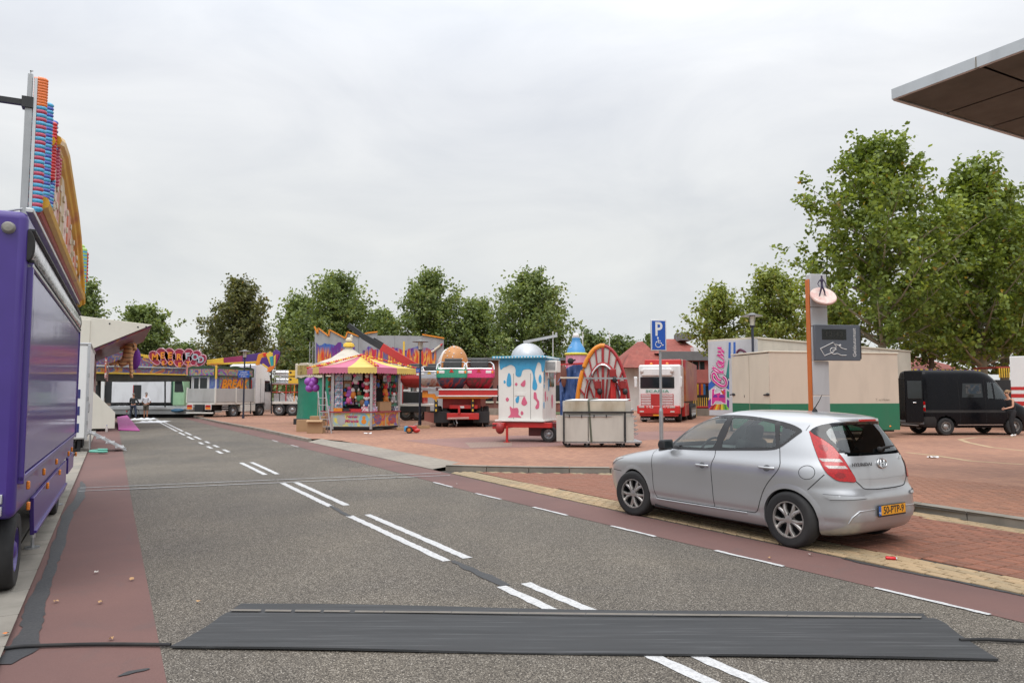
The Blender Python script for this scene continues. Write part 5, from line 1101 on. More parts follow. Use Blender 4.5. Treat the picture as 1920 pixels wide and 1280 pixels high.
for k in range(3): toy_card(0, -.22 + .5 * (k == 2), 2.4 - .33 * (k == 1), .36, .3, TM[('grey', 'brown', 'grey')[k]], ('dull grey boxed toy hung at the booth valance', 'brown boxed toy hung below a grey one in the booth', 'grey boxed toy hung beside the dark plush in the booth')[k], 'dull boxed toys')
for k in range(4): toy_card(1, .05 + .26 * k, 2.36, .24, .3, (PKG, TM['pink'], TM['green'], TM['blue'])[k], ('pale pink', 'deep pink', 'green', 'blue')[k] + ' packet hung high beside the doll ladder', 'packets beside the ladder')
for k in range(4): plush(0, .66, 2.25 - k * .34, 'red' if k < 3 else 'blue', 'white', ('topmost', 'middle', 'lowest')[k] + ' red plush toy with white head on the booth string' if k < 3 else 'blue plush toy at the bottom of the red string', g3, .15)
for k, (f_, x, z, c1, c2) in enumerate([(0, .12, 2.25, 'white', 'pink'), (0, .15, 1.95, 'black', 'white'), (0, .02, 1.6, 'orange', 'white'), (0, .3, 1.45, 'green', 'brown'), (0, .45, 1.25, 'brown', 'green'), (0, -.15, 1.7, 'purple', 'pink'), (0, -.18, 1.35, 'pink', 'purple'), (1, .15, 1.75, 'orange', 'red'), (1, .2, 1.4, 'orange', 'orange'), (1, .7, 2.2, 'black', 'green'), (1, .72, 1.8, 'black', 'red'), (1, .7, 1.4, 'grey', 'white'), (5, .5, 2.2, 'orange', 'green'), (5, .3, 1.9, 'red', 'brown'), (5, .55, 1.6, 'black', 'blue'), (5, .2, 1.45, 'purple', 'grey'), (5, -.2, 2.1, 'green', 'orange')]):
    plush(f_, x, z, c1, c2, '%s and %s plush toy hanging inside the prize booth' % (c1, c2), g4, .17, .16)
rk2 = random.Random(5); seen_ = set()
cn_ = list(TOYC)
for f_ in (0, 1, 5):
    for k, x in enumerate((-.75, -.45, -.1, .25, .5, .8)):
        for z in (2.5, 2.15, 1.75, 1.3):
            if rk2.random() < .62:
                
                while True:
                    c1, c2 = rk2.sample(cn_, 2)
                    if (f_, c1) not in seen_ or len([q for q in seen_ if q[0] == f_]) >= len(cn_): seen_.add((f_, c1)); break
                lv_ = {2.5: 'valance', 2.15: 'second', 1.75: 'third', 1.3: 'counter'}[z]
                a_ = 'front left right'.split()[(0, 1, 5).index(f_)] if False else ('by the duck panel', 'over the two picture panels', 'beside the ladder')[(0, 1, 5).index(f_)]
                if rk2.random() < .5: toy_card(f_, x + rk2.uniform(-.08, .08), z, rk2.uniform(.2, .32), rk2.uniform(.22, .36), rk2.choice([PKG, PKG2, TM[c1], TM[c2]]), '%s and %s packet at %s level %s' % (c1, c2, lv_, a_), 'packets deep inside the booth', y=rk2.uniform(.28, .42))
                else: plush(f_, x + rk2.uniform(-.08, .08), z - .1, c1, c2, 'small %s and %s plush at %s level %s' % (c1, c2, lv_, a_), 'plush toys deep inside the booth', .13, rk2.uniform(.28, .42))
for k, (f_, x, w_, h_, m, lb) in enumerate([(0, .62, .34, .2, PKG2, 'stack of white game boxes on the red counter'), (1, -.72, .36, .2, PKG, 'pink toy box on the counter beside the post'), (1, .0, .75, .42, CARD, 'open brown carton on the booth counter'), (1, .72, .3, .2, airbrush('chequer', [(.6, .6, .62), (.03, .05, .15), (.6, .6, .6)], 14, sharp=True), 'black and white patterned box on the counter end'), (0, -.62, .4, .14, ORANGE, 'low orange tray of prizes on the counter'), (0, -.2, .36, .12, TM['black'], 'low dark tray of prizes on the counter'), (0, .2, .6, .10, TM['red'], 'long red tray on the counter'), (5, .4, .36, .22, PKG, 'pink box on the counter behind the ladder')]):
    p, r = kloc(f_, x, .08, .852); o = thing('counter_box', lb, 'box', p, r); box('box', m, o, -w_ / 2, w_ / 2, -.12, .16, 0, h_, .01); box('lid', m, o, -w_ / 2 - .01, w_ / 2 + .01, -.13, .17, h_, h_ + .02, .004)
# balls, cartons, ladder, things on the ground
bb = thing('ball_bunch', 'bunch of purple play balls hung from the booth roof corner', 'balls', P(583, 722, 34.2))
for k, (x, z) in enumerate([(-.12, .16), (.14, .2), (-.06, -.14), (.2, -.12), (.04, .04)]): MB().ball((x, .05 * (k % 2), z), .19, 18, 12).build('ball', mat('purple_ball', (.30, .07, .42), .35, var=.06, dirt=0), bb)
MB().cyl((.05, 0, .3), (.25, .2, .75), .008, n=5).build('string', DARK, bb)
def carton(px, py, w_, d_, h_, label, rz=0., zb=0., flap=True, g='cartons beside the booth'):
    p = G(px, py, .104); o = thing('carton', label, 'carton', (p.x, p.y, .104 + zb), rz, g); box('box', CARD, o, -w_ / 2, w_ / 2, 0, d_, 0, h_, .008); box('tape', mat('tape', (.30, .20, .11), .4), o, -w_ / 2 - .002, w_ / 2 + .002, d_ * .45, d_ * .55, h_ - .1, h_ + .002, 0)
    if flap:
        MB().obox((0, -.08, h_ + .02), (w_, .2, .01), Matrix.Rotation(.4, 3, 'X')).build('flap', CARD, o); MB().obox((0, d_ + .08, h_ + .04), (w_, .2, .01), Matrix.Rotation(-.7, 3, 'X')).build('flap', CARD, o)
carton(566, 809, .48, .4, .52, 'upright brown carton standing beside a larger one', .12, flap=False); carton(590, 812, .66, .5, .5, 'large brown carton with an open top by the ladder'); carton(594, 811, .62, .44, .14, 'flat brown carton lying on the large one', .05, .56, False)
carton(752, 806, .35, .3, .12, 'flattened carton beside the toy tractor', .4, 0, False); carton(795, 803, .55, .3, .14, 'low carton at the foot of the lamp post', .2, 0, False)
la = thing('ladder', 'aluminium step ladder leaning open at the booth corner', 'ladder', G(612, 812, .104), R(-8))
for x in (-.22, .22): MB().bar((x, 0, 0), (x * .75 - .30, .15, 1.75), .05, .025).build('stile', ALU, la); MB().bar((x * 1.1 - .5, .8, 0), (x * .75 - .30, .18, 1.72), .03).build('rear_leg', ALU, la)
for k in range(5): t = .16 + k * .17; MB().bar((-.22 - .3 * t + .055 * t, .15 * t, 1.75 * t), (.22 - .3 * t - .055 * t, .15 * t, 1.75 * t), .06, .03).build('rung', ALU, la)
tr = thing('toy_tractor', 'red and blue hand tractor with an orange hub wheel on the paving', 'tractor', G(768, 812, .104)); tr.scale = (.72,) * 3
TY = {'r': RED, 'b': mat('tractor_blue', (.06, .30, .55), .4)}
MB().obox((-.2, .1, .25), (.25, .3, .3)).build('tank', TY['b'], tr, bevel=.03); MB().obox((.15, .1, .32), (.5, .25, .22)).build('body', RED, tr, bevel=.04); MB().ball((.38, .1, .16), (.22, .16, .14), 12, 8).build('nose', RED, tr); MB().bar((.1, .1, .4), (.45, .1, .58), .04).build('handle', STEEL, tr)
hub_wheel(tr, (-.02, -.08, .2), .2, .12, -1, ORANGE); hub_wheel(tr, (-.02, .28, .2), .2, .12, 1, ORANGE)
tb = G(662, 805, .104); ty = thing('tyre', 'loose black tyre lying at the foot of the prize booth', 'tyre', tb); MB().tube([(.28 * math.cos(a), .28 * math.sin(a) + .1, .09) for a in np.linspace(0, 6.283, 24, endpoint=False)], .09, 10, closed=True).build('tread', BLACK, ty, smooth=60); MB().lathe([(.2, .03), (.2, .15)], 20, c=(0, .1, 0)).build('inner_bead', DARK, ty)
def paper(px, py, z, s_, label, col=(.7, .7, .7)):
    p = G(px, py, z); mb = MB(); r = random.Random(px); k = 5
    mb.add([(i / k * s_ - s_ / 2, j / k * s_ * .7 - s_ * .35, r.uniform(.003, .05)) for j in range(k + 1) for i in range(k + 1)], [(j * (k + 1) + i, j * (k + 1) + i + 1, (j + 1) * (k + 1) + i + 1, (j + 1) * (k + 1) + i) for j in range(k) for i in range(k)])
    o = mb.build('paper', mat('litter_%d' % px, col, .7, dirt=0), loc=(p.x, p.y, z + .004)); tag(o, label, 'litter')
paper(690, 813, .104, .3, 'crumpled white paper lying in front of the prize booth'); paper(1749, 858, .109, .24, 'scrap of white paper on the red paving near the black van')
# ================================================================== flame painted wall, crane lorry
WY = 60.0
fw_ = thing('show_wall', 'tall grey ride back wall painted with flames and edged with orange zigzag', 'ride', (0, 0, 0))
wl = lambda pts, y0, y1, m, nm, bev=.008, Y=WY: MB().prism([(P(px, py, Y)[0], P(px, py, Y)[2]) for px, py in pts], Y + y0, Y + y1).build(nm, m, fw_, bevel=bev)
GW = mat('grey_sheet', (.33, .345, .36), .5, .2, var=.12, dirt=.3)
tops = [(590, 615), (596, 627), (597, 617), (617, 632), (618, 620), (648, 636), (652, 624), (672, 632), (690, 626), (707, 624)]
wl([(590, 770), *tops[:8], (672, 770)], 0, .12, GW, 'wall_panel', 0); wl([(672.4, 770), (672.4, 632), (690, 626), (707, 624), (707, 770)], 0, .12, GW, 'wall_panel', 0)
for a, b, c, d in ((707.4, 740, 629, 629), (740.4, 791, 629, 630), (791.4, 832, 629, 636)): wl([(a, c), (b, d), (b, 770), (a, 770)], 0, .12, GW, 'wall_panel', 0)
def flames():
    m, t, b = nodes('flame_art'); mp = N(t, 'ShaderNodeMapping'); mp.inputs['Rotation'].default_value = (0, R(14), 0); mp.inputs['Scale'].default_value = (2.1, 1, .32); lk(t, N(t, 'ShaderNodeTexCoord').outputs['Object'], mp.inputs[0])
    n_ = N(t, 'ShaderNodeTexNoise'); n_.inputs['Scale'].default_value = 1.3; n_.inputs['Detail'].default_value = 2; n_.inputs['Distortion'].default_value = .4; lk(t, mp.outputs[0], n_.inputs[0])
    sx_ = N(t, 'ShaderNodeSeparateXYZ'); lk(t, N(t, 'ShaderNodeTexCoord').outputs['Object'], sx_.inputs[0])
    hot = ramp(t, n_.outputs[0], [(.30, (.45, .02, .10)), (.40, (.55, .03, .015)), (.46, (.62, .15, .01)), (.50, (.68, .40, .08)), (.53, (.50, .03, .02)), (.60, (.04, .15, .25)), (.68, (.35, .02, .25))])
    cold = ramp(t, n_.outputs[0], [(.32, (.01, .01, .08)), (.45, (.02, .03, .28)), (.52, (.04, .14, .42)), (.60, (.12, .02, .22))])
    md = N(t, 'ShaderNodeMath', operation='MULTIPLY_ADD'); md.inputs[1].default_value = 2.2; lk(t, n_.outputs[0], md.inputs[0])
    ad = N(t, 'ShaderNodeMath', operation='ADD'); lk(t, sx_.outputs[2], ad.inputs[0]); lk(t, md.outputs[0], ad.inputs[1]); md.inputs[2].default_value = -1.1
    mr = N(t, 'ShaderNodeMapRange'); mr.inputs[1].default_value = 4.95; mr.inputs[2].default_value = 5.6; lk(t, ad.outputs[0], mr.inputs[0])
    lk(t, mixc(t, mr.outputs[0], hot, cold), b.inputs['Base Color']); b.inputs['Roughness'].default_value = .45; return m
FL = flames()
def jag(x0, x1, y0, y1, seed):
    r = random.Random(seed); n_ = max(4, int((x1 - x0) / 5)); top = [(x0 + (x1 - x0) * i / n_, y0 + r.uniform(-4, 4)) for i in range(n_ + 1)]
    return [(x1, y1), (x0, y1)] + top
wl(jag(593, 665, 645, 716, 1), -.03, -.003, FL, 'flame_art', 0); wl(jag(680, 818, 653, 716, 2), -.03, -.003, FL, 'flame_art', 0)
zig = [(590, 612), (596, 626), (597, 615), (617, 630), (618, 618), (648, 634), (652, 622), (672, 630), (690, 624), (708, 622)]
zz_ = [(P(x, y, WY)[0], P(x, y, WY)[2]) for x, y in zig]
for (a, b), (c, d) in zip(zz_, zz_[1:]): MB().bar((a, WY - .05, b), (c, WY - .05, d), .14, .1).build('zigzag_edge', ORANGE, fw_)
MB().bar((P(792, 627, WY)[0], WY - .05, P(792, 627, WY)[2]), (P(833, 634, WY)[0], WY - .05, P(833, 634, WY)[2]), .16, .1).build('zigzag_edge', ORANGE, fw_)
for x in (580, 586):
    p = P(x, 700, WY); MB().bar((p.x, WY, .1), (p.x, WY, P(x, 641, WY).z), .05).build('truss_post', STEEL, fw_)
for k in range(14):
    a, b = P(580, 700, WY), P(586, 700, WY); z0 = .3 + k * .38; MB().bar((a.x, WY, z0), (b.x, WY, z0 + (.38 if k % 2 else 0)), .03).build('truss_brace', STEEL, fw_)
wl([(590, 716), (832, 716), (832, 776), (590, 776)], .15, .5, DARK, 'lower_frame')
rk = thing('rocket_figure', 'small painted rocket ornament fixed to the flame painted wall', 'ornament', P(819, 653, WY - .1)); MB().cyl((-.4, 0, -.3), (.3, 0, .25), .1, .08, 10).build('body', CREAM, rk); MB().cyl((.3, 0, .25), (.48, 0, .4), .1, .02, 10).build('nose', RED, rk)
# crane lorry
CY = 46.0; cz = lambda py: CH + (HZ - py) * CY / F; cx_ = lambda px: (px - 960) * CY / F
cr_ = thing('crane_lorry', 'red crane lorry with a black and red telescopic boom raised behind the booth', 'lorry', (0, 0, 0))
bl = lambda a, b, w0, w1, m, nm: MB().bar((cx_(a[0]), CY, cz(a[1])), (cx_(b[0]), CY, cz(b[1])), w0, w1).build(nm, m, cr_, bevel=.02)
bl((652, 609), (686, 635), .26, .30, DARK, 'boom_tip'); bl((680, 630), (722, 655), .34, .38, DARK, 'boom_stage'); bl((716, 650), (778, 687), .40, .46, RED, 'boom_base'); bl((700, 634), (735, 655), .12, .12, BLACK, 'boom_hose')
MB().bar((cx_(757), CY, cz(690)), (cx_(757), CY, cz(640)), .1).bar((cx_(771), CY, cz(690)), (cx_(763), CY, cz(677)), .3).build('boom_ram', YELLOW, cr_)
for k, (x0, x1, y0, y1, m, nm) in enumerate([(745, 800, 686, 691, DARK, 'outrigger_beam'), (752, 796, 698, 712, RED, 'crane_base'), (755, 757, 712, 756, RED, 'frame_post'), (793, 795, 712, 756, RED, 'frame_post'), (755, 795, 716, 719, RED, 'frame_rail'), (757, 793, 730, 734, WHITE, 'lamp_rail'), (757, 793, 735, 755, DARK, 'load'), (750, 812, 757, 761, LW, 'bed'), (752, 800, 761, 772, DARK, 'chassis')]):
    box(nm, m, cr_, cx_(x0), cx_(x1), CY - .1 - .01 * k, CY + 2.2, cz(y1), cz(y0), .01)
for px in (762, 785): hub_wheel(cr_, (cx_(px), CY + .1, .104 + .48), .48, .3, -1); hub_wheel(cr_, (cx_(px), CY + 2.1, .104 + .48), .48, .3, 1)
# ================================================================== ride cars on the red trailer
TY_ = 36.5; tt = lambda px, Y=TY_: (px - 960) * Y / F; tz = lambda py, Y=TY_: CH - .104 + (HZ - py) * Y / F
rt_ = thing('ride_trailer', 'red low trailer with twin tyres carrying breakdance ride gondolas', 'trailer', (0, TY_, .104), 0)
box('deck', RED, rt_, tt(823), tt(932), 0, 9, tz(741), tz(730), .01)
for z in (730, 742): box('deck_rail', WHITE, rt_, tt(822), tt(933), -.03, .05, tz(z) - .03, tz(z) + .03, .006)
box('deck_frame', ORANGE, rt_, tt(818), tt(915), .1, 8, tz(747), tz(743), .01); box('centre_frame', mat('deep_red', (.28, .02, .018), .5), rt_, tt(828), tt(900), .6, 8, tz(765), tz(747), .01)
box('under_shade_fill', BLACK, rt_, tt(834), tt(902), 1.6, 8, tz(796), tz(766)); box('cross_beam', RED, rt_, tt(838), tt(898), .1, .5, tz(786), tz(774), .02); box('upper_beam', RED, rt_, tt(842), tt(895), .3, .6, tz(766), tz(759), .02); box('riser', RED, rt_, tt(859), tt(863), .05, .2, tz(776), tz(762), .01); box('number_plate', WHITE, rt_, tt(862), tt(870), .27, .3, tz(765), tz(761), .004)  # first box: black fill added for the shade under the deck
MB().bar((tt(840), -.1, tz(784)), (tt(880), -.1, tz(783)), .1).build('tow_bar', mat('worn_pink_steel', (.42, .25, .22), .5), rt_, bevel=.02)
MB().tube([(tt(850), .0, tz(785)), (tt(853), -.1, tz(795)), (tt(848), 0, tz(799))], .025, 6).build('air_line', DARK, rt_)
MB().tube([(tt(855), .0, tz(785)), (tt(858), -.1, tz(793)), (tt(856), 0, tz(798))], .03, 6).build('coupling_hook', STEEL, rt_)
for px0, s_ in ((826, -1), (900, 1)):
    for dx in (-.17, .17): hub_wheel(rt_, (tt(px0) + dx + (.1 if s_ > 0 else 0), 1.0, .52), .52, .27, -1).rotation_euler = (0, 0, R(90) * -s_)
    box('mudguard', DARK, rt_, tt(px0) - .36, tt(px0) + .46, .45, .5, tz(793), tz(771), .02)
for px in (816, 885):
    for k in range(5): box('warning_stripe', (YELLOW, DARK)[k % 2], rt_, tt(px), tt(px) + .07, .2, .24, tz(771) + k * .12, tz(771) + k * .12 + .115, .002)
    box('upright', DARK, rt_, tt(px) - .06, tt(px) + .1, .25, .4, tz(772), tz(750))
MB().prism([(tt(792), tz(789)), (tt(818), tz(796)), (tt(818), tz(776)), (tt(792), tz(772))], 1.0, 1.05).build('side_board', mat('pale_red_board', (.40, .14, .11), .5), rt_); box('board_edge', WHITE, rt_, tt(817), tt(819), .98, 1.07, tz(796), tz(775), .004)
MB().prism([(tt(790), tz(733)), (tt(800), tz(733)), (tt(800), tz(738)), (tt(813), tz(738)), (tt(818), tz(748)), (tt(814), tz(750)), (tt(808), tz(745)), (tt(790), tz(745))], .5, .7).build('orange_bracket', ORANGE, rt_)
box('grey_step', STEEL, rt_, tt(788), tt(816), .4, 3, tz(732), tz(726))
def gondola(px, py, Y, s_, col, under, label, rz=0.):
    p = P(px, py, Y); o = thing('ride_gondola', label, 'gondola', p, rz, 'breakdance gondolas loaded for transport')
    cm = mat('gondola_' + label.split()[0], col, .25, coat=.6, dirt=.1); um = airbrush('under_' + label.split()[0], under, 1.6, (1, 1, 1), 1.2, .25)
    n_ = 14; rows = []
    for k, (z, hw, y0, y1) in enumerate([(-.95, .60, .3, 1.0), (-.78, .74, .05, 1.3), (-.5, .90, -.12, 1.5), (-.26, .97, -.18, 1.55)]):
        rows.append([(hw * math.copysign(abs(math.cos(a))**.22, math.cos(a)) * s_, ((y0 + y1) / 2 + (y1 - y0) / 2 * math.copysign(abs(math.sin(a))**.3, math.sin(a))) * s_, z * s_) for a in np.linspace(.03, 6.313, 48, endpoint=False)])
    def loft(rs): mb = MB(); k = len(rs[0]); mb.add([q for r in rs for q in r], [(j * k + i, j * k + (i + 1) % k, (j + 1) * k + (i + 1) % k, (j + 1) * k + i) for j in range(len(rs) - 1) for i in range(k)] + [tuple(range(k))]); return mb
    loft(rows).build('hull', um, o, smooth=50)
    r2 = [rows[-1], [(x * 1.02, y, .12 * s_) for x, y, z in rows[-1]], [(x * .97, y * .97 + .02, .26 * s_) for x, y, z in rows[-1]], [(x * .75, y * .7 + .25, .28 * s_) for x, y, z in rows[-1]]]
    mb = loft(r2); mb.f = mb.f[:-1]; mb.build('front_panel', cm, o, smooth=50)
    for sx in (-1, 1):
        w_ = MB().ball((sx * .86 * s_, .45 * s_, .05 * s_), (.10 * s_, .55 * s_, .5 * s_), 12, 8).build('side_pod', airbrush('pod_' + label.split()[0], [col, (.7, .68, .62), col, (.55, .3, .1)], 2.2), o, smooth=60)
        box('head_lamp', WHITE, o, sx * .6 * s_ - .17 * s_, sx * .6 * s_ + .17 * s_, -.20 * s_, -.14 * s_, .0, .18 * s_, .02); box('indicator', LORANGE, o, sx * .84 * s_ - .05, sx * .84 * s_ + .05, -.17 * s_, -.1 * s_, .0, .17 * s_, .02)
        MB().tube([(sx * .95 * s_, .0, .25 * s_), (sx * .9 * s_, .1, .55 * s_), (sx * .72 * s_, .3, .72 * s_), (sx * .55 * s_, .6, .72 * s_)], .03, 6).build('grab_rail', CHROME, o)
    MB().obox((0, .55 * s_, .52 * s_), (1.15 * s_, .2, .5 * s_), Matrix.Rotation(-.2, 3, 'X')).build('seat_back', mat('black_vinyl', (.02, .02, .022), .35), o, bevel=.07, seg=3)
    MB().obox((0, 1.15 * s_, .78 * s_), (1.1 * s_, .18, .42 * s_), Matrix.Rotation(-.2, 3, 'X')).build('seat_back', MATS['black_vinyl'], o, bevel=.07, seg=3)
    MB().tube([(-.8 * s_, -.1, .3 * s_), (0, -.16, .31 * s_), (.8 * s_, -.1, .3 * s_)], .025, 6).build('lap_bar', CHROME, o)
    MB().prism([(-.12, .05), (.12, .05), (0, .24)], -.2 * s_, -.17 * s_).build('badge', RED if 'green' in label else YELLOW, o)
    MB().cyl((0, .6 * s_, -1.25 * s_), (0, .6 * s_, -.8 * s_), .25 * s_, n=12).build('pivot', STEEL, o)
gondola(847, 700, 37.4, .82, (.02, .28, .16), [(.015, .04, .07), (.02, .09, .10), (.015, .05, .09), (.30, .04, .02), (.015, .04, .07)], 'green ride gondola with a black padded seat facing the road')
gondola(898, 700, 37.6, .82, (.62, .03, .16), [(.25, .01, .03), (.34, .02, .05), (.05, .05, .04), (.30, .015, .05)], 'pink ride gondola with a black padded seat next to the green one')
gondola(806, 703, 40.5, .66, (.45, .48, .52), [(.08, .14, .40), (.4, .08, .04), (.55, .5, .45), (.05, .1, .3)], 'silver and blue ride gondola half hidden behind the lamp post', R(-12))
gondola(772, 704, 42.5, .72, (.45, .03, .03), [(.3, .02, .02), (.36, .03, .03), (.3, .02, .02)], 'red ride gondola standing behind the striped booth roof', R(-8))
hb = thing('hamburger_figure', 'giant hamburger bun figure with sesame seeds behind the gondolas', 'figure', P(852, 684, 43.5)); hs_ = 43.5 / F
MB().ball((0, 0, 0), (26 * hs_, 26 * hs_, 36 * hs_), 28, 16, -.35, 1).build('top_bun', mat('bun_brown', (.50, .22, .06), .4, var=.2, scale=2), hb, smooth=60)
BR_ = mat('burger_white', (.66, .62, .58), .5)
MB().ball((-13 * hs_, .2, -2 * hs_), (17 * hs_, 22 * hs_, 33 * hs_), 24, 12, -.3, 1).build('filling', BR_, hb, smooth=60)
MB().ball((-19 * hs_, .3, -4 * hs_), (14 * hs_, 20 * hs_, 27 * hs_), 24, 12, -.3, 1).build('ketchup', airbrush('ketchup', [(.45, .02, .03), (.66, .6, .56), (.5, .03, .04)], 3), hb, smooth=60)
for k in range(18):
    a, e_ = random.uniform(3.6, 5.9), random.uniform(.15, 1.35); MB().ball((26 * hs_ * math.cos(e_) * math.cos(a), 26 * hs_ * math.cos(e_) * math.sin(a), 36 * hs_ * math.sin(e_)), .045, 8, 6).build('sesame_seed', BR_, hb)
MB().cyl((0, 0, -2.8), (0, 0, 0), .3, n=10).build('stand', DARK, hb)
# ================================================================== ice cream kiosk on its red trailer
IW = mat('kiosk_white', (.74, .73, .69), .42, var=.05, dirt=.12); DB = mat('drip_blue', (.06, .34, .58), .3, var=.3, scale=2.5, dirt=0); DP = mat('drip_pink', (.62, .13, .22), .35, var=.3, scale=3, dirt=0)
IK = Vector((P(1018, 790, 25.2).x, 25.2, .104)); ir = R(-18)              # near corner; x along the front to the left is negative
ik = thing('ice_cream_kiosk', 'white ice cream kiosk with blue drips and silver dome on a red trailer', 'kiosk', IK, ir)
iz = lambda py, Y=25.2: CH - .104 + (HZ - py) * Y / F
W_, D_ = 1.60, 1.75; zb, zt = iz(787), iz(672)
box('body', IW, ik, -W_, 0, 0, D_, zb, zt, .02); box('floor_edge', IW, ik, -W_ - .1, .06, -.1, D_ + .05, zb - .06, zb, .015)
rf = box('roof_edge', mat('roof_blue', (.06, .36, .55), .4), ik, -W_ - .18, .14, -.18, D_ + .15, zt, zt + .09, .02)
for k in range(17): box('bulb_block', WHITE, rf, -W_ - .12 + k * .112, -W_ - .12 + k * .112 + .05, -.20, -.178, zt + .025, zt + .07, .004)
for k in range(16): box('bulb_block', WHITE, rf, .138, .16, -.1 + k * .112, -.05 + k * .112, zt + .025, zt + .07, .004)
MB().ball((-.78, .8, zt + .02), (.60, .60, .58), 32, 14, 0, 1).build('dome', mat('silver_dome', (.50, .51, .53), .42, .35, var=.05), ik, smooth=60)
MB().bar((-.9, .7, zt + .62), (.28, .9, zt + .84), .09).bar((.25, .9, zt + .78), (.25, .9, zt + .95), .06).cyl((.12, .88, zt + .2), (.12, .88, zt + .8), .012, n=6).build('crane_arm', ALU, ik)
def fp(px, py): return onside(px, py, IK, (math.cos(ir), math.sin(ir)))
def front(pts, m, nm, y0=-.010, y1=-.001, k=4): 
    q = [(a, b - .104) for a, b in (fp(*p) for p in pts)]; q = smooth_poly(q, k); return MB().prism(q, y0, y1).build(nm, m, ik, bevel=.006)
zo = lambda pts: [(900 + x / 4.572, 580 + y / 4.572) for x, y in pts]    # from the enlarged view of the photograph
def clampx(pts): return [(max(x, 938.2), y) for x, y in pts]
front(clampx(zo([(172, 425), (300, 422), (430, 422), (550, 425), (556, 470), (548, 525), (530, 530), (522, 470), (500, 452), (486, 480), (470, 540), (475, 590), (492, 650), (480, 690), (452, 682), (450, 640), (458, 580), (440, 520), (400, 512), (365, 525), (352, 570), (325, 577), (305, 560), (306, 520), (295, 490), (262, 475), (225, 490), (200, 500), (176, 515)])), DB, 'blue_drip', k=3)
for pts, m in (([(245, 545), (262, 560), (268, 610), (268, 650), (245, 662), (228, 645), (232, 590)], DB), ([(210, 605), (221, 620), (211, 636), (202, 620)], DB), ([(514, 556), (528, 580), (524, 625), (510, 628), (502, 595)], DB), ([(325, 742), (336, 750), (330, 795), (312, 800), (304, 770)], DB),
               ([(311, 626), (323, 640), (311, 655), (299, 640)], DP), ([(385, 603), (390, 640), (378, 662), (355, 655), (350, 638)], DP), ([(234, 752), (249, 770), (234, 790), (220, 770)], DP), ([(380, 745), (398, 780), (405, 805), (380, 825), (356, 808), (362, 775)], DP), ([(463, 710), (482, 715), (490, 760), (508, 790), (505, 840), (485, 853), (474, 835), (490, 800), (470, 770), (460, 760)], DP), ([(255, 830), (280, 845), (320, 842), (332, 870), (330, 900), (356, 925), (300, 924), (240, 924), (262, 895)], DP), ([(360, 868), (373, 890), (358, 907), (348, 885)], DP)):
    front(zo(pts), m, 'painted_drop')
box('door_gap', SEAM, ik, -1.05, -1.04, -.004, .0, zb + .03, zt - .5, 0); box('door_gap', SEAM, ik, -.44, -.43, -.004, 0, zb + .03, zt - .5, 0); box('hatch', IW, ik, -1.0, -.62, -.015, 0, zb + .82, zb + .93, .004)
for k, (y, z, ry, rz_, m) in enumerate([(.2, 1.45, .06, .2, DB), (.55, 1.6, .06, .1, DP), (.75, 1.2, .07, .22, DB), (.3, .8, .07, .18, DP), (.55, .72, .04, .08, DP), (1.2, .62, .09, .25, DP), (1.15, 1.3, .07, .15, DB), (.12, .5, .05, .12, DB), (1.55, 1.55, .06, .12, DP), (.15, 1.15, .04, .08, DB)]):
    MB().prism([(y + ry * math.cos(a) * (1 + .3 * math.sin(a)), zb + z + rz_ * math.sin(a)) for a in np.linspace(0, 6.283, 18, endpoint=False)], .001, .012, 'yz').build('painted_drop', m, ik, bevel=.004)
box('side_stripe', DB, ik, .001, .012, .02, D_ - .02, zt - .12, zt - .005, .003)
ac = emp('air_conditioner', ik, (.0, .15, zt - .42)); box('casing', IW, ac, .02, .45, 0, .55, -.05, .36, .02); box('grille', DARK, ac, .06, .40, -.012, 0, .02, .30, .004)
for k in range(7): box('slat', WHITE, ac, .05, .41, -.02, -.012, .03 + k * .04, .045 + k * .04, .002)
MB().bar((.02, .27, -.3), (.4, .27, -.05), .03).build('bracket', STEEL, ac)
box('side_window', DGLASS, ik, .001, .02, .85, 1.45, zt - .95, zt - .35, .01)
box('chassis_beam', RED, ik, -1.45, .3, -.02, .14, zb - .26, zb - .08, .01); box('chassis_beam', RED, ik, -1.45, 1.8, 1.2, 1.4, zb - .26, zb - .08, .01); box('cross_beam', RED, ik, -1.72, -1.3, -.3, 1.5, zb - .30, zb - .10, .02); MB().ball((-1.45, -.25, zb - .28), (.16, .16, .2), 12, 8).build('coupling', mat('deep_red2', (.32, .02, .02), .4), ik)
MB().cyl((-1.2, -.25, 0), (-1.2, -.25, zb - .2), .045, n=8).cyl((-1.2, -.25, 0), (-1.2, -.25, .02), .12, n=12).build('prop_stand', RED, ik); MB().bar((-1.95, -.3, zb - .2), (-1.5, -.3, zb - .18), .04).build('brake_lever', DARK, ik); box('tool_box', mat('dark_red_box', (.13, .02, .02), .5), ik, -.6, .4, .3, 1.2, .2, zb - .1, .01)
for y, s_ in ((.25, -1), (1.5, 1)): hub_wheel(ik, (.15, y, .28), .28, .2, s_)
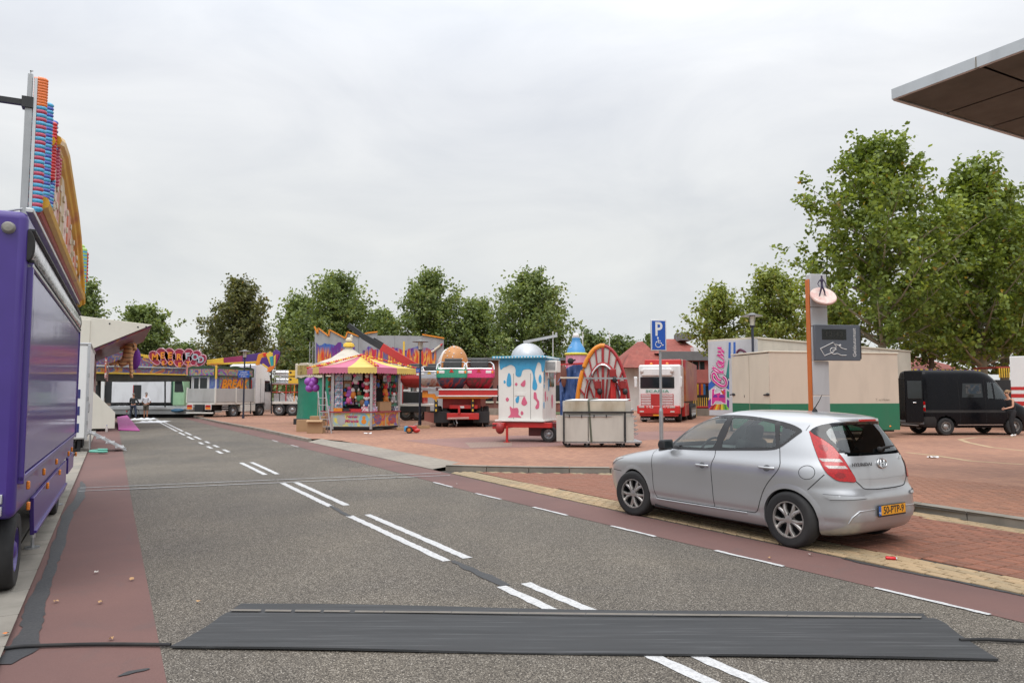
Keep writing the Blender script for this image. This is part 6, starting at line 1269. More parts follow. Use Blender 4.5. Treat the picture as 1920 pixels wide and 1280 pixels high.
# ================================================================== bottle figure, blue sheeted load, big wheel half
bf = thing('bottle_figure', 'giant pink and blue baby bottle figure with a white ball on top', 'figure', P(1081, 785, 33.0) * 1); bk = 33.0 / F; bz = lambda py: CH + (HZ - py) * bk - bf.location.z
bf.location.z = .104; bz = lambda py: CH + (HZ - py) * bk - .104
MB().lathe([(19 * bk, 0), (19.5 * bk, bz(700)), (19.5 * bk, bz(666))], 28).build('pink_body', airbrush('bottle_pink', [(.60, .10, .22), (.64, .17, .30), (.68, .35, .42), (.58, .08, .2)], 1.2, (1, 1, .5)), bf, smooth=40)
MB().tube([(19.8 * bk * math.cos(a), 19.8 * bk * math.sin(a), bz(664)) for a in np.linspace(0, 6.283, 28, endpoint=False)], 2.4 * bk, 8, closed=True).build('yellow_ring', mat('ring_yellow', (.68, .60, .05), .4), bf)
MB().lathe([(18 * bk, bz(662)), (16 * bk, bz(653)), (10 * bk, bz(644)), (7.5 * bk, bz(638)), (8 * bk, bz(634)), (4 * bk, bz(633))], 28).build('blue_neck', mat('neck_blue', (.07, .30, .62), .35, var=.2), bf, smooth=50)
MB().ball((0, 0, bz(630.5)), (6.5 * bk,) * 3, 18, 12).build('ball', mat('ball_white', (.66, .63, .6), .5), bf, smooth=60)
for ph in (0, 2.1): MB().tube([((15 - 4 * abs(math.sin(t))) * bk * 1.03 * math.cos(-2.6 + t * .7), 1.03 * (15 - 4 * abs(math.sin(t))) * bk * math.sin(-2.6 + t * .7), bz(655) + 5.5 * bk * abs(math.sin(t + ph * .2))) for t in np.linspace(0, 3, 20)], .02, 6).build('cream_loop', CREAM, bf)
sl_ = thing('sheeted_load', 'load under a crumpled dark blue tarpaulin beside the ice cream kiosk', 'load', (0, 0, 0)); SY = 29.5; sx2 = lambda px: (px - 960) * SY / F; sz = lambda py: CH + (HZ - py) * SY / F
BT = mat('navy_tarp', (.05, .10, .26), .55, var=.3, scale=1.6, bump=.8, bscale=2.6, dirt=.1)
mb = MB(); nx, ny = 22, 14; r_ = random.Random(4)
top = [(1049, 712), (1062, 690), (1075, 684), (1095, 681), (1110, 684), (1116, 700)]
pts = []
for j in range(ny + 1):
    for i in range(nx + 1):
        px = 1049 + 67 * i / nx; tpy = lerp(top, px); t = j / ny; py = tpy + (788 - tpy) * t
        pts.append((sx2(px), SY - .25 * math.sin(t * 1.6) + .07 * math.sin(i * 1.7 + j * .5) + .05 * r_.uniform(-1, 1), sz(py)))
q0 = len(pts)
for i in range(nx + 1): p = pts[i]; pts.append((p[0], SY + 1.8, p[2] - .1))
fs = [(j * (nx + 1) + i, j * (nx + 1) + i + 1, (j + 1) * (nx + 1) + i + 1, (j + 1) * (nx + 1) + i) for j in range(ny) for i in range(nx)] + [(i, i + 1, q0 + i + 1, q0 + i) for i in range(nx)]
mb.add(pts, fs).build('tarpaulin', BT, sl_, smooth=60); box('pallet', DARK, sl_, sx2(1050), sx2(1114), SY, SY + 1.7, .104, sz(783)); box('rail', CREAM, sl_, sx2(1049), sx2(1115), SY - .38, SY - .33, sz(710), sz(707), .006)
MB().bar((sx2(1050), SY - .2, sz(684)), (sx2(1108), SY - .2, sz(681)), .07).build('red_bar', RED, sl_); MB().ball((sx2(1069), SY - .25, sz(677)), (.13, .1, .12), 10, 8).bar((sx2(1069), SY - .25, sz(679)), (sx2(1078), SY - .3, sz(675)), .06).build('floodlight', BLACK, sl_)
MB().ball((sx2(1056), SY - .3, sz(705)), (.12, .08, .45), 12, 10).build('brown_paddle', mat('brown_wood', (.16, .05, .03), .5), sl_)
wh = thing('wheel_half', 'half of a big round ride front with red spokes on white panels', 'ride part', (0, 0, 0)); HY = 27.6; hx = lambda px: (px - 960) * HY / F; hz_ = lambda py: CH + (HZ - py) * HY / F
sw_ = R(-32)
hc = 1130; hw = 48
def wp(px, py, dy=0.): x = hx(px) - hx(hc); return (hx(hc) + x, HY + dy - x * .25, hz_(py))   # panel stands slightly askew
ell = [(hc + hw * math.cos(a) * (1.0 if math.cos(a) > 0 else 1.0), 782 - 134 * math.sin(a)) for a in np.linspace(0, math.pi, 41)]
def pris(pts, y0, y1, m, nm):
    n_ = len(pts); mb = MB().add([wp(x, y, y0) for x, y in pts] + [wp(x, y, y1) for x, y in pts], [tuple(range(n_)), tuple(range(2 * n_ - 1, n_ - 1, -1))] + [(i, i + n_, (i + 1) % n_ + n_, (i + 1) % n_) for i in range(n_)]); return mb.build(nm, m, wh)
pris(ell, 0, .06, mat('panel_white', (.62, .60, .56), .5, var=.08), 'panel')
ER2 = mat('edge_red', (.36, .025, .03), .4)
MB().tube([wp(x, y, 0) for x, y in ell[:22]], .06, 8).build('red_rim', ER2, wh); MB().tube([wp(x, y, -.02) for x, y in ell[19:]], .085, 8).build('orange_rim', ORANGE, wh)
inn = [(hc + 34 * math.cos(a), 782 - 100 * math.sin(a)) for a in np.linspace(0, math.pi, 31)]
MB().tube([wp(x, y, -.06) for x, y in inn], .07, 8).build('inner_rim', ER2, wh); MB().tube([wp(x - 1, y + 2, -.13) for x, y in inn], .04, 8).build('chrome_rim', CHROME, wh)
for a in np.linspace(.12, math.pi - .12, 11):
    p = wp(hc + 6 * math.cos(a), 782 - 4, -.05); q = wp(hc + (hw - 2) * math.cos(a) * .99, 782 - 132 * math.sin(a), -.05); MB().bar(p, q, .09, .05).build('spoke', ER2, wh)
for px, py in ((1119, 722), (1146, 700), (1164, 722)):
    for dx in (-5, 5): MB().bar(wp(px, py - 8, -.3), wp(px + dx, 778, -.35), .09).build('bracket_leg', RED, wh)
    MB().obox(wp(px, py, -.32), (.24, .18, .3)).build('bracket_head', mat('deep_red3', (.28, .02, .02), .4), wh, bevel=.03); MB().ball(wp(px + 3, py + 12, -.42), (.1, .1, .12), 10, 6).build('motor', DARK, wh)
MB().bar(wp(1094, 709, -.45), wp(1170, 710, -.45), .06).build('cross_rail', STEEL, wh); box('foot', DARK, wh, hx(1085), hx(1180), HY - .3, HY + .5, .104, .2)
# ================================================================== panel cart
PCY = 22.9; pcx = lambda px: (px - 960) * PCY / F; pcz = lambda py: CH + (HZ - py) * PCY / F
ct = thing('panel_cart', 'wheeled cart with strapped pale floor panels and a black frame', 'cart', (0, 0, 0)); PAL = mat('pale_panel', (.50, .48, .43), .55, var=.06, scale=2, bump=.2, bscale=90, dirt=.3)
box('base', STEEL, ct, pcx(1058), pcx(1202), PCY, PCY + 1.2, pcz(830), pcz(826)); 
for px, y in ((1064, .1), (1100, .1), (1166, .1), (1199, .5), (1064, 1.1), (1166, 1.1), (1135, 1.1)):
    c_ = emp('castor', ct, (pcx(px), PCY + y, .104)); MB().lathe([(.02, -.03), (.085, -.03), (.095, 0), (.085, .03), (.02, .03)], 16, rot=Matrix.Rotation(math.pi / 2, 3, 'X'), c=(0, 0, .095)).build('castor_wheel', BLACK, c_); MB().box(-.02, .02, -.05, .05, .09, pcz(830) - .104).build('fork', STEEL, c_)
k = 0
for x0, x1, y0, y1, dy in ((1043, 1056, 778, 826, .0), (1057, 1102, 778, 828, 0), (1103, 1169, 778, 828, 0), (1170, 1188, 780, 828, .02)): box('panel', PAL, ct, pcx(x0), pcx(x1) - .01, PCY + dy, PCY + .05, pcz(y1), pcz(y0), .006)
box('panel', mat('stained_panel', (.46, .42, .33), .6, var=.3, scale=3, dirt=.9, dcol=(.2, .14, .07)), ct, pcx(1058), pcx(1172), PCY + .02, PCY + .07, pcz(771), pcz(752), .006)
for k in range(11): MB().box(pcx(1059), pcx(1184) + .004 * k, PCY + .12 + k * .09, PCY + .16 + k * .09, pcz(822), pcz(752) + random.uniform(-.04, .02)).build('panel', PAL, ct, bevel=.004); MB().bar((pcx(1190), PCY + .14 + k * .09, pcz(815) + .13 * (k % 5)), (pcx(1197), PCY + .14 + k * .09, pcz(815) + .13 * (k % 5) + .05), .035).build('panel_clip', STEEL, ct)
MB().add([(pcx(1060), PCY + .1, pcz(750)), (pcx(1174), PCY + .1, pcz(750)), (pcx(1192), PCY + 1.15, pcz(748)), (pcx(1080), PCY + 1.15, pcz(748)), (pcx(1060), PCY + .1, pcz(751)), (pcx(1174), PCY + .1, pcz(751)), (pcx(1192), PCY + 1.15, pcz(749)), (pcx(1080), PCY + 1.15, pcz(749))], [(0, 1, 2, 3), (4, 5, 6, 7), (0, 1, 5, 4), (1, 2, 6, 5), (2, 3, 7, 6), (3, 0, 4, 7)]).build('top_panel', WHITE, ct)
for r in range(9): MB().bar((pcx(1184), PCY + .1, pcz(820) + r * .105), (pcx(1196), PCY + 1.1, pcz(820) + r * .105 + .02), .05).build('panel_edge', STEEL, ct)
for x in (1055, 1169): MB().box(pcx(x), pcx(x) + .05, PCY - .06, PCY - .02, pcz(828), pcz(772)).build('frame_post', DARK, ct)
MB().box(pcx(1055), pcx(1187), PCY - .06, PCY - .02, pcz(774), pcz(771)).build('frame_rail', DARK, ct); MB().box(pcx(1056), pcx(1146), PCY - .03, PCY, pcz(780), pcz(778.5)).build('latch_bar', STEEL, ct)
for i in range(4): MB().box(pcx(1066) + i * .38, pcx(1066) + i * .38 + .03, PCY - .04, PCY, pcz(782), pcz(777)).build('latch', DARK, ct)
MB().tube([(pcx(1108), PCY - .015, pcz(828)), (pcx(1103), PCY - .015, pcz(752)), (pcx(1104), PCY + .1, pcz(749.3)), (pcx(1128), PCY + 1.1, pcz(747.5))], .03, 4).build('strap', mat('strap_green', (.10, .11, .08), .7), ct)
# ================================================================== red and white tractor lorry with its trailer
sc = thing('tractor_lorry', 'white and red tractor lorry with striped grille pulling a dark red trailer', 'lorry', (P(1281, 790, 42.5).x, 42.5, .104), R(-18)); SK = 42.5 / F; qx = lambda px: (px - 1281) * SK; qz = lambda py: CH - .104 + (HZ - py) * SK
RW = mat('cab_white', (.70, .70, .70), .3, coat=.4, var=.04)
box('cab', RW, sc, qx(1199), qx(1278), 0, 1.9, qz(765), qz(683), .12, 4); box('roof_deflector', RED, sc, qx(1207), qx(1276), .8, 1.8, qz(684), qz(672), .05); box('windscreen', DGLASS, sc, qx(1202), qx(1266), -.03, .1, qz(728), qz(706), .04, 3)
box('sun_visor', RW, sc, qx(1205), qx(1262), -.12, .05, qz(704), qz(690), .05, 3)
for px in (1206, 1262): MB().ball((qx(px), -.1, qz(696)), (.12, .08, .12), 12, 8).build('spot_lamp', LCLEAR, sc)
for px in (1222, 1252): MB().ball((qx(px), .3, qz(681)), (.09, .09, .08), 10, 6).build('beacon', LORANGE, sc)
for px in (1208, 1275): MB().cyl((qx(px), 1.7, qz(760)), (qx(px), 1.7, qz(671)), .06, n=10).build('exhaust_stack', CREAM, sc)
gr_ = box('grille', mat('grille_red', (.42, .02, .02), .4), sc, qx(1203), qx(1264), -.05, .05, qz(760), qz(738), .02)
for k in range(7):
    for a, b in ((1204, 1222), (1240, 1263)): box('grille_bar', RW, gr_, qx(a), qx(b), -.075, -.05, qz(759) + k * .095, qz(759) + k * .095 + .045, .006)
text('lettering', 'SCANIA', .20, mat('brand_green', (.02, .28, .18), .4), sc, (qx(1234), -.04, qz(733)), (math.pi / 2, 0, 0), .01, sx=1.9)
bm_ = box('bumper', RED, sc, qx(1196), qx(1276), -.15, .5, qz(776), qz(760), .06, 3); box('lower_bumper', RED, sc, qx(1200), qx(1272), -.05, .5, qz(780), qz(776), .02)
for px in (1205, 1262): box('head_lamp', LCLEAR, bm_, qx(px) - .17, qx(px) + .15, -.17, -.14, qz(764.5), qz(760.5), .02); box('fog_lamp', LCLEAR, bm_, qx(px) - .12, qx(px) + .12, -.17, -.14, qz(773), qz(770), .02)
text('lettering', '143', .2, WHITE, bm_, (qx(1220), -.16, qz(762.6)), (math.pi / 2, 0, 0), .006, sx=1.5); text('lettering', '470', .18, WHITE, bm_, (qx(1250), -.16, qz(762.6)), (math.pi / 2, 0, 0), .006, sx=1.3)
box('licence_plate', PLATE, sc, qx(1226), qx(1239), -.1, -.05, qz(779.5), qz(776.5), .004)
for px in (1211, 1256): fl_ = box('mud_flap', BLACK, sc, qx(px) - .3, qx(px) + .3, .1, .14, .12, qz(779), .004); text('lettering', 'SCANIA', .13, WHITE, fl_, (qx(px), .09, .2), (math.pi / 2, 0, 0), .004, sx=1.2)
for px, s_ in ((1193, -1), (1277, 1)): MB().obox((qx(px), .1, qz(718)), (.16, .14, .5)).obox((qx(px), .1, qz(709)), (.2, .14, .22)).build('mirror', RW, sc, bevel=.04)
for px in (1205, 1270):
    for y in (.9, 4.4): hub_wheel(sc, (qx(px), y, .5), .5, .3, -1 if px < 1230 else 1, WHITE).rotation_euler = (0, 0, R(90)); 
for y in (5.6, 6.6, 7.6, 8.6): 
    for px, s_ in ((1207, -1), (1279, 1)): hub_wheel(sc, (qx(px), y, .5), .5, .3, 1, WHITE).rotation_euler = (0, 0, R(-90) * s_)
MAR = airbrush('trailer_maroon', [(.26, .03, .03), (.34, .05, .04), (.30, .04, .06), (.40, .14, .05), (.24, .03, .03)], .5, (1, 1, 1), .8)
box('trailer_body', MAR, sc, qx(1207), qx(1281), 2.2, 11.5, qz(753), qz(671), .02); box('trailer_chassis', DARK, sc, qx(1215), qx(1272), 1.5, 11.3, qz(772), qz(753)); box('side_skirt', RED, sc, qx(1270), qx(1279), 2.0, 5.0, qz(782), qz(756), .02)
# ================================================================== claw trailer, cream and green trailer
E1 = Vector((10.3, 31.0)); E2 = Vector((22.1, 40.9)); et_ = (E2 - E1).normalized()
ec_ = thing('claw_trailer', 'long pale trailer whose end carries pink E-Claw lettering and rainbow stripes', 'trailer', (*E1, .104), math.atan2(et_.y, et_.x))
PG = mat('pale_grey_panel', (.52, .53, .55), .42, var=.03); CR2 = mat('cream_side', (.60, .55, .46), .5, var=.04)
box('body', CR2, ec_, .05, 15.4, .03, 2.4, .72, 3.95, .02); box('end_panel', PG, ec_, -.03, .05, .0, 2.43, .70, 3.95, .01); box('roof_rail', CREAM, ec_, -.02, 15.42, -.02, 2.45, 3.95, 4.03, .01)
box('chassis', DARK, ec_, .2, 15, .4, 2, .5, .72)
for x in (10.5, 11.8, 13.1):
    for y, s_ in ((.2, -1), (2.2, 1)): hub_wheel(ec_, (x, y, .48), .48, .3, s_)
for y in (.4, 2.0): MB().cyl((1.0, y, 0), (1.0, y, .72), .06, n=8).build('landing_leg', DARK, ec_)
def ep(px, py):                                         # pixel -> (across, height) on the end panel; across = 0 at the near corner
    o = E1; t = (-et_.y, et_.x); s_, z = onside(px, py, (o.x, o.y), t); return (s_, z - .104)
def epoly(pts, m, nm, d=-.036, parent=ec_): return MB().prism([ep(*p) for p in pts], d, -.0305, 'yz').build(nm, m, parent)
zz4 = lambda pts: [(1270 + x / 6.738, 600 + y / 6.738) for x, y in pts]
def flat(nm, c, r=.35): return mat(nm, c, r, var=.1, dirt=0)
cB, cP, cW, cD = flat('claw_blue', (.03, .12, .45)), flat('claw_purple', (.16, .03, .28)), flat('claw_white', (.72, .70, .72)), flat('claw_maroon', (.12, .02, .06))
epoly(zz4([(400, 800), (470, 740), (500, 810), (400, 890)]), cB, 'blue_stripe'); epoly(zz4([(398, 1015), (440, 985), (440, 1080), (398, 1120)]), cP, 'purple_stripe'); epoly(zz4([(630, 755), (660, 770), (660, 880), (632, 860)]), cB, 'blue_stripe'); epoly(zz4([(632, 890), (660, 905), (660, 985), (632, 970)]), flat('claw_green', (.02, .22, .14)), 'green_stripe'); epoly(zz4([(632, 1000), (660, 1015), (660, 1115), (632, 1085)]), cP, 'purple_stripe')
epoly(zz4([(655, 280), (680, 280), (678, 480), (650, 480)]), cB, 'blue_stripe'); epoly(zz4([(714, 278), (740, 276), (742, 470), (714, 478)]), cB, 'blue_stripe'); epoly(zz4([(640, 580), (652, 500), (660, 500), (660, 740), (632, 740), (615, 735)]), flat('claw_teal', (.02, .20, .18)), 'teal_stripe')
cols = [(.5, .03, .03), (.25, .02, .02), (.62, .10, .02), (.70, .52, .04), (.66, .22, .02), (.30, .12, .02), (.68, .55, .05), (.25, .40, .03), (.03, .25, .06), (.2, .5, .05)]
for k, c in enumerate(cols): epoly(zz4([(455 + k * 17.5, 1060), (455 + (k + 1) * 17.5, 1060), (400 + (k + 1) * 26, 1132), (400 + k * 26, 1132)]), flat('fan%d' % k, c), 'rainbow_ray', -.034)
MGR = mat('claw_magenta', (.58, .04, .24), .3, var=.5, scale=2.2, dirt=0)
ln = lambda pts, r, m, nm, d: MB().tube([(-.03 - d, *ep(*p)) for p in pts], r, 6).build(nm, m, ec_, smooth=60)
def script(pts, r, d=.0):                               # airbrushed script letter: dark outline, white inline, magenta face
    p = smooth_poly(zz4(pts), 5, False)
    for m, rr_, dd in ((cD, r * 1.55, -.03), (cW, r * 1.25, -.018), (MGR, r * .85, 0.002)):
        o = MB().tube([(0, *ep(*q)) for q in p], rr_, 8); v = [(-.034 + x * .12 - (.004 if m is cW else .008 if m is MGR else 0), y, z) for x, y, z in o.v]; o.v = v; o.build('script_letter', m, ec_, smooth=60)
# 'Claw' written upwards: C, l, a, w
script([(560, 760), (520, 745), (490, 690), (470, 670), (450, 690), (455, 740), (500, 790), (560, 830), (610, 830), (625, 790), (610, 740), (580, 715)], .075)
script([(590, 670), (560, 655), (520, 630), (470, 600), (455, 605), (480, 640), (540, 665), (590, 640)], .045)
script([(590, 600), (560, 560), (525, 535), (505, 545), (530, 590), (575, 590), (590, 560), (520, 510), (590, 540), (595, 510)], .042)
script([(595, 500), (560, 470), (510, 440), (550, 440), (590, 455), (560, 420), (520, 395), (560, 395), (595, 410), (570, 375), (515, 350), (565, 350)], .038)
elet = epoly(zz4([(440, 865), (490, 855), (495, 870), (480, 900), (482, 925), (540, 905), (560, 930), (570, 870), (625, 855), (628, 1065), (575, 1050), (560, 1030), (490, 1030), (470, 1070), (432, 1075)]), cW, 'letter_e', -.042)
epoly(zz4([(448, 872), (482, 865), (470, 900), (474, 935), (545, 915), (558, 940), (585, 930), (585, 875), (617, 865), (618, 1052), (580, 1040), (560, 1022), (485, 1022), (462, 1062), (442, 1065)]), MGR, 'letter_face', -.046); epoly(zz4([(455, 975), (470, 945), (495, 935), (512, 950), (515, 975)]), cP, 'letter_eye', -.05); epoly(zz4([(533, 978), (540, 950), (565, 940), (600, 950), (605, 978)]), cP, 'letter_eye', -.05); epoly(zz4([(558, 880), (600, 900), (606, 945), (570, 920)]), flat('claw_red', (.5, .06, .02)), 'flame', -.05)
MB().tube([(-.036, *ep(*p)) for p in smooth_poly(zz4([(757, 450), (765, 400), (800, 375), (850, 395), (880, 430)]), 5, False)], .05, 8).build('dark_arc', cD, ec_)
GC = Vector((9.4, 27.0)); ga = R(14)
gt = thing('green_cream_trailer', 'plain cream box trailer with a broad green base behind the silver car', 'trailer', (*GC, .104), ga)
GBASE = mat('base_green', (.012, .15, .075), .45, var=.06, dirt=.15); CPINK = mat('cream_pink', (.56, .48, .39), .5, var=.03, dirt=.15)
L_ = 5.55; GW_ = 2.6
box('side_wall', CPINK, gt, 0, L_, 0, .05, 1.28, 3.16, .006); box('side_base', GBASE, gt, 0, L_, -.01, .05, .28, 1.28, .006); box('end_wall', CREAM, gt, -.004, .05, .05, GW_, 1.28, 3.13, .004); box('end_base', GBASE, gt, -.006, .05, .05, GW_, .28, 1.28, .004)
box('body', CPINK, gt, .05, L_ - .02, .05, GW_, .3, 3.10, .01); box('roof_trim', CREAM, gt, -.03, L_ + .03, -.03, GW_ + .03, 3.16, 3.22, .015); MB().box(-.012, -.005, 1.34, 1.355, .3, 3.1).build('door_gap', mat('faint_gap', (.42, .36, .28), .6), gt)
for y in (.14, 2.48): lt = emp('door_latch', gt, (-.02, y, 1.62)); MB().ball((0, 0, 0), (.03, .12, .055), 12, 8).build('latch_body', DARK, lt); MB().bar((0, .1, 0), (-.02, .22, -.02), .04).build('latch_arm', DARK, lt)
text('lettering', 'T. vd Molen', .13, mat('faded_text', (.36, .31, .25), .6), gt, (L_ - .75, -.006, 1.42), (math.pi / 2, 0, 0), .002, .2)
box('extension', CREAM, gt, L_, L_ + .75, 1.5, GW_, .9, 3.08, .01); MB().ball((L_ - .45, -.015, .42), (.05, .015, .03), 8, 6).build('marker_lamp', LORANGE, gt)
for x in (2.2, 3.1):
    for y, s_ in ((.2, -1), (2.4, 1)): hub_wheel(gt, (x, y, .3), .3, .2, s_)
box('chassis', DARK, gt, .2, L_, .3, 2.3, .2, .3); box('screw_hole', DARK, gt, -.012, -.004, 1.7, 1.73, 1.5, 1.6, .002)
# ================================================================== black van
VY = 29.4; VX = P(1733, 800, VY).x
vn = thing('van', 'black panel van with its rear door open', 'van', (VX, VY, .104), R(4))
vk = VY / F; vx = lambda px: (px - 1683) * vk; vz = lambda py: CH - .104 + (HZ - py) * vk
VB = mat('van_black', (.0045, .005, .007), .22, var=.2, dirt=.15, dcol=(.02, .018, .016)); [setattr(n.inputs['Specular IOR Level'], 'default_value', .16) for n in VB.node_tree.nodes if n.type == 'BSDF_PRINCIPLED']; VT = mat('van_plastic', (.012, .012, .013), .6)
VXF = [(.3, 4.62), (.5, 4.68), (.8, 4.66), (1.1, 4.55), (1.25, 4.3), (1.45, 3.95), (1.75, 3.7), (2.1, 3.45), (2.35, 3.2), (2.53, 2.9), (2.6, 2.5), (2.62, 2.0)]
VXR = [(.3, .02), (.5, 0), (2.3, .02), (2.52, .06), (2.6, .2), (2.62, .8)]
VW = [(.3, .92), (.5, .97), (.9, .985), (1.3, .97), (1.7, .94), (2.2, .89), (2.45, .84), (2.56, .76), (2.60, .62), (2.62, .1)]
VS_ = Shell(VXF, VXR, VW, [(.3, 5), (1.2, 5), (2.5, 4)], [(.3, 9), (2.5, 8)], 1.6, [.3 + .05 * i for i in range(43)] + [2.43, 2.46, 2.49, 2.52, 2.54, 2.56, 2.58, 2.595, 2.605, 2.613, 2.618, 2.62])
vb = emp('van_body', vn, (0, .98, 0))
VWELL = [(.92, .36), (3.78, .36)]
VS_.grid(140, lambda c: all((c.x - a)**2 + (c.z - b)**2 > .42**2 for a, b in VWELL)).build('shell', VB, vb, smooth=40)
vm = lambda o: VS_.side(-1, o)
vpatch = lambda nm, pl, m, o: patch(VS_, nm, pl, vm(o), m, vb, .08)
vpatch('lower_cladding', [(.03, .34), (.52, .34), (.52, .62), (.45, .74), (.03, .74)], VT, .01); vpatch('side_window', [(1.62, 1.5), (2.5, 1.5), (2.5, 2.06), (1.7, 2.06)], DGLASS, .006)
vpatch('door_window', [(2.7, 1.47), (3.62, 1.42), (3.4, 1.88), (3.15, 2.1), (2.75, 2.1)], CAR_GLASS, .006); vpatch('door_window_frame', [(2.95, 1.45), (3.02, 1.45), (3.02, 2.08), (2.95, 2.08)], VB, .01)
ribbon('panel_gap', [(1.5, .5), (1.5, 2.2)], vm(.004), .012, SEAM, vb); ribbon('panel_gap', [(2.6, .5), (2.6, 2.2)], vm(.004), .012, SEAM, vb); ribbon('sill_strip', [(1.4, .42), (3.3, .42)], vm(.01), .03, ALU, vb); ribbon('rub_strip', [(.05, .95), (3.4, .95)], vm(.008), .10, VT, vb)
vpatch('window_reflection', [(1.8, 1.65), (2.45, 1.65), (2.45, 2.0), (1.82, 2.0)], airbrush('reflection_print', [(.01, .02, .03), (.01, .025, .04), (.05, .05, .05), (.01, .012, .015), (.01, .01, .01)], 4, sharp=True), .009)  # faint blue reflections in the glass, painted as a flat patterned patch
for z0, z1, m in ((.95, 1.10, LRED), (1.10, 1.2, LCLEAR), (1.2, 1.34, LRED)): vpatch('tail_lamp', [(.02, z0), (.13, z0), (.13, z1), (.02, z1)], m, .014)
for x, y, s_ in ((.92, .12, -1), (.92, 1.82, 1), (3.78, .12, -1), (3.78, 1.82, 1)): hub_wheel(vn, (x, y, .345), .345, .23, s_, mat('hub_cap', (.34, .33, .32), .35, .6))
box('chassis', BLACK, vn, .2, 4.2, .25, 1.7, .3, .45); box('cargo_floor', BLACK, vn, .1, 3, .2, 1.75, .45, .5)
dr = emp('rear_door', vn, (.0, .02, 0), R(188)); MB().box(-.0, .82, -.03, .03, .52, 2.55).build('door_panel', VB, dr, bevel=.03, seg=3); MB().box(.08, .74, .03, .05, 1.45, 2.15).build('door_window', DGLASS, dr, bevel=.02)
MB().ball((.4, .04, 1.3), (.08, .02, .03), 10, 6).build('door_handle', CHROME, dr)
box('rear_bumper', mat('bumper_grey', (.10, .10, .105), .5), vn, -.16, .05, .05, 1.9, .42, .56, .03); box('rear_step', ALU, vn, -.22, -.1, .2, 1.2, .38, .41, .006)
box('licence_plate', PLATE, vn, -.03, -.015, .62, 1.14, .78, .9, .004); box('closed_rear_door', VB, vn, -.012, .03, .95, 1.85, .55, 2.3, .01)
# red and white lorry nose at the very edge
rl = thing('striped_lorry', 'white lorry with red stripes parked behind the woman', 'lorry', (P(1899, 800, 33).x, 33, .104), R(56)); lz = lambda py: CH - .104 + (HZ - py) * 33 / F
box('box_body', WHITE, rl, 0, 7, -2.5, 0, lz(792), lz(668), .03); 
for a, b in ((731, 725), (745, 738), (760, 752)): box('red_stripe', RED, rl, -.004, 7, -.0, .006, lz(a), lz(b), .002); box('red_stripe', RED, rl, -.008, -.001, -2.5, 0, lz(a), lz(b), .002)
for x in (1.2, 5.5): hub_wheel(rl, (x, -.2, .45), .45, .3, 1); hub_wheel(rl, (x, -2.3, .45), .45, .3, -1)
box('chassis', DARK, rl, .2, 6.8, -2.1, -.4, .4, lz(792))
# ================================================================== signs
SGB = mat('parking_blue', (.015, .09, .42), .35, var=.03, dirt=.05)
ps = thing('parking_sign', 'blue disabled parking sign on a galvanised pole behind the silver car', 'sign', (P(1243, 880, 15.3).x, 15.3, .104), R(14)); pk = 15.3 / F; pz_ = lambda py: CH - .104 + (HZ - py) * pk
MB().cyl((0, .05, 0), (0, .05, pz_(770)), .042, n=14).cyl((0, .05, pz_(770)), (0, .05, pz_(764)), .042, .027, 14).cyl((0, .05, pz_(764)), (0, .05, pz_(598.5)), .027, n=14).build('pole', STEEL, ps)
hh, zc = (657 - 600) * pk / 2, pz_(628.5); ww_ = .165
pl2 = MB().obox((-.06, 0, zc), (ww_ * 2 + .02, .02, hh * 2 + .02)).build('plate', ALU, ps, bevel=.006); MB().obox((-.06, -.012, zc), (ww_ * 2, .006, hh * 2)).build('white_border', WHITE, pl2, bevel=.02, seg=3); MB().obox((-.06, -.017, zc), (ww_ * 2 - .03, .006, hh * 2 - .03)).build('blue_field', SGB, pl2, bevel=.015, seg=3)
text('letter_p', 'P', .40, WHITE, pl2, (-.065, -.021, zc + .115), (math.pi / 2, 0, 0), .001, bold=.008, sx=.85)
wc = [(-.06 + x * 1.05, zc - .17 + z * 1.05) for x, z in ((-.02, .105),)][0]
MB().ball((wc[0], -.021, wc[1]), (.02, .004, .02), 12, 8).tube([(-.078, -.021, zc - .085), (-.075, -.021, zc - .155), (-.01, -.021, zc - .16), (.02, -.021, zc - .215), (.045, -.021, zc - .20)], .009, 6).tube([(-.075, -.021, zc - .115), (-.025, -.021, zc - .118)], .008, 6).tube([(-.075 + .062 * math.cos(a), -.021, zc - .19 + .062 * math.sin(a)) for a in np.linspace(1.9, 6.0, 18)], .0075, 6).build('wheelchair_symbol', WHITE, pl2)
for z in (-.15, .15): MB().cyl((-.0, .05, zc + z - .02), (0, .05, zc + z + .02), .04, n=12).build('clamp', STEEL, ps)
gp = thing('cash_machine_pylon', 'grey cash machine pylon with a dark grey panel and orange edge', 'sign', (P(1544, 860, 17.3).x, 17.3, .104), R(8)); gk = 17.3 / F; gz_ = lambda py: CH - .104 + (HZ - py) * gk
PYL = mat('pylon_grey', (.52, .53, .55), .4, .15, var=.03); OE = mat('pylon_orange', (.55, .14, .02), .45); SL = mat('slate_panel', (.10, .115, .14), .4, var=.04)
hwp = 16.5 * gk
for a, b in ((512, 575), (576, 611), (612, 676), (677, 741), (742, 800), (801, 866)): box('column_panel', PYL, gp, -hwp, hwp, 0, .2, max(0, gz_(b)), gz_(a) - .004, .008)
box('orange_edge', OE, gp, -hwp - .030, -hwp - .003, .02, .18, 0, gz_(522), .006)
sp3 = box('slate_panel', SL, gp, -hwp + .03, -hwp + .03 + 91 * gk, -.09, -.005, gz_(676), gz_(609), .01); box('panel_back', DARK, sp3, -hwp + .03 + 87 * gk, -hwp + .05 + 92 * gk, -.085, .08, gz_(673), gz_(612), .01)
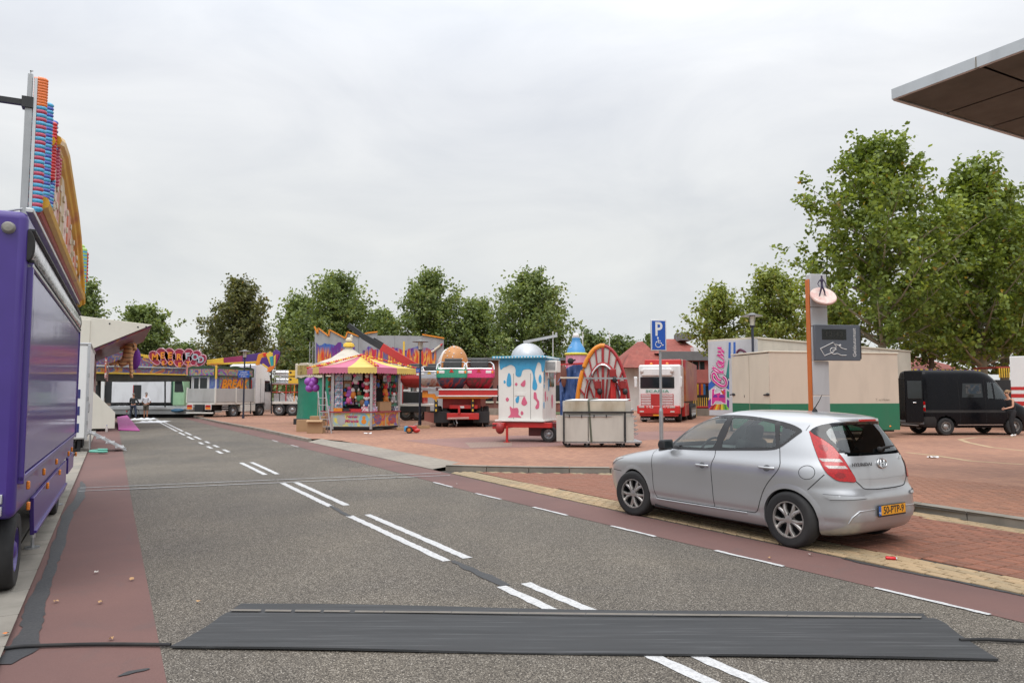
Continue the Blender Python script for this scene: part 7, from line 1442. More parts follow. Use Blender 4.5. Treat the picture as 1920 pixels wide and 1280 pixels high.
box('display', mat('display_dark', (.015, .017, .016), .25, dirt=0), sp3, -hwp + .03 + 14 * gk, -hwp + .03 + 63 * gk, -.096, -.089, gz_(637), gz_(617), .004); text('display_digits', '12:43', .16, mat('display_grey', (.035, .038, .034), .5), sp3, (-hwp + .03 + 38 * gk, -.0975, gz_(627)), (math.pi / 2, 0, 0), .001, sx=1.35)
text('lettering', 'Geldautomaat', .118, WHITE, sp3, (-hwp + .03 + 79 * gk, -.093, gz_(642)), (math.pi / 2, -math.pi / 2, 0), .002)
lnw = lambda pts, r=.009: MB().tube([(-hwp + .03 + x * gk, -.093, gz_(y)) for x, y in pts], r, 6).build('card_hand_symbol', WHITE, sp3)
lnw([(10, 654), (36, 642), (42, 650), (36, 660), (18, 667), (10, 654)]); lnw(smooth_poly([(39, 646), (46, 647), (52, 652), (58, 654), (63, 655)], 4, False)); lnw(smooth_poly([(62, 666), (52, 666), (44, 663), (36, 664), (31, 660), (30, 655), (36, 652), (42, 655), (34, 657)], 4, False)); MB().ball((-hwp + .03 + 50 * gk, -.093, gz_(647)), (.025, .008, .02), 10, 6).build('thumb_mark', WHITE, sp3)
dc = emp('disc', gp, (.0 + 0, -.20, gz_(556))); MB().lathe([(.001, .02), (.285, .02), (.30, .0), (.285, -.04), (.001, -.04)], 36).build('disc_plate', airbrush('disc_marble', [(.62, .42, .36), (.68, .56, .50), (.60, .36, .32), (.66, .52, .48)], 3), dc, rot=(R(47), R(-8), 0)); MB().lathe([(.285, -.041), (.27, -.06), (.001, -.06)], 36).build('disc_base', STEEL, dc, rot=(R(47), R(-8), 0))
FG = mat('figure_violet', (.045, .035, .075), .45)
fgv = [(0, 0, .23, .030, .024), (0, 0, .30, .026, .022), (0, 0, .38, .042, .026), (0, 0, .435, .018, .018), (0, -.005, .485, .026, .028), (-.03, .01, .12, .022, .022), (-.05, .03, .01, .014, .014), (.045, -.02, .13, .022, .022), (.09, .02, .02, .014, .014), (-.055, 0, .37, .014, .014), (-.09, .02, .29, .012, .012), (-.075, -.03, .21, .010, .010), (.055, 0, .37, .014, .014), (.085, -.02, .29, .012, .012), (.07, -.05, .21, .010, .010), (-.075, -.0, .0, .016, .01), (.115, .0, .012, .016, .01)]
figo = thing('walking_figure', 'small dark violet walking figure on the disc of the cash machine pylon', 'figure', gp.location + Vector((-.02, -.24, gz_(557))), R(8)); skinned('figure_body', fgv, [(0, 1), (1, 2), (2, 3), (3, 4), (0, 5), (5, 6), (6, 15), (0, 7), (7, 8), (8, 16), (2, 9), (9, 10), (10, 11), (2, 12), (12, 13), (13, 14)], FG, figo, 2, 0)
# ================================================================== canopy of the bank
cn = thing('bank_canopy', 'large flat canopy with pale metal fascia and dark panelled underside', 'canopy', (6.05, 11.5, 0), math.atan2(-.878, .478))     # x runs along the fascia towards the street behind the camera, y to the building
cb = lambda *a, **k: box(*a, **k); CZ = 6.42; CL, CD = 16.0, 11.0
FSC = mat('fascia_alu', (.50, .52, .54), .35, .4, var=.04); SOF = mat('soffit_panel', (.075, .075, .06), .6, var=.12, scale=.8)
x = 0.; 
for k in range(12): box('fascia_panel', FSC, cn, x + .012, x + 1.32 - .012, -.01, .05, CZ, CZ + .17, .004); box('fascia_joint', mat('joint_grey', (.28, .26, .23), .5), cn, x + 1.32 - .03, x + 1.32 + .03, -.004, .04, CZ, CZ + .168, .002); x += 1.32
for k in range(8): box('fascia_panel', FSC, cn, -.01, .05, .05 + k * 1.32 + .01, .05 + (k + 1) * 1.32 - .01, CZ, CZ + .17, .004)
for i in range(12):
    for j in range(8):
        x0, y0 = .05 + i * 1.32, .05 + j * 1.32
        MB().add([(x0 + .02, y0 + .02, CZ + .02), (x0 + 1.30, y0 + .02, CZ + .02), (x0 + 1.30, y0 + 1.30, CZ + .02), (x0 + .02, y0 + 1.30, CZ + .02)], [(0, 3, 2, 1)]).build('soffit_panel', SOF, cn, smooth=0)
box('roof_deck', DARK, cn, .05, 15.8, .05, 10.6, CZ + .05, CZ + .15); 
for x in (8., 13.): MB().cyl((x, 6.5, 0), (x, 6.5, CZ + .05), .22, n=20).build('column', STEEL, cn)
# ================================================================== buildings
ROOF = brickmat('roof_tiles', (.30, .085, .065), (.24, .065, .05), (.14, .04, .035), 1, 0, bw=.3, bh=.35); RSM = mat('red_render', (.33, .10, .085), .8, var=.15, scale=1.5); GFS = mat('grey_fascia', (.15, .155, .16), .6)
BY = 72.0; bx_ = lambda px, Y=BY: (px - 960) * Y / F; bz_ = lambda py, Y=BY: CH + (HZ - py) * Y / F
hb_ = thing('red_roofed_house', 'white walled building with steep red hipped roofs behind the tractor lorry', 'building', (0, 0, 0))
def hip(name, pts, Y0, Y1, m, parent):                  # roof from left eave, left top, right top, right eave (pixels)
    (a, b), (c, d), (e_, f), (g, h) = pts; mid = (Y0 + Y1) / 2
    vs = [(bx_(a), Y0, bz_(b)), (bx_(g), Y0, bz_(h)), (bx_(g), Y1, bz_(h)), (bx_(a), Y1, bz_(b)), (bx_(c), mid, bz_(d) + .15), (bx_(e_), mid, bz_(f) + .15)]
    return MB().add(vs, [(0, 1, 5, 4), (2, 3, 4, 5), (3, 0, 4), (1, 2, 5), (0, 3, 2, 1)]).build(name, m, parent, smooth=0)
box('wall', mat('house_white', (.66, .65, .62), .7, var=.05), hb_, bx_(1160), bx_(1245), BY + .5, BY + 10, 0, bz_(690)); hip('roof', [(1150, 690), (1212, 637), (1222, 636), (1262, 690)], BY, BY + 10, ROOF, hb_); hip('roof', [(1163, 690), (1184, 663), (1190, 663), (1210, 690)], BY - 1.5, BY + 4, ROOF, hb_)
ho = thing('grey_topped_building', 'brick building with grey roof edge, dark windows and red roof above', 'building', (0, 0, 0))
box('wall', RSM, ho, bx_(1245), bx_(1420), BY + 1, BY + 12, 0, bz_(660)); box('roof_edge', GFS, ho, bx_(1243), bx_(1425), BY + .6, BY + 1.2, bz_(675), bz_(658)); hip('roof', [(1236, 660), (1276, 629), (1306, 629), (1330, 660)], BY + 2, BY + 11, ROOF, ho)
for a, b in ((1290, 1302), (1304, 1314), (1317, 1326)): w_ = box('window', DGLASS, ho, bx_(a), bx_(b), BY + .95, BY + 1.02, bz_(692), bz_(677)); MB().box(bx_(a) - .06, bx_(a), BY + .9, BY + 1, bz_(693), bz_(676)).build('frame', GFS, w_)
box('balcony', RSM, ho, bx_(1300), bx_(1345), BY - .2, BY + 1, bz_(718), bz_(693)); box('recess', DARK, ho, bx_(1300), bx_(1345), BY + .92, BY + .98, bz_(765), bz_(724)); box('white_dormer', WHITE, ho, bx_(1309), bx_(1345), BY + 1.5, BY + 3, bz_(660), bz_(648)); box('lift_house', GFS, ho, bx_(1294), bx_(1318), BY + 4, BY + 7, bz_(632), bz_(617))
MB().cyl((bx_(1287), BY + 4, bz_(632)), (bx_(1287), BY + 4, bz_(612)), .03, n=6).bar((bx_(1284), BY + 4, bz_(614)), (bx_(1294), BY + 4, bz_(614)), .04).bar((bx_(1284), BY + 4, bz_(619)), (bx_(1290), BY + 4, bz_(619)), .04).build('aerial', STEEL, ho)
WY2 = 55.
wv = thing('garden_wall', 'low concrete wall with a red rail behind the claw trailer', 'wall', (0, 0, 0)); box('wall', KERB, wv, bx_(1296, WY2), bx_(1480, WY2), WY2, WY2 + .3, .1, bz_(766, WY2)); box('rail', RED, wv, bx_(1296, WY2), bx_(1480, WY2), WY2 + .1, WY2 + .2, bz_(764, WY2), bz_(761, WY2))
for k in range(12): box('bar', YELLOW, wv, bx_(1300 + k * 4, WY2), bx_(1300 + k * 4, WY2) + .05, WY2 + .12, WY2 + .17, bz_(764, WY2), bz_(745, WY2), .004)
box('post', mat('post_yellow', (.62, .45, .15), .5), wv, bx_(1302, WY2), bx_(1304, WY2), WY2 - .1, WY2, .1, bz_(720, WY2))
for k, (c, nm) in enumerate((((.66, .46, .04), 'yellow'), ((.25, .03, .10), 'maroon'), ((.66, .18, .02), 'orange'), ((.04, .18, .40), 'blue'))):
    px = 1304 + k * 4.2; o = MB(); o.add([(bx_(px + 4 * i / 6, WY2), WY2 - .15 + .05 * math.sin(i * 2), bz_(720 + 20 * j / 5, WY2)) for j in range(6) for i in range(7)], [(j * 7 + i, j * 7 + i + 1, (j + 1) * 7 + i + 1, (j + 1) * 7 + i) for j in range(5) for i in range(6)])
    tag(o.build('banner', mat('banner_' + nm, c, .7), smooth=60), nm + ' cloth banner hanging near the low concrete wall', 'banner')
# brick hall behind the gondolas and a terrace closing the street
bk_ = thing('brick_hall', 'low brick hall with dark windows behind the gondolas', 'building', (0, 0, 0)); Y6 = 66.
BRW = brickmat('brick_wall', (.26, .10, .08), (.20, .075, .06), (.22, .17, .14), 1, 0)
box('wall', BRW, bk_, bx_(868, Y6), bx_(1060, Y6), Y6, Y6 + 8, 0, bz_(676, Y6)); box('roof', GFS, bk_, bx_(864, Y6), bx_(1064, Y6), Y6 - .4, Y6 + 8.4, bz_(676, Y6), bz_(671, Y6))
for a in range(880, 1050, 26): w_ = box('window', DGLASS, bk_, bx_(a, Y6), bx_(a + 18, Y6), Y6 - .05, Y6 + .02, bz_(752, Y6), bz_(722, Y6)); MB().box(bx_(a, Y6) - .08, bx_(a + 18, Y6) + .08, Y6 - .1, Y6, bz_(755, Y6), bz_(752, Y6)).build('sill', CREAM, w_)
tag(MB().box(bx_(880, 58), bx_(960, 58), 58, 58.25, .1, bz_(765, 58)).build('low_wall', KERB, bevel=.01), 'low grey wall in front of the brick hall', 'wall')
gg = sheet('lawn', [(bx_(870, 58), 58.3), (bx_(1050, 58), 58.3), (bx_(1050, 66), 65.9), (bx_(870, 66), 65.9)], .16, GRASS, kind='structure')
te = thing('terrace_house', 'dark brick terrace with red roof seen under the ride beam', 'building', (0, 0, 0)); Y7 = 84.
box('wall', BRW, te, bx_(120, Y7), bx_(420, Y7), Y7, Y7 + 8, 0, bz_(705, Y7)); MB().prism([(Y7 - .5, bz_(705, Y7)), (Y7 + 8.5, bz_(705, Y7)), (Y7 + 4, bz_(672, Y7))], bx_(118, Y7), bx_(422, Y7), 'yz').build('roof', ROOF, te)
for a in range(130, 415, 22): w_ = box('window', DGLASS, te, bx_(a, Y7), bx_(a + 10, Y7), Y7 - .05, Y7 + .02, bz_(745, Y7), bz_(722, Y7)); MB().box(bx_(a, Y7) - .1, bx_(a, Y7), Y7 - .08, Y7, bz_(747, Y7), bz_(720, Y7)).build('frame', WHITE, w_)
rh = thing('far_red_roof', 'red tiled house roof seen between the plane trunks behind the van', 'building', (0, 0, 0)); Y8 = 62.
bx8 = lambda px: bx_(px, Y8); box('wall', BRW, rh, bx8(1715), bx8(1800), Y8, Y8 + 7, 0, bz_(692, Y8)); MB().add([(bx8(1708), Y8 - .4, bz_(692, Y8)), (bx8(1806), Y8 - .4, bz_(692, Y8)), (bx8(1806), Y8 + 7.4, bz_(692, Y8)), (bx8(1708), Y8 + 7.4, bz_(692, Y8)), (bx8(1757), Y8 + 3.5, bz_(664, Y8))], [(0, 1, 4), (1, 2, 4), (2, 3, 4), (3, 0, 4), (0, 3, 2, 1)]).build('roof', ROOF, rh)
for px in (1093, 1143, 1037):
    fpl = thing('flag_pole', 'thin white pole rising behind the %s' % {1093: 'bottle figure', 1143: 'big wheel half', 1037: 'ice cream kiosk dome'}[px], 'pole', (bx_(px, 64), 64, .1)); MB().cyl((0, 0, 0), (0, 0, bz_(625, 64)), .05, .035, 8).build('shaft', WHITE, fpl); MB().ball((0, 0, bz_(625, 64)), .06, 8, 6).build('knob', WHITE, fpl)
gd = thing('play_frame', 'orange and red fairground stall top behind the black van', 'stall', (0, 0, 0)); Y9 = 40.
b9 = lambda px: bx_(px, Y9); z9 = lambda py: bz_(py, Y9)
box('frame', mat('stall_red', (.32, .04, .03), .5), gd, b9(1868), b9(1902), Y9, Y9 + 2, z9(690), z9(687)); box('base', DARK, gd, b9(1868), b9(1902), Y9, Y9 + 2, .1, z9(712))
for k in range(7): box('baluster', YELLOW, gd, b9(1872 + k * 4.4), b9(1874 + k * 4.4), Y9 - .05, Y9, z9(708), z9(690))
MB().prism([(b9(1700), z9(694)), (b9(1860), z9(697)), (b9(1860), z9(692)), (b9(1700), z9(690))], Y9 + 1, Y9 + 1.2).build('striped_rail', airbrush('rail_stripes', [(.4, .05, .06), (.65, .5, .1), (.15, .05, .2), (.6, .55, .5), (.4, .05, .05)], 2.2, (3, 1, .3), .2, sharp=True), gd)
# ================================================================== trees
BARK = mat('bark', (.13, .105, .075), .95, var=.4, scale=3, bump=.5, bscale=14); BARKP = mat('plane_bark', (.30, .265, .19), .9, var=.45, scale=2.2, bump=.3, bscale=10)
def leafm(name, c0, c1, c2):
    m, t, b = nodes(name); o = t.nodes['Material Output']; g = N(t, 'ShaderNodeNewGeometry')
    c = ramp(t, g.outputs['Random Per Island'], [(0, mul(c0, .75)), (.35, c0), (.75, c1), (.975, c1), (.992, c2), (1, c2)])
    c = mixc(t, 1., c, ramp(t, noise(t, .55, 3), [(.35, (.72, .74, .7)), (.68, (1.25, 1.2, 1.1))]), 'MULTIPLY')
    b.inputs['Roughness'].default_value = .5; lk(t, c, b.inputs['Base Color']); b.inputs['Specular IOR Level'].default_value = .35
    tr = N(t, 'ShaderNodeBsdfTranslucent'); lk(t, mixc(t, 1., c, (1.25, 1.2, .55), 'MULTIPLY'), tr.inputs[0]); x = N(t, 'ShaderNodeMixShader'); x.inputs[0].default_value = .38
    lk(t, b.outputs[0], x.inputs[1]); lk(t, tr.outputs[0], x.inputs[2]); lk(t, x.outputs[0], o.inputs[0]); return m
LF_PLANE = leafm('plane_leaf', (.145, .205, .045), (.265, .345, .08), (.42, .28, .06)); LF_GREEN = leafm('green_leaf', (.155, .215, .085), (.265, .335, .135), (.33, .33, .14)); LF_DARK = leafm('hornbeam_leaf', (.12, .135, .062), (.21, .215, .092), (.31, .22, .09)); LF_FAR = leafm('far_leaf', (.12, .17, .07), (.19, .245, .10), (.25, .25, .11)); LF_LIGHT = leafm('light_plane_leaf', (.20, .255, .065), (.31, .365, .105), (.40, .32, .09))
def leaf_mesh(cen, nrm, size, shape):
    n = len(cen); a = rng.normal(size=(n, 3)); t1 = np.cross(nrm, a); t1 /= np.linalg.norm(t1, axis=1)[:, None] + 1e-9; t2 = np.cross(nrm, t1); s = size[:, None]
    pts = np.stack([cen + (t1 * x + t2 * y + nrm * z) * s for x, y, z in shape], 1).reshape(-1, 3); k = len(shape)
    me = bpy.data.meshes.new('crown'); me.vertices.add(n * k); me.vertices.foreach_set('co', pts.astype(np.float32).ravel()); me.loops.add(n * k); me.loops.foreach_set('vertex_index', np.arange(n * k, dtype=np.int32)); me.polygons.add(n); me.polygons.foreach_set('loop_start', np.arange(0, n * k, k, dtype=np.int32)); me.update(calc_edges=True); return me
LEAF5 = [(-.55, 0, 0), (-.15, -.42, .06), (.5, -.2, .1), (.62, .12, .12), (.1, .45, .06)]
def tree(name, label, px, Y, top, hw, bot, m, bark, seed, limbs=26, twigs=11, per=55, leaf=.17, shape='round', trunk_r=.2, zg=0., sig=.42, group=None, lean=0.):
    global rng; rng = np.random.default_rng(seed); r = random.Random(seed)
    x0 = (px - 960) * Y / F; H_ = CH + (HZ - top) * Y / F - zg; Rr = hw * Y / F; hb0 = max(1.2, CH + (HZ - bot) * Y / F - zg)
    o = thing(name, label, 'tree', (x0, Y, zg), 0, group)
    tw = MB(); tp = [Vector((lean * (i / 8)**2 + r.uniform(-.08, .08) * (i > 0), r.uniform(-.08, .08) * (i > 0), (H_ * .93) * i / 8)) for i in range(9)]
    tw.tube(tp, [trunk_r * (1.25 if i == 0 else 1 - i / 8.6) for i in range(9)], 10); tw.build('trunk', bark, o, smooth=60)
    def axis(z): t = min(.999, max(0, z / (H_ * .93))) * 8; k = int(t); return tp[k].lerp(tp[k + 1], t - k)
    PT_ = {'cone': [(0, .72), (.12, .98), (.3, .92), (.55, .62), (.8, .33), (1, .05)], 'tall': [(0, .75), (.12, .95), (.33, 1), (.6, .82), (.8, .52), (.93, .26), (1, .06)], 'plane': [(0, .75), (.1, .95), (.33, 1), (.52, .85), (.72, .64), (.87, .36), (1, .06)], 'round': [(0, .5), (.15, .85), (.38, 1), (.6, .92), (.8, .66), (.93, .36), (1, .08)]}[shape]
    prof = lambda t: lerp(PT_, t)                       # crown radius at relative height t
    cs = []; axs = []; lm = MB(); ph = r.uniform(0, 6)
    for i in range(limbs):
        t = ((i + .5) / limbs)**.9; t = min(.98, max(.02, t + r.uniform(-.03, .03))); z = hb0 + (H_ - hb0) * t; a = ph + i * 2.39996 + r.uniform(-.3, .3)
        L = Rr * prof(t) * r.uniform(.55, 1.16); rise = (H_ - hb0) * (.10 + .06 * t); zs_ = max(hb0 * .75, z - rise - L * .25)
        st_ = axis(zs_); en = Vector((st_.x + math.cos(a) * L, st_.y + math.sin(a) * L, z)); md_ = st_.lerp(en, .5) + Vector((0, 0, -.06 * L + r.uniform(-.1, .2)))
        lm.tube([st_, md_, en], [max(.02, trunk_r * .34 * (1 - t * .6)), max(.015, trunk_r * .2 * (1 - t * .6)), .012], 6)
        for k in range(twigs):
            s_ = .22 + .78 * (k + r.random()) / twigs; base = st_.lerp(md_, s_ * 2) if s_ < .5 else md_.lerp(en, s_ * 2 - 1)
            sp_r = (.15 + .30 * Rr * prof(t) * (1 - .4 * s_)); d = Vector((r.gauss(0, 1), r.gauss(0, 1), r.gauss(.15, .7))); d.normalize(); c = base + d * sp_r * r.uniform(.3, 1); cs.append((c, sig * r.uniform(.6, 1.25))); ow = Vector((math.cos(a), math.sin(a), 0)); axs.append((ow * r.uniform(.1, .7) + d * .5 + Vector((0, 0, r.uniform(.1, .9)))) * sig * 2.3)
            if k % 2 == 0: lm.tube([base, base.lerp(c, .6) + Vector((0, 0, .05)), c], [.02, .012, .006], 4)
    lm.build('limbs', bark, o, smooth=60); tag(o.children[-1], kind='stuff') if False else None
    C_ = np.array([tuple(c) for c, s in cs]); Sg = np.array([s for c, s in cs]); n = len(cs) * per; idx = np.repeat(np.arange(len(cs)), per)
    Ax = np.array([tuple(a_) for a_ in axs]); off = rng.normal(size=(n, 3)) * Sg[idx][:, None] * np.array([.62, .62, .5]); cen = C_[idx] + off + Ax[idx] * rng.uniform(-.35, 1, (n, 1)); cen[:, 2] = np.maximum(cen[:, 2], hb0 * .72)
    nr = rng.normal(size=(n, 3)) + np.array([0, 0, .9]) + off / (Sg[idx][:, None] + 1e-6) * .25; nr /= np.linalg.norm(nr, axis=1)[:, None]
    me = leaf_mesh(cen, nr, leaf * rng.uniform(.65, 1.25, n), LEAF5); me.materials.append(m); c_ = bpy.data.objects.new('crown', me); C.objects.link(c_); c_.parent = o
    return o
tree('plane_tree', 'large loose plane tree standing behind the cream and green trailer', 1655, 43, 250, 182, 600, LF_PLANE, BARKP, 3, 54, 12, 36, .23, 'plane', .30, .1, .36)
tree('plane_tree', 'plane tree with pale knotted trunk behind the black van', 1842, 45, 298, 150, 650, LF_PLANE, BARKP, 5, 50, 12, 38, .23, 'plane', .34, .1, .38)
tree('plane_tree', 'plane tree with a slimmer greyer trunk beside the pale one behind the van', 1885, 49, 350, 165, 665, LF_PLANE, BARKP, 8, 46, 12, 38, .23, 'plane', .32, .1, .38)
tree('plane_tree', 'darker plane tree filling the gap between the trailers and the van', 1745, 58, 500, 95, 660, LF_GREEN, BARK, 9, 28, 10, 34, .25, 'round', .3, .1, .4)
tree('plane_tree', 'dark plane tree at the far right edge of the square', 1960, 62, 470, 120, 670, LF_GREEN, BARK, 19, 30, 11, 42, .25, 'round', .3, .1, .4)
tree('plane_tree', 'light green plane tree rising over the claw trailer', 1452, 58, 508, 78, 650, LF_LIGHT, BARKP, 12, 32, 10, 34, .22, 'tall', .25, .1, .36)
tree('plane_tree', 'pale young plane tree between the red roofs and the claw trailer', 1348, 60, 540, 52, 650, LF_LIGHT, BARKP, 14, 26, 9, 32, .21, 'tall', .22, .1, .34)
tree('plane_tree', 'pale plane tree behind the cash machine pylon', 1555, 60, 560, 60, 660, LF_LIGHT, BARKP, 24, 26, 9, 32, .22, 'round', .22, .1, .36)
tree('hornbeam', 'broad brownish hornbeam behind the flatbed lorry', 447, 68, 528, 92, 690, LF_DARK, BARK, 21, 60, 11, 38, .22, 'cone', .35, 0, .34)
tree('maple_tree', 'round green tree behind the pointed cream flap', 268, 74, 578, 66, 675, LF_GREEN, BARK, 22, 32, 10, 36, .25, 'round', .3, 0, .4)
tree('maple_tree', 'green tree mostly hidden behind the purple wagon', 140, 50, 528, 34, 640, LF_GREEN, BARK, 23, 28, 10, 42, .2, 'round', .25, 0, .35)
for px, top, hw, sd, Y, lb in ((632, 518, 98, 31, 76, 'tall green tree behind the carousel roof'), (805, 512, 88, 32, 78, 'tall green tree behind the flame painted wall'), (996, 510, 94, 33, 74, 'tall green tree above the ice cream kiosk'), (893, 565, 60, 34, 80, 'lower green tree between two tall ones'), (560, 560, 40, 35, 80, 'small green tree next to the hornbeam'), (715, 590, 45, 36, 82, 'low green tree behind the crane boom')):
    tree('poplar_tree', lb, px, Y, top, hw, 700, LF_GREEN, BARK, sd, 48, 12, 40, .26, 'tall', .3, .1, .46, 'row of trees behind the fair')
for k, (px, top, hw, lb) in enumerate(((1110, 630, 40, 'distant pale tree just beyond the bottle figure'), (1165, 640, 45, 'distant pale tree just beyond the big wheel half'), (1225, 640, 40, 'distant pale tree touching the red hipped roof'), (345, 652, 30, 'distant small tree between the hornbeam and the round tree'), (50, 640, 70, 'distant tree far behind the purple wagon'))):
    tree('distant_tree', lb, px, 118 + 4 * (k % 3), top, hw, 715, LF_FAR, BARK, 60 + k, 24, 9, 40, .42, 'round', .35, 0, .65, 'far row of trees')
hd = MB(); 
cen = np.stack([rng.uniform(-110, 110, 26000), rng.uniform(104, 108, 26000), rng.uniform(0, 1, 26000)], 1); cen[:, 2] = cen[:, 2]**.8 * (3.2 + 1.3 * np.sin(cen[:, 0] * .35) + .8 * np.sin(cen[:, 0] * 1.1)); nr = rng.normal(size=(26000, 3)); nr /= np.linalg.norm(nr, axis=1)[:, None]
me = leaf_mesh(cen, nr, rng.uniform(.4, .8, 26000), LEAF5); me.materials.append(LF_GREEN); hg = bpy.data.objects.new('far_hedge', me); C.objects.link(hg); tag(hg, 'continuous dark green hedge along the far edge of the square', 'hedge', kind='stuff')
# ================================================================== people
SKIN = mat('skin', (.50, .27, .18), .5, var=.08, dirt=0); SKT = mat('tanned_skin', (.40, .19, .115), .5, var=.08, dirt=0)
def person(label, loc, rz, Hh, J, cloth, hair, hairm, skin=SKIN, bun=False, group=None):
    # J: joint positions in units of body height (facing -y); cloth: list of (name, joints with radius factor, edges, material)
    o = thing('person', label, 'person', loc, rz, group); k = Hh; names = list(J); ix = {n: i for i, n in enumerate(names)}
    V = [tuple(c * k for c in J[n][:3]) + (J[n][3] * k, (J[n][4] if len(J[n]) > 4 else J[n][3]) * k) for n in names]
    E = [('pelvis', 'waist'), ('waist', 'chest'), ('chest', 'neck'), ('neck', 'jaw'), ('jaw', 'head')]
    for s in 'LR': E += [('pelvis', 'hip' + s), ('hip' + s, 'knee' + s), ('knee' + s, 'ankle' + s), ('ankle' + s, 'toe' + s), ('chest', 'sho' + s), ('sho' + s, 'elb' + s), ('elb' + s, 'wri' + s), ('wri' + s, 'palm' + s)]
    ed = [(ix[a], ix[b]) for a, b in E]
    for s, sg in (('L', -1), ('R', 1)):                 # five fingers from the palm, thumb from its side
        p = Vector(V[ix['palm' + s]][:3]); w_ = Vector(V[ix['wri' + s]][:3]); d = (p - w_).normalized(); sd_ = d.cross(Vector((0, 1, .2))).normalized()
        for q, (off, ln, sp__) in enumerate(((-.018, .062, 0), (-.006, .072, 0), (.006, .068, 0), (.018, .052, 0), (-.026, .045, 1))):
            a = p + sd_ * off * 1.2 - d * (.03 if sp__ else 0); b = a + d * ln * .55 + sd_ * (off * .6 if not sp__ else -.03); c = b + d * ln * .45 + Vector((0, -.012, 0)); n0 = len(V)
            V += [(*a, .010, .010), (*b, .0085, .0085), (*c, .0065, .0065)]; ed += [(ix['palm' + s], n0), (n0, n0 + 1), (n0 + 1, n0 + 2)]
    skinned('body', V, ed, skin, o, 2, ix['pelvis'])
    hd_ = Vector(V[ix['head']][:3]); f = .055 * k
    for nm, js, es, m in cloth:
        vv = [tuple(c * k for c in J[n][:3]) + (J[n][3] * k * fa, (J[n][4] if len(J[n]) > 4 else J[n][3]) * k * fa) for n, fa in js]; jn = [n for n, fa in js]
        skinned(nm, vv, [(jn.index(a), jn.index(b)) for a, b in es], m, o, 2, 0)
    hr = MB().ball(hd_ + Vector((0, .012 * k, .014 * k)), (.047 * k, .055 * k, .056 * k), 14, 10, -.15, 1)
    if bun: hr.ball(hd_ + Vector((0, .065 * k, .03 * k)), .03 * k, 10, 8)
    hr.build('hair', hairm, o, smooth=60)
    fc = MB().ball(hd_ + Vector((0, -.052 * k, -.006 * k)), (.008 * k, .012 * k, .012 * k), 8, 6); fc.build('nose', skin, o)
    for sx in (-1, 1): MB().ball(hd_ + Vector((sx * .018 * k, -.046 * k, .006 * k)), .006 * k, 8, 6).build('eye', DARK, o); MB().ball(hd_ + Vector((sx * .044 * k, .004 * k, -.004 * k)), (.006 * k, .012 * k, .018 * k), 8, 6).build('ear', skin, o)
    MB().ball(hd_ + Vector((0, -.046 * k, -.030 * k)), (.014 * k, .006 * k, .004 * k), 8, 6).build('mouth', mat('lips', (.35, .12, .1), .5, dirt=0), o)
    return o
def stand(**over):
    J = dict(pelvis=(0, 0, .53, .075, .055), waist=(0, 0, .60, .072, .05), chest=(0, .005, .73, .085, .055), neck=(0, 0, .845, .030, .030), jaw=(0, -.012, .885, .034, .036), head=(0, -.004, .935, .042, .050))
    for s, g in (('L', -1), ('R', 1)):
        J.update({'hip' + s: (g * .05, 0, .49, .052, .055), 'knee' + s: (g * .055, -.005, .28, .034, .036), 'ankle' + s: (g * .055, .01, .045, .02, .022), 'toe' + s: (g * .065, -.075, .018, .02, .014),
                  'sho' + s: (g * .105, .005, .80, .032, .034), 'elb' + s: (g * .135, .01, .62, .024, .024), 'wri' + s: (g * .145, -.03, .475, .016, .017), 'palm' + s: (g * .148, -.04, .435, .018, .012)})
    J.update(over); return J
TORSO = [('pelvis', 1.08), ('waist', 1.1), ('chest', 1.12), ('shoL', 1.25), ('shoR', 1.25)]; TE = [('pelvis', 'waist'), ('waist', 'chest'), ('chest', 'shoL'), ('chest', 'shoR')]
SLV = TORSO + [('elbL', 1.25), ('elbR', 1.25)]; SLE = TE + [('shoL', 'elbL'), ('shoR', 'elbR')]; LNG = SLV + [('wriL', 1.35), ('wriR', 1.35)]; LNE = SLE + [('elbL', 'wriL'), ('elbR', 'wriR')]
LEG = [('pelvis', 1.12)] + [(a + s, f) for s in 'LR' for a, f in (('hip', 1.15), ('knee', 1.3))]; LEE = [('pelvis', 'hip' + s) for s in 'LR'] + [('hip' + s, 'knee' + s) for s in 'LR']; LLG = LEG + [('ankle' + s, 1.5) for s in 'LR']; LLE = LEE + [('knee' + s, 'ankle' + s) for s in 'LR']
SHO = lambda s: [('ankle' + s, 1.25), ('toe' + s, 1.35)]
tee = mat('white_tee', (.68, .68, .72), .8, dirt=0, bump=.2, bscale=30); kh = mat('khaki_shorts', (.10, .085, .065), .85, dirt=0); jk = mat('dark_jacket', (.03, .032, .035), .7, dirt=0, bump=.3, bscale=25); jn_ = mat('blue_jeans', (.045, .06, .10), .85, dirt=0); GREYH = mat('grey_hair', (.22, .19, .16), .8, dirt=0); DKH = mat('dark_hair', (.06, .04, .03), .7, dirt=0)
m1 = P(273, 783, 53.0)
person('man in white T-shirt and brown shorts with a hand on his hip', (m1.x, 53.0, .0), math.pi, 1.86, stand(elbL=(-.19, .03, .64, .024), wriL=(-.105, .0, .56, .016), palmL=(-.085, -.02, .54, .018, .012), elbR=(.17, -.03, .63, .024), wriR=(.16, -.11, .56, .016), palmR=(.155, -.14, .545, .018, .012)), [('t_shirt', SLV, SLE, tee), ('shorts', LEG, LEE, kh), ('shoe', SHO('L'), [('ankleL', 'toeL')], DARK), ('shoe', SHO('R'), [('ankleR', 'toeR')], DARK)], None, GREYH, SKT)
m2 = P(249, 785, 52.2)
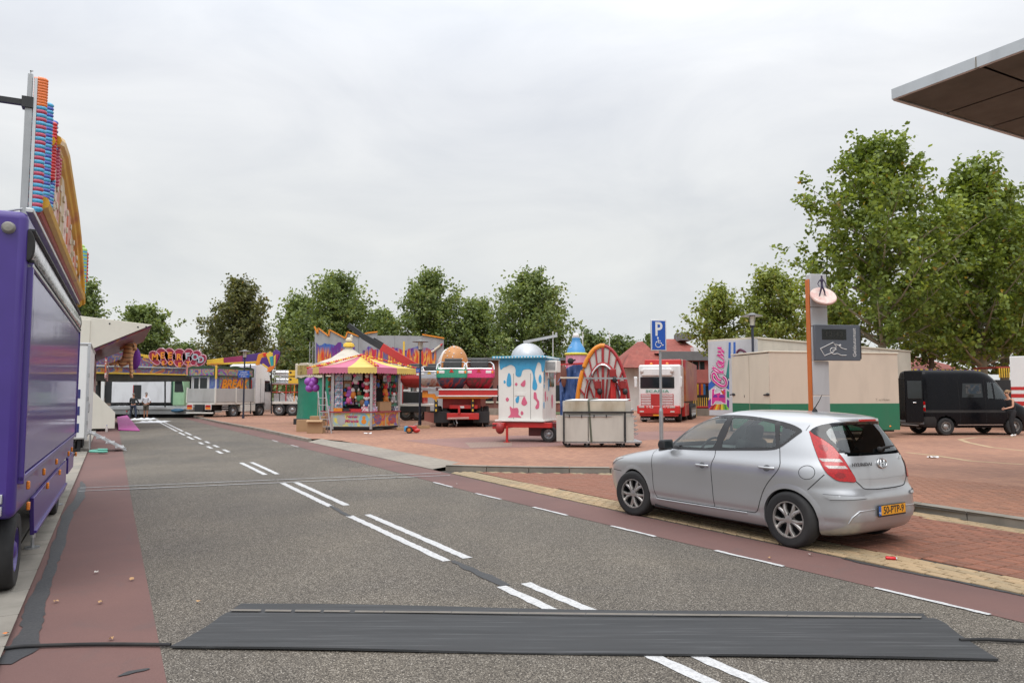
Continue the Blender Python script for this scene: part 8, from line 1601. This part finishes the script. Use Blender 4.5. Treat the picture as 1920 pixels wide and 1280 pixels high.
person('man in dark jacket and jeans standing astride a bicycle', (m2.x, 52.2, .0), math.pi, 1.8, stand(elbL=(-.16, -.06, .64, .024), wriL=(-.15, -.15, .58, .016), palmL=(-.145, -.18, .575, .018, .012), elbR=(.16, -.06, .64, .024), wriR=(.15, -.15, .58, .016), palmR=(.145, -.18, .575, .018, .012), hipL=(-.06, 0, .49, .052), kneeL=(-.10, -.02, .28, .034), ankleL=(-.12, .02, .045, .02), toeL=(-.13, -.06, .018, .02, .014), kneeR=(.10, -.02, .28, .034), ankleR=(.12, .02, .045, .02), toeR=(.13, -.06, .018, .02, .014)), [('jacket', LNG, LNE, jk), ('jeans', LLG, LLE, jn_), ('shoe', SHO('L'), [('ankleL', 'toeL')], DARK), ('shoe', SHO('R'), [('ankleR', 'toeR')], DARK)], None, GREYH, SKT)
bi = thing('bicycle', 'city bicycle held between the legs of the man in a dark jacket', 'bicycle', (m2.x, 52.2, 0), math.pi / 2)
for x in (-.52, .52): 
    w_ = emp('wheel', bi, (x, 0, .34)); MB().tube([(.33 * math.cos(a), 0, .33 * math.sin(a)) for a in np.linspace(0, 6.283, 28, endpoint=False)], .02, 6, closed=True).build('tyre', BLACK, w_); sp4 = MB()
    for k in range(12): sp4.cyl((0, 0, 0), (.32 * math.cos(k * .5236), 0, .32 * math.sin(k * .5236)), .002, n=4)
    tag(sp4.build('spokes', STEEL, w_), kind='stuff')
MB().tube([(-.52, 0, .34), (-.1, 0, .32), (.38, 0, .75), (-.2, 0, .72), (-.1, 0, .32)], .018, 6).tube([(-.52, 0, .34), (-.2, 0, .72)], .012, 6).tube([(.52, 0, .34), (.4, 0, .72), (.36, 0, .98)], .016, 6).tube([(-.2, 0, .72), (-.24, 0, .86)], .014, 6).build('bike_frame', DARK, bi)
MB().obox((-.25, 0, .88), (.26, .16, .06)).build('saddle', BLACK, bi, bevel=.025); MB().tube([(.2, -.27, 1.02), (.36, -.2, 1.03), (.38, 0, 1.0), (.36, .2, 1.03), (.2, .27, 1.02)], .014, 6).build('handlebar', CHROME, bi); MB().box(-.8, -.35, -.07, .07, .70, .715).build('carrier', STEEL, bi); MB().obox((-.86, 0, .55), (.02, .06, .10)).build('rear_lamp', LRED, bi)
wo = P(1899, 820, 28.6)
bt_ = mat('black_top', (.012, .012, .014), .8, dirt=0)
wov = stand(chest=(0, -.03, .73, .075, .05), neck=(0, -.07, .845, .026, .027), jaw=(0, -.10, .882, .030, .034), head=(0, -.095, .932, .038, .047), shoL=(-.09, -.045, .80, .027, .03), shoR=(.09, -.035, .80, .027, .03), elbL=(-.115, .045, .645, .02), wriL=(-.11, .05, .50, .014), palmL=(-.11, .04, .465, .016, .011), elbR=(.11, -.06, .64, .02), wriR=(.07, -.20, .60, .014), palmR=(.06, -.235, .595, .016, .011), kneeL=(-.045, .03, .28, .033), ankleL=(-.045, .12, .05, .02), toeL=(-.045, .05, .018, .02, .014), kneeR=(.045, -.06, .285, .033), ankleR=(.045, -.02, .045, .02), toeR=(.045, -.10, .018, .02, .014), hipL=(-.045, 0, .49, .052), hipR=(.045, -.01, .49, .052))
person('woman in a black sleeveless outfit and white shoes stepping up to the van', (wo.x, 28.6, .104), R(-82), 1.80, wov, [('top', [('pelvis', 1.1), ('waist', 1.25), ('chest', 1.25), ('shoL', 1.12), ('shoR', 1.12)], TE, bt_), ('trousers', LLG + [('waist', 1.3)], LLE + [('pelvis', 'waist')], bt_), ('shoe', SHO('L'), [('ankleL', 'toeL')], WHITE), ('shoe', SHO('R'), [('ankleR', 'toeR')], WHITE)], None, mat('fair_hair', (.26, .15, .07), .6, dirt=0), mat('light_skin', (.55, .30, .20), .5, dirt=0), True)
# ================================================================== rubber mat, cable and litter on the road
RUB = None
m_, t_, b_ = nodes('rubber_mat'); c = mixc(t_, noise(t_, 1, 6, stretch=(.6, 14, 1), dist=.2), (.022, .0225, .0235), (.066, .068, .071)); c = mixc(t_, ramp(t_, noise(t_, 2.6, 7, dist=1.2), [(.45, (0, 0, 0)), (.75, (.55,) * 3)]), c, (.045, .045, .046)); c = mixc(t_, ramp(t_, noise(t_, 1, 8, stretch=(1.2, 40, 1)), [(.56, (0, 0, 0)), (.72, (.5,) * 3)]), c, (.15, .152, .156)); lk(t_, c, b_.inputs['Base Color']); b_.inputs['Roughness'].default_value = .6; b_.inputs['Specular IOR Level'].default_value = .22; bumpn(t_, b_, noise(t_, 1, 5, stretch=(1.5, 60, 1)), .25, .004); RUB = m_
def mat_sheet(name, bl, br, tr, tl, m, parent, th=.014, n=46, k=9, lift=.012, hump=.0, curl=0.):
    q = [G(*p) for p in (bl, br, tr, tl)]; mb = MB(); r = random.Random(2)
    def pt(u, v, z): p = q[0].lerp(q[1], u).lerp(q[3].lerp(q[2], u), v); return (p.x, p.y, z)
    zf_ = lambda u, v: lift * (.75 + .25 * math.sin(u * 9)) + hump * math.exp(-((v - .82) / .14)**2) + curl * max(0, 1 - v * 5) * abs(math.sin(u * 5 + 1))
    top = [pt(u / n, v / k, zf_(u / n, v / k) + th * .5) for v in range(k + 1) for u in range(n + 1)]; bot_ = [pt(u / n, v / k, max(.005, zf_(u / n, v / k) - th * .5)) for v in range(k + 1) for u in range(n + 1)]; o_ = len(top); N1 = n + 1
    fs = [(v * N1 + u, v * N1 + u + 1, (v + 1) * N1 + u + 1, (v + 1) * N1 + u) for v in range(k) for u in range(n)]; fs += [tuple(o_ + i for i in reversed(f)) for f in fs]
    rim_ = [(v, u) for v, u in [(0, u) for u in range(n)] + [(v, n) for v in range(k)] + [(k, u) for u in range(n, 0, -1)] + [(v, 0) for v in range(k, 0, -1)]]; ids = [v * N1 + u for v, u in rim_]
    fs += [(a, b, b + o_, a + o_) for a, b in zip(ids, ids[1:] + ids[:1])]
    return mb.add(top + bot_, fs).build(name, m, parent, smooth=40)
mt = thing('rubber_mat', 'long dark rubber mat laid over a cable across the road', 'mat', (0, 0, 0))
mat_sheet('lower_belt', (319, 1217), (1872, 1240), (1752, 1163), (436, 1149), RUB, mt, .014, lift=.012, hump=.02, curl=.01); mat_sheet('upper_belt', (427, 1155), (1742, 1169), (1732, 1157), (452, 1137), RUB, mt, .012, lift=.030)
STRIP = mat('worn_strip', (.165, .148, .127), .8, var=.3, scale=9, dirt=.5); 
segs = [(432, 488), (496, 545), (552, 600), (606, 655), (664, 718)] + [(720 + i * 126, 720 + (i + 1) * 126 - 1) for i in range(8)]
for a, b in segs:
    ya = 1150 + (a - 432) * .0105; yb = 1150 + (b - 432) * .0105
    q = [G(x, y) for x, y in ((a, ya + 4.2), (b, yb + 4.2), (b + 2, yb + .8), (a + 2, ya + .8))]; sheet('worn_strip', [p[:2] for p in q], .0405 + random.uniform(0, .001), STRIP, mt)
for pts, lb in (([(-60, 1228), (0, 1222), (40, 1217), (90, 1215), (170, 1213), (250, 1213), (320, 1214)], 'black cable running from the mat to the left pavement'), ([(1800, 1205), (1850, 1204), (1890, 1206), (1960, 1209)], 'black cable leaving the right end of the mat')):
    p2 = [Vector(G(*p)) for p in pts]; o = MB().tube([Vector(q) for q in smooth_poly([(p.x, p.y) for p in p2], 4, False)] and [(x, y, .022) for x, y in smooth_poly([(p.x, p.y) for p in p2], 4, False)], .013, 8).build('cable', BLACK, smooth=60); tag(o, lb, 'cable')
def leaf_bit(px, py, s_, col, label, z=.012):
    p = G(px, py, z); r = random.Random(px * 7 + py); mb = MB(); k = [(0, -.5), (.3, -.2), (.5, .1), (.2, .45), (0, .6), (-.25, .4), (-.5, .05), (-.3, -.25)]
    mb.add([(0, 0, .012)] + [(x * s_ * r.uniform(.7, 1.2), y * s_ * r.uniform(.7, 1.2), r.uniform(.0, .02)) for x, y in k], [(0, i + 1, (i + 1) % 8 + 1) for i in range(8)])
    o = mb.build('fallen_leaf', mat('leaf_' + col, {'tan': (.42, .25, .12), 'orange': (.55, .18, .05), 'pale': (.5, .46, .42)}[col], .8, dirt=0), loc=(p.x, p.y, z), rot=(0, 0, r.uniform(0, 6)), smooth=0); tag(o, label, 'leaf', 'scattered fallen leaves')
for px, py, c, lb in ((105, 1127, 'tan', 'tan leaf close to the dark tar patch on the cycle lane'), (188, 1129, 'tan', 'tan leaf in the middle of the cycle lane beside the mat end'), (209, 1197, 'tan', 'tan leaf close to the black cable on the cycle lane'), (180, 1073, 'pale', 'pale scrap on the cycle lane beside the purple wagon'), (247, 1086, 'tan', 'tan leaf at the asphalt edge of the cycle lane'), (371, 1127, 'tan', 'tan leaf on the asphalt by the mat'), (1443, 1046, 'tan', 'tan leaf on the right cycle lane by the car'), (857, 907, 'pale', 'pale scrap where the chalk lines meet the cycle lane'), (11, 1189, 'orange', 'orange leaf on the left kerb'), (1726, 970, 'orange', 'orange leaf in the gutter of the lay-by kerb'), (1740, 973, 'tan', 'tan leaf next to an orange one at the lay-by kerb'), (1520, 1040, 'pale', 'pale scrap on the right cycle lane')):
    leaf_bit(px, py, .045, c, lb, .05 if (px, py) == (11, 1189) else .016)
cp = G(1670, 1048, .016); cn2 = thing('drink_can', 'crushed red drink can lying on the yellow bricks', 'can', cp, R(-18)); cn2.scale = (.8, .8, .6); MB().lathe([(.001, -.065), (.026, -.06), (.033, -.045), (.028, .0), (.034, .045), (.026, .06), (.001, .062)], 14, rot=Matrix.Rotation(math.pi / 2, 3, 'Y'), c=(0, 0, .022)).build('can_body', mat('can_red', (.55, .02, .025), .3, .3, dirt=0), cn2, smooth=50); MB().lathe([(.001, .063), (.024, .062), (.026, .05)], 14, rot=Matrix.Rotation(math.pi / 2, 3, 'Y'), c=(0.012, 0, .022)).build('can_end', ALU, cn2)
def cloth_pile(px, py, w_, d_, h_, label):
    p = G(px, py, .005); mb = MB(); r = random.Random(px); nx, ny = 18, 10
    mb.add([((i / nx - .5) * w_, (j / ny - .5) * d_, .006 + h_ * max(0, 1 - (2 * i / nx - 1)**4) * max(0, 1 - (2 * j / ny - 1)**4) * (.5 + .5 * math.sin(i * 1.3 + j * .9) * .6 + r.uniform(-.15, .15))) for j in range(ny + 1) for i in range(nx + 1)], [(j * (nx + 1) + i, j * (nx + 1) + i + 1, (j + 1) * (nx + 1) + i + 1, (j + 1) * (nx + 1) + i) for j in range(ny) for i in range(nx)])
    tag(mb.build('white_sheet', mat('white_sheeting', (.68, .69, .70), .6, dirt=.05), loc=(p.x, p.y, p.z), rot=(0, 0, .2), smooth=60), label, 'sheet')
cloth_pile(268, 786, 1.5, 2.2, .14, 'crumpled white sheet lying behind the man in shorts'); cloth_pile(286, 791, 1.6, 2.6, .12, 'larger crumpled white sheet where the road marking begins')
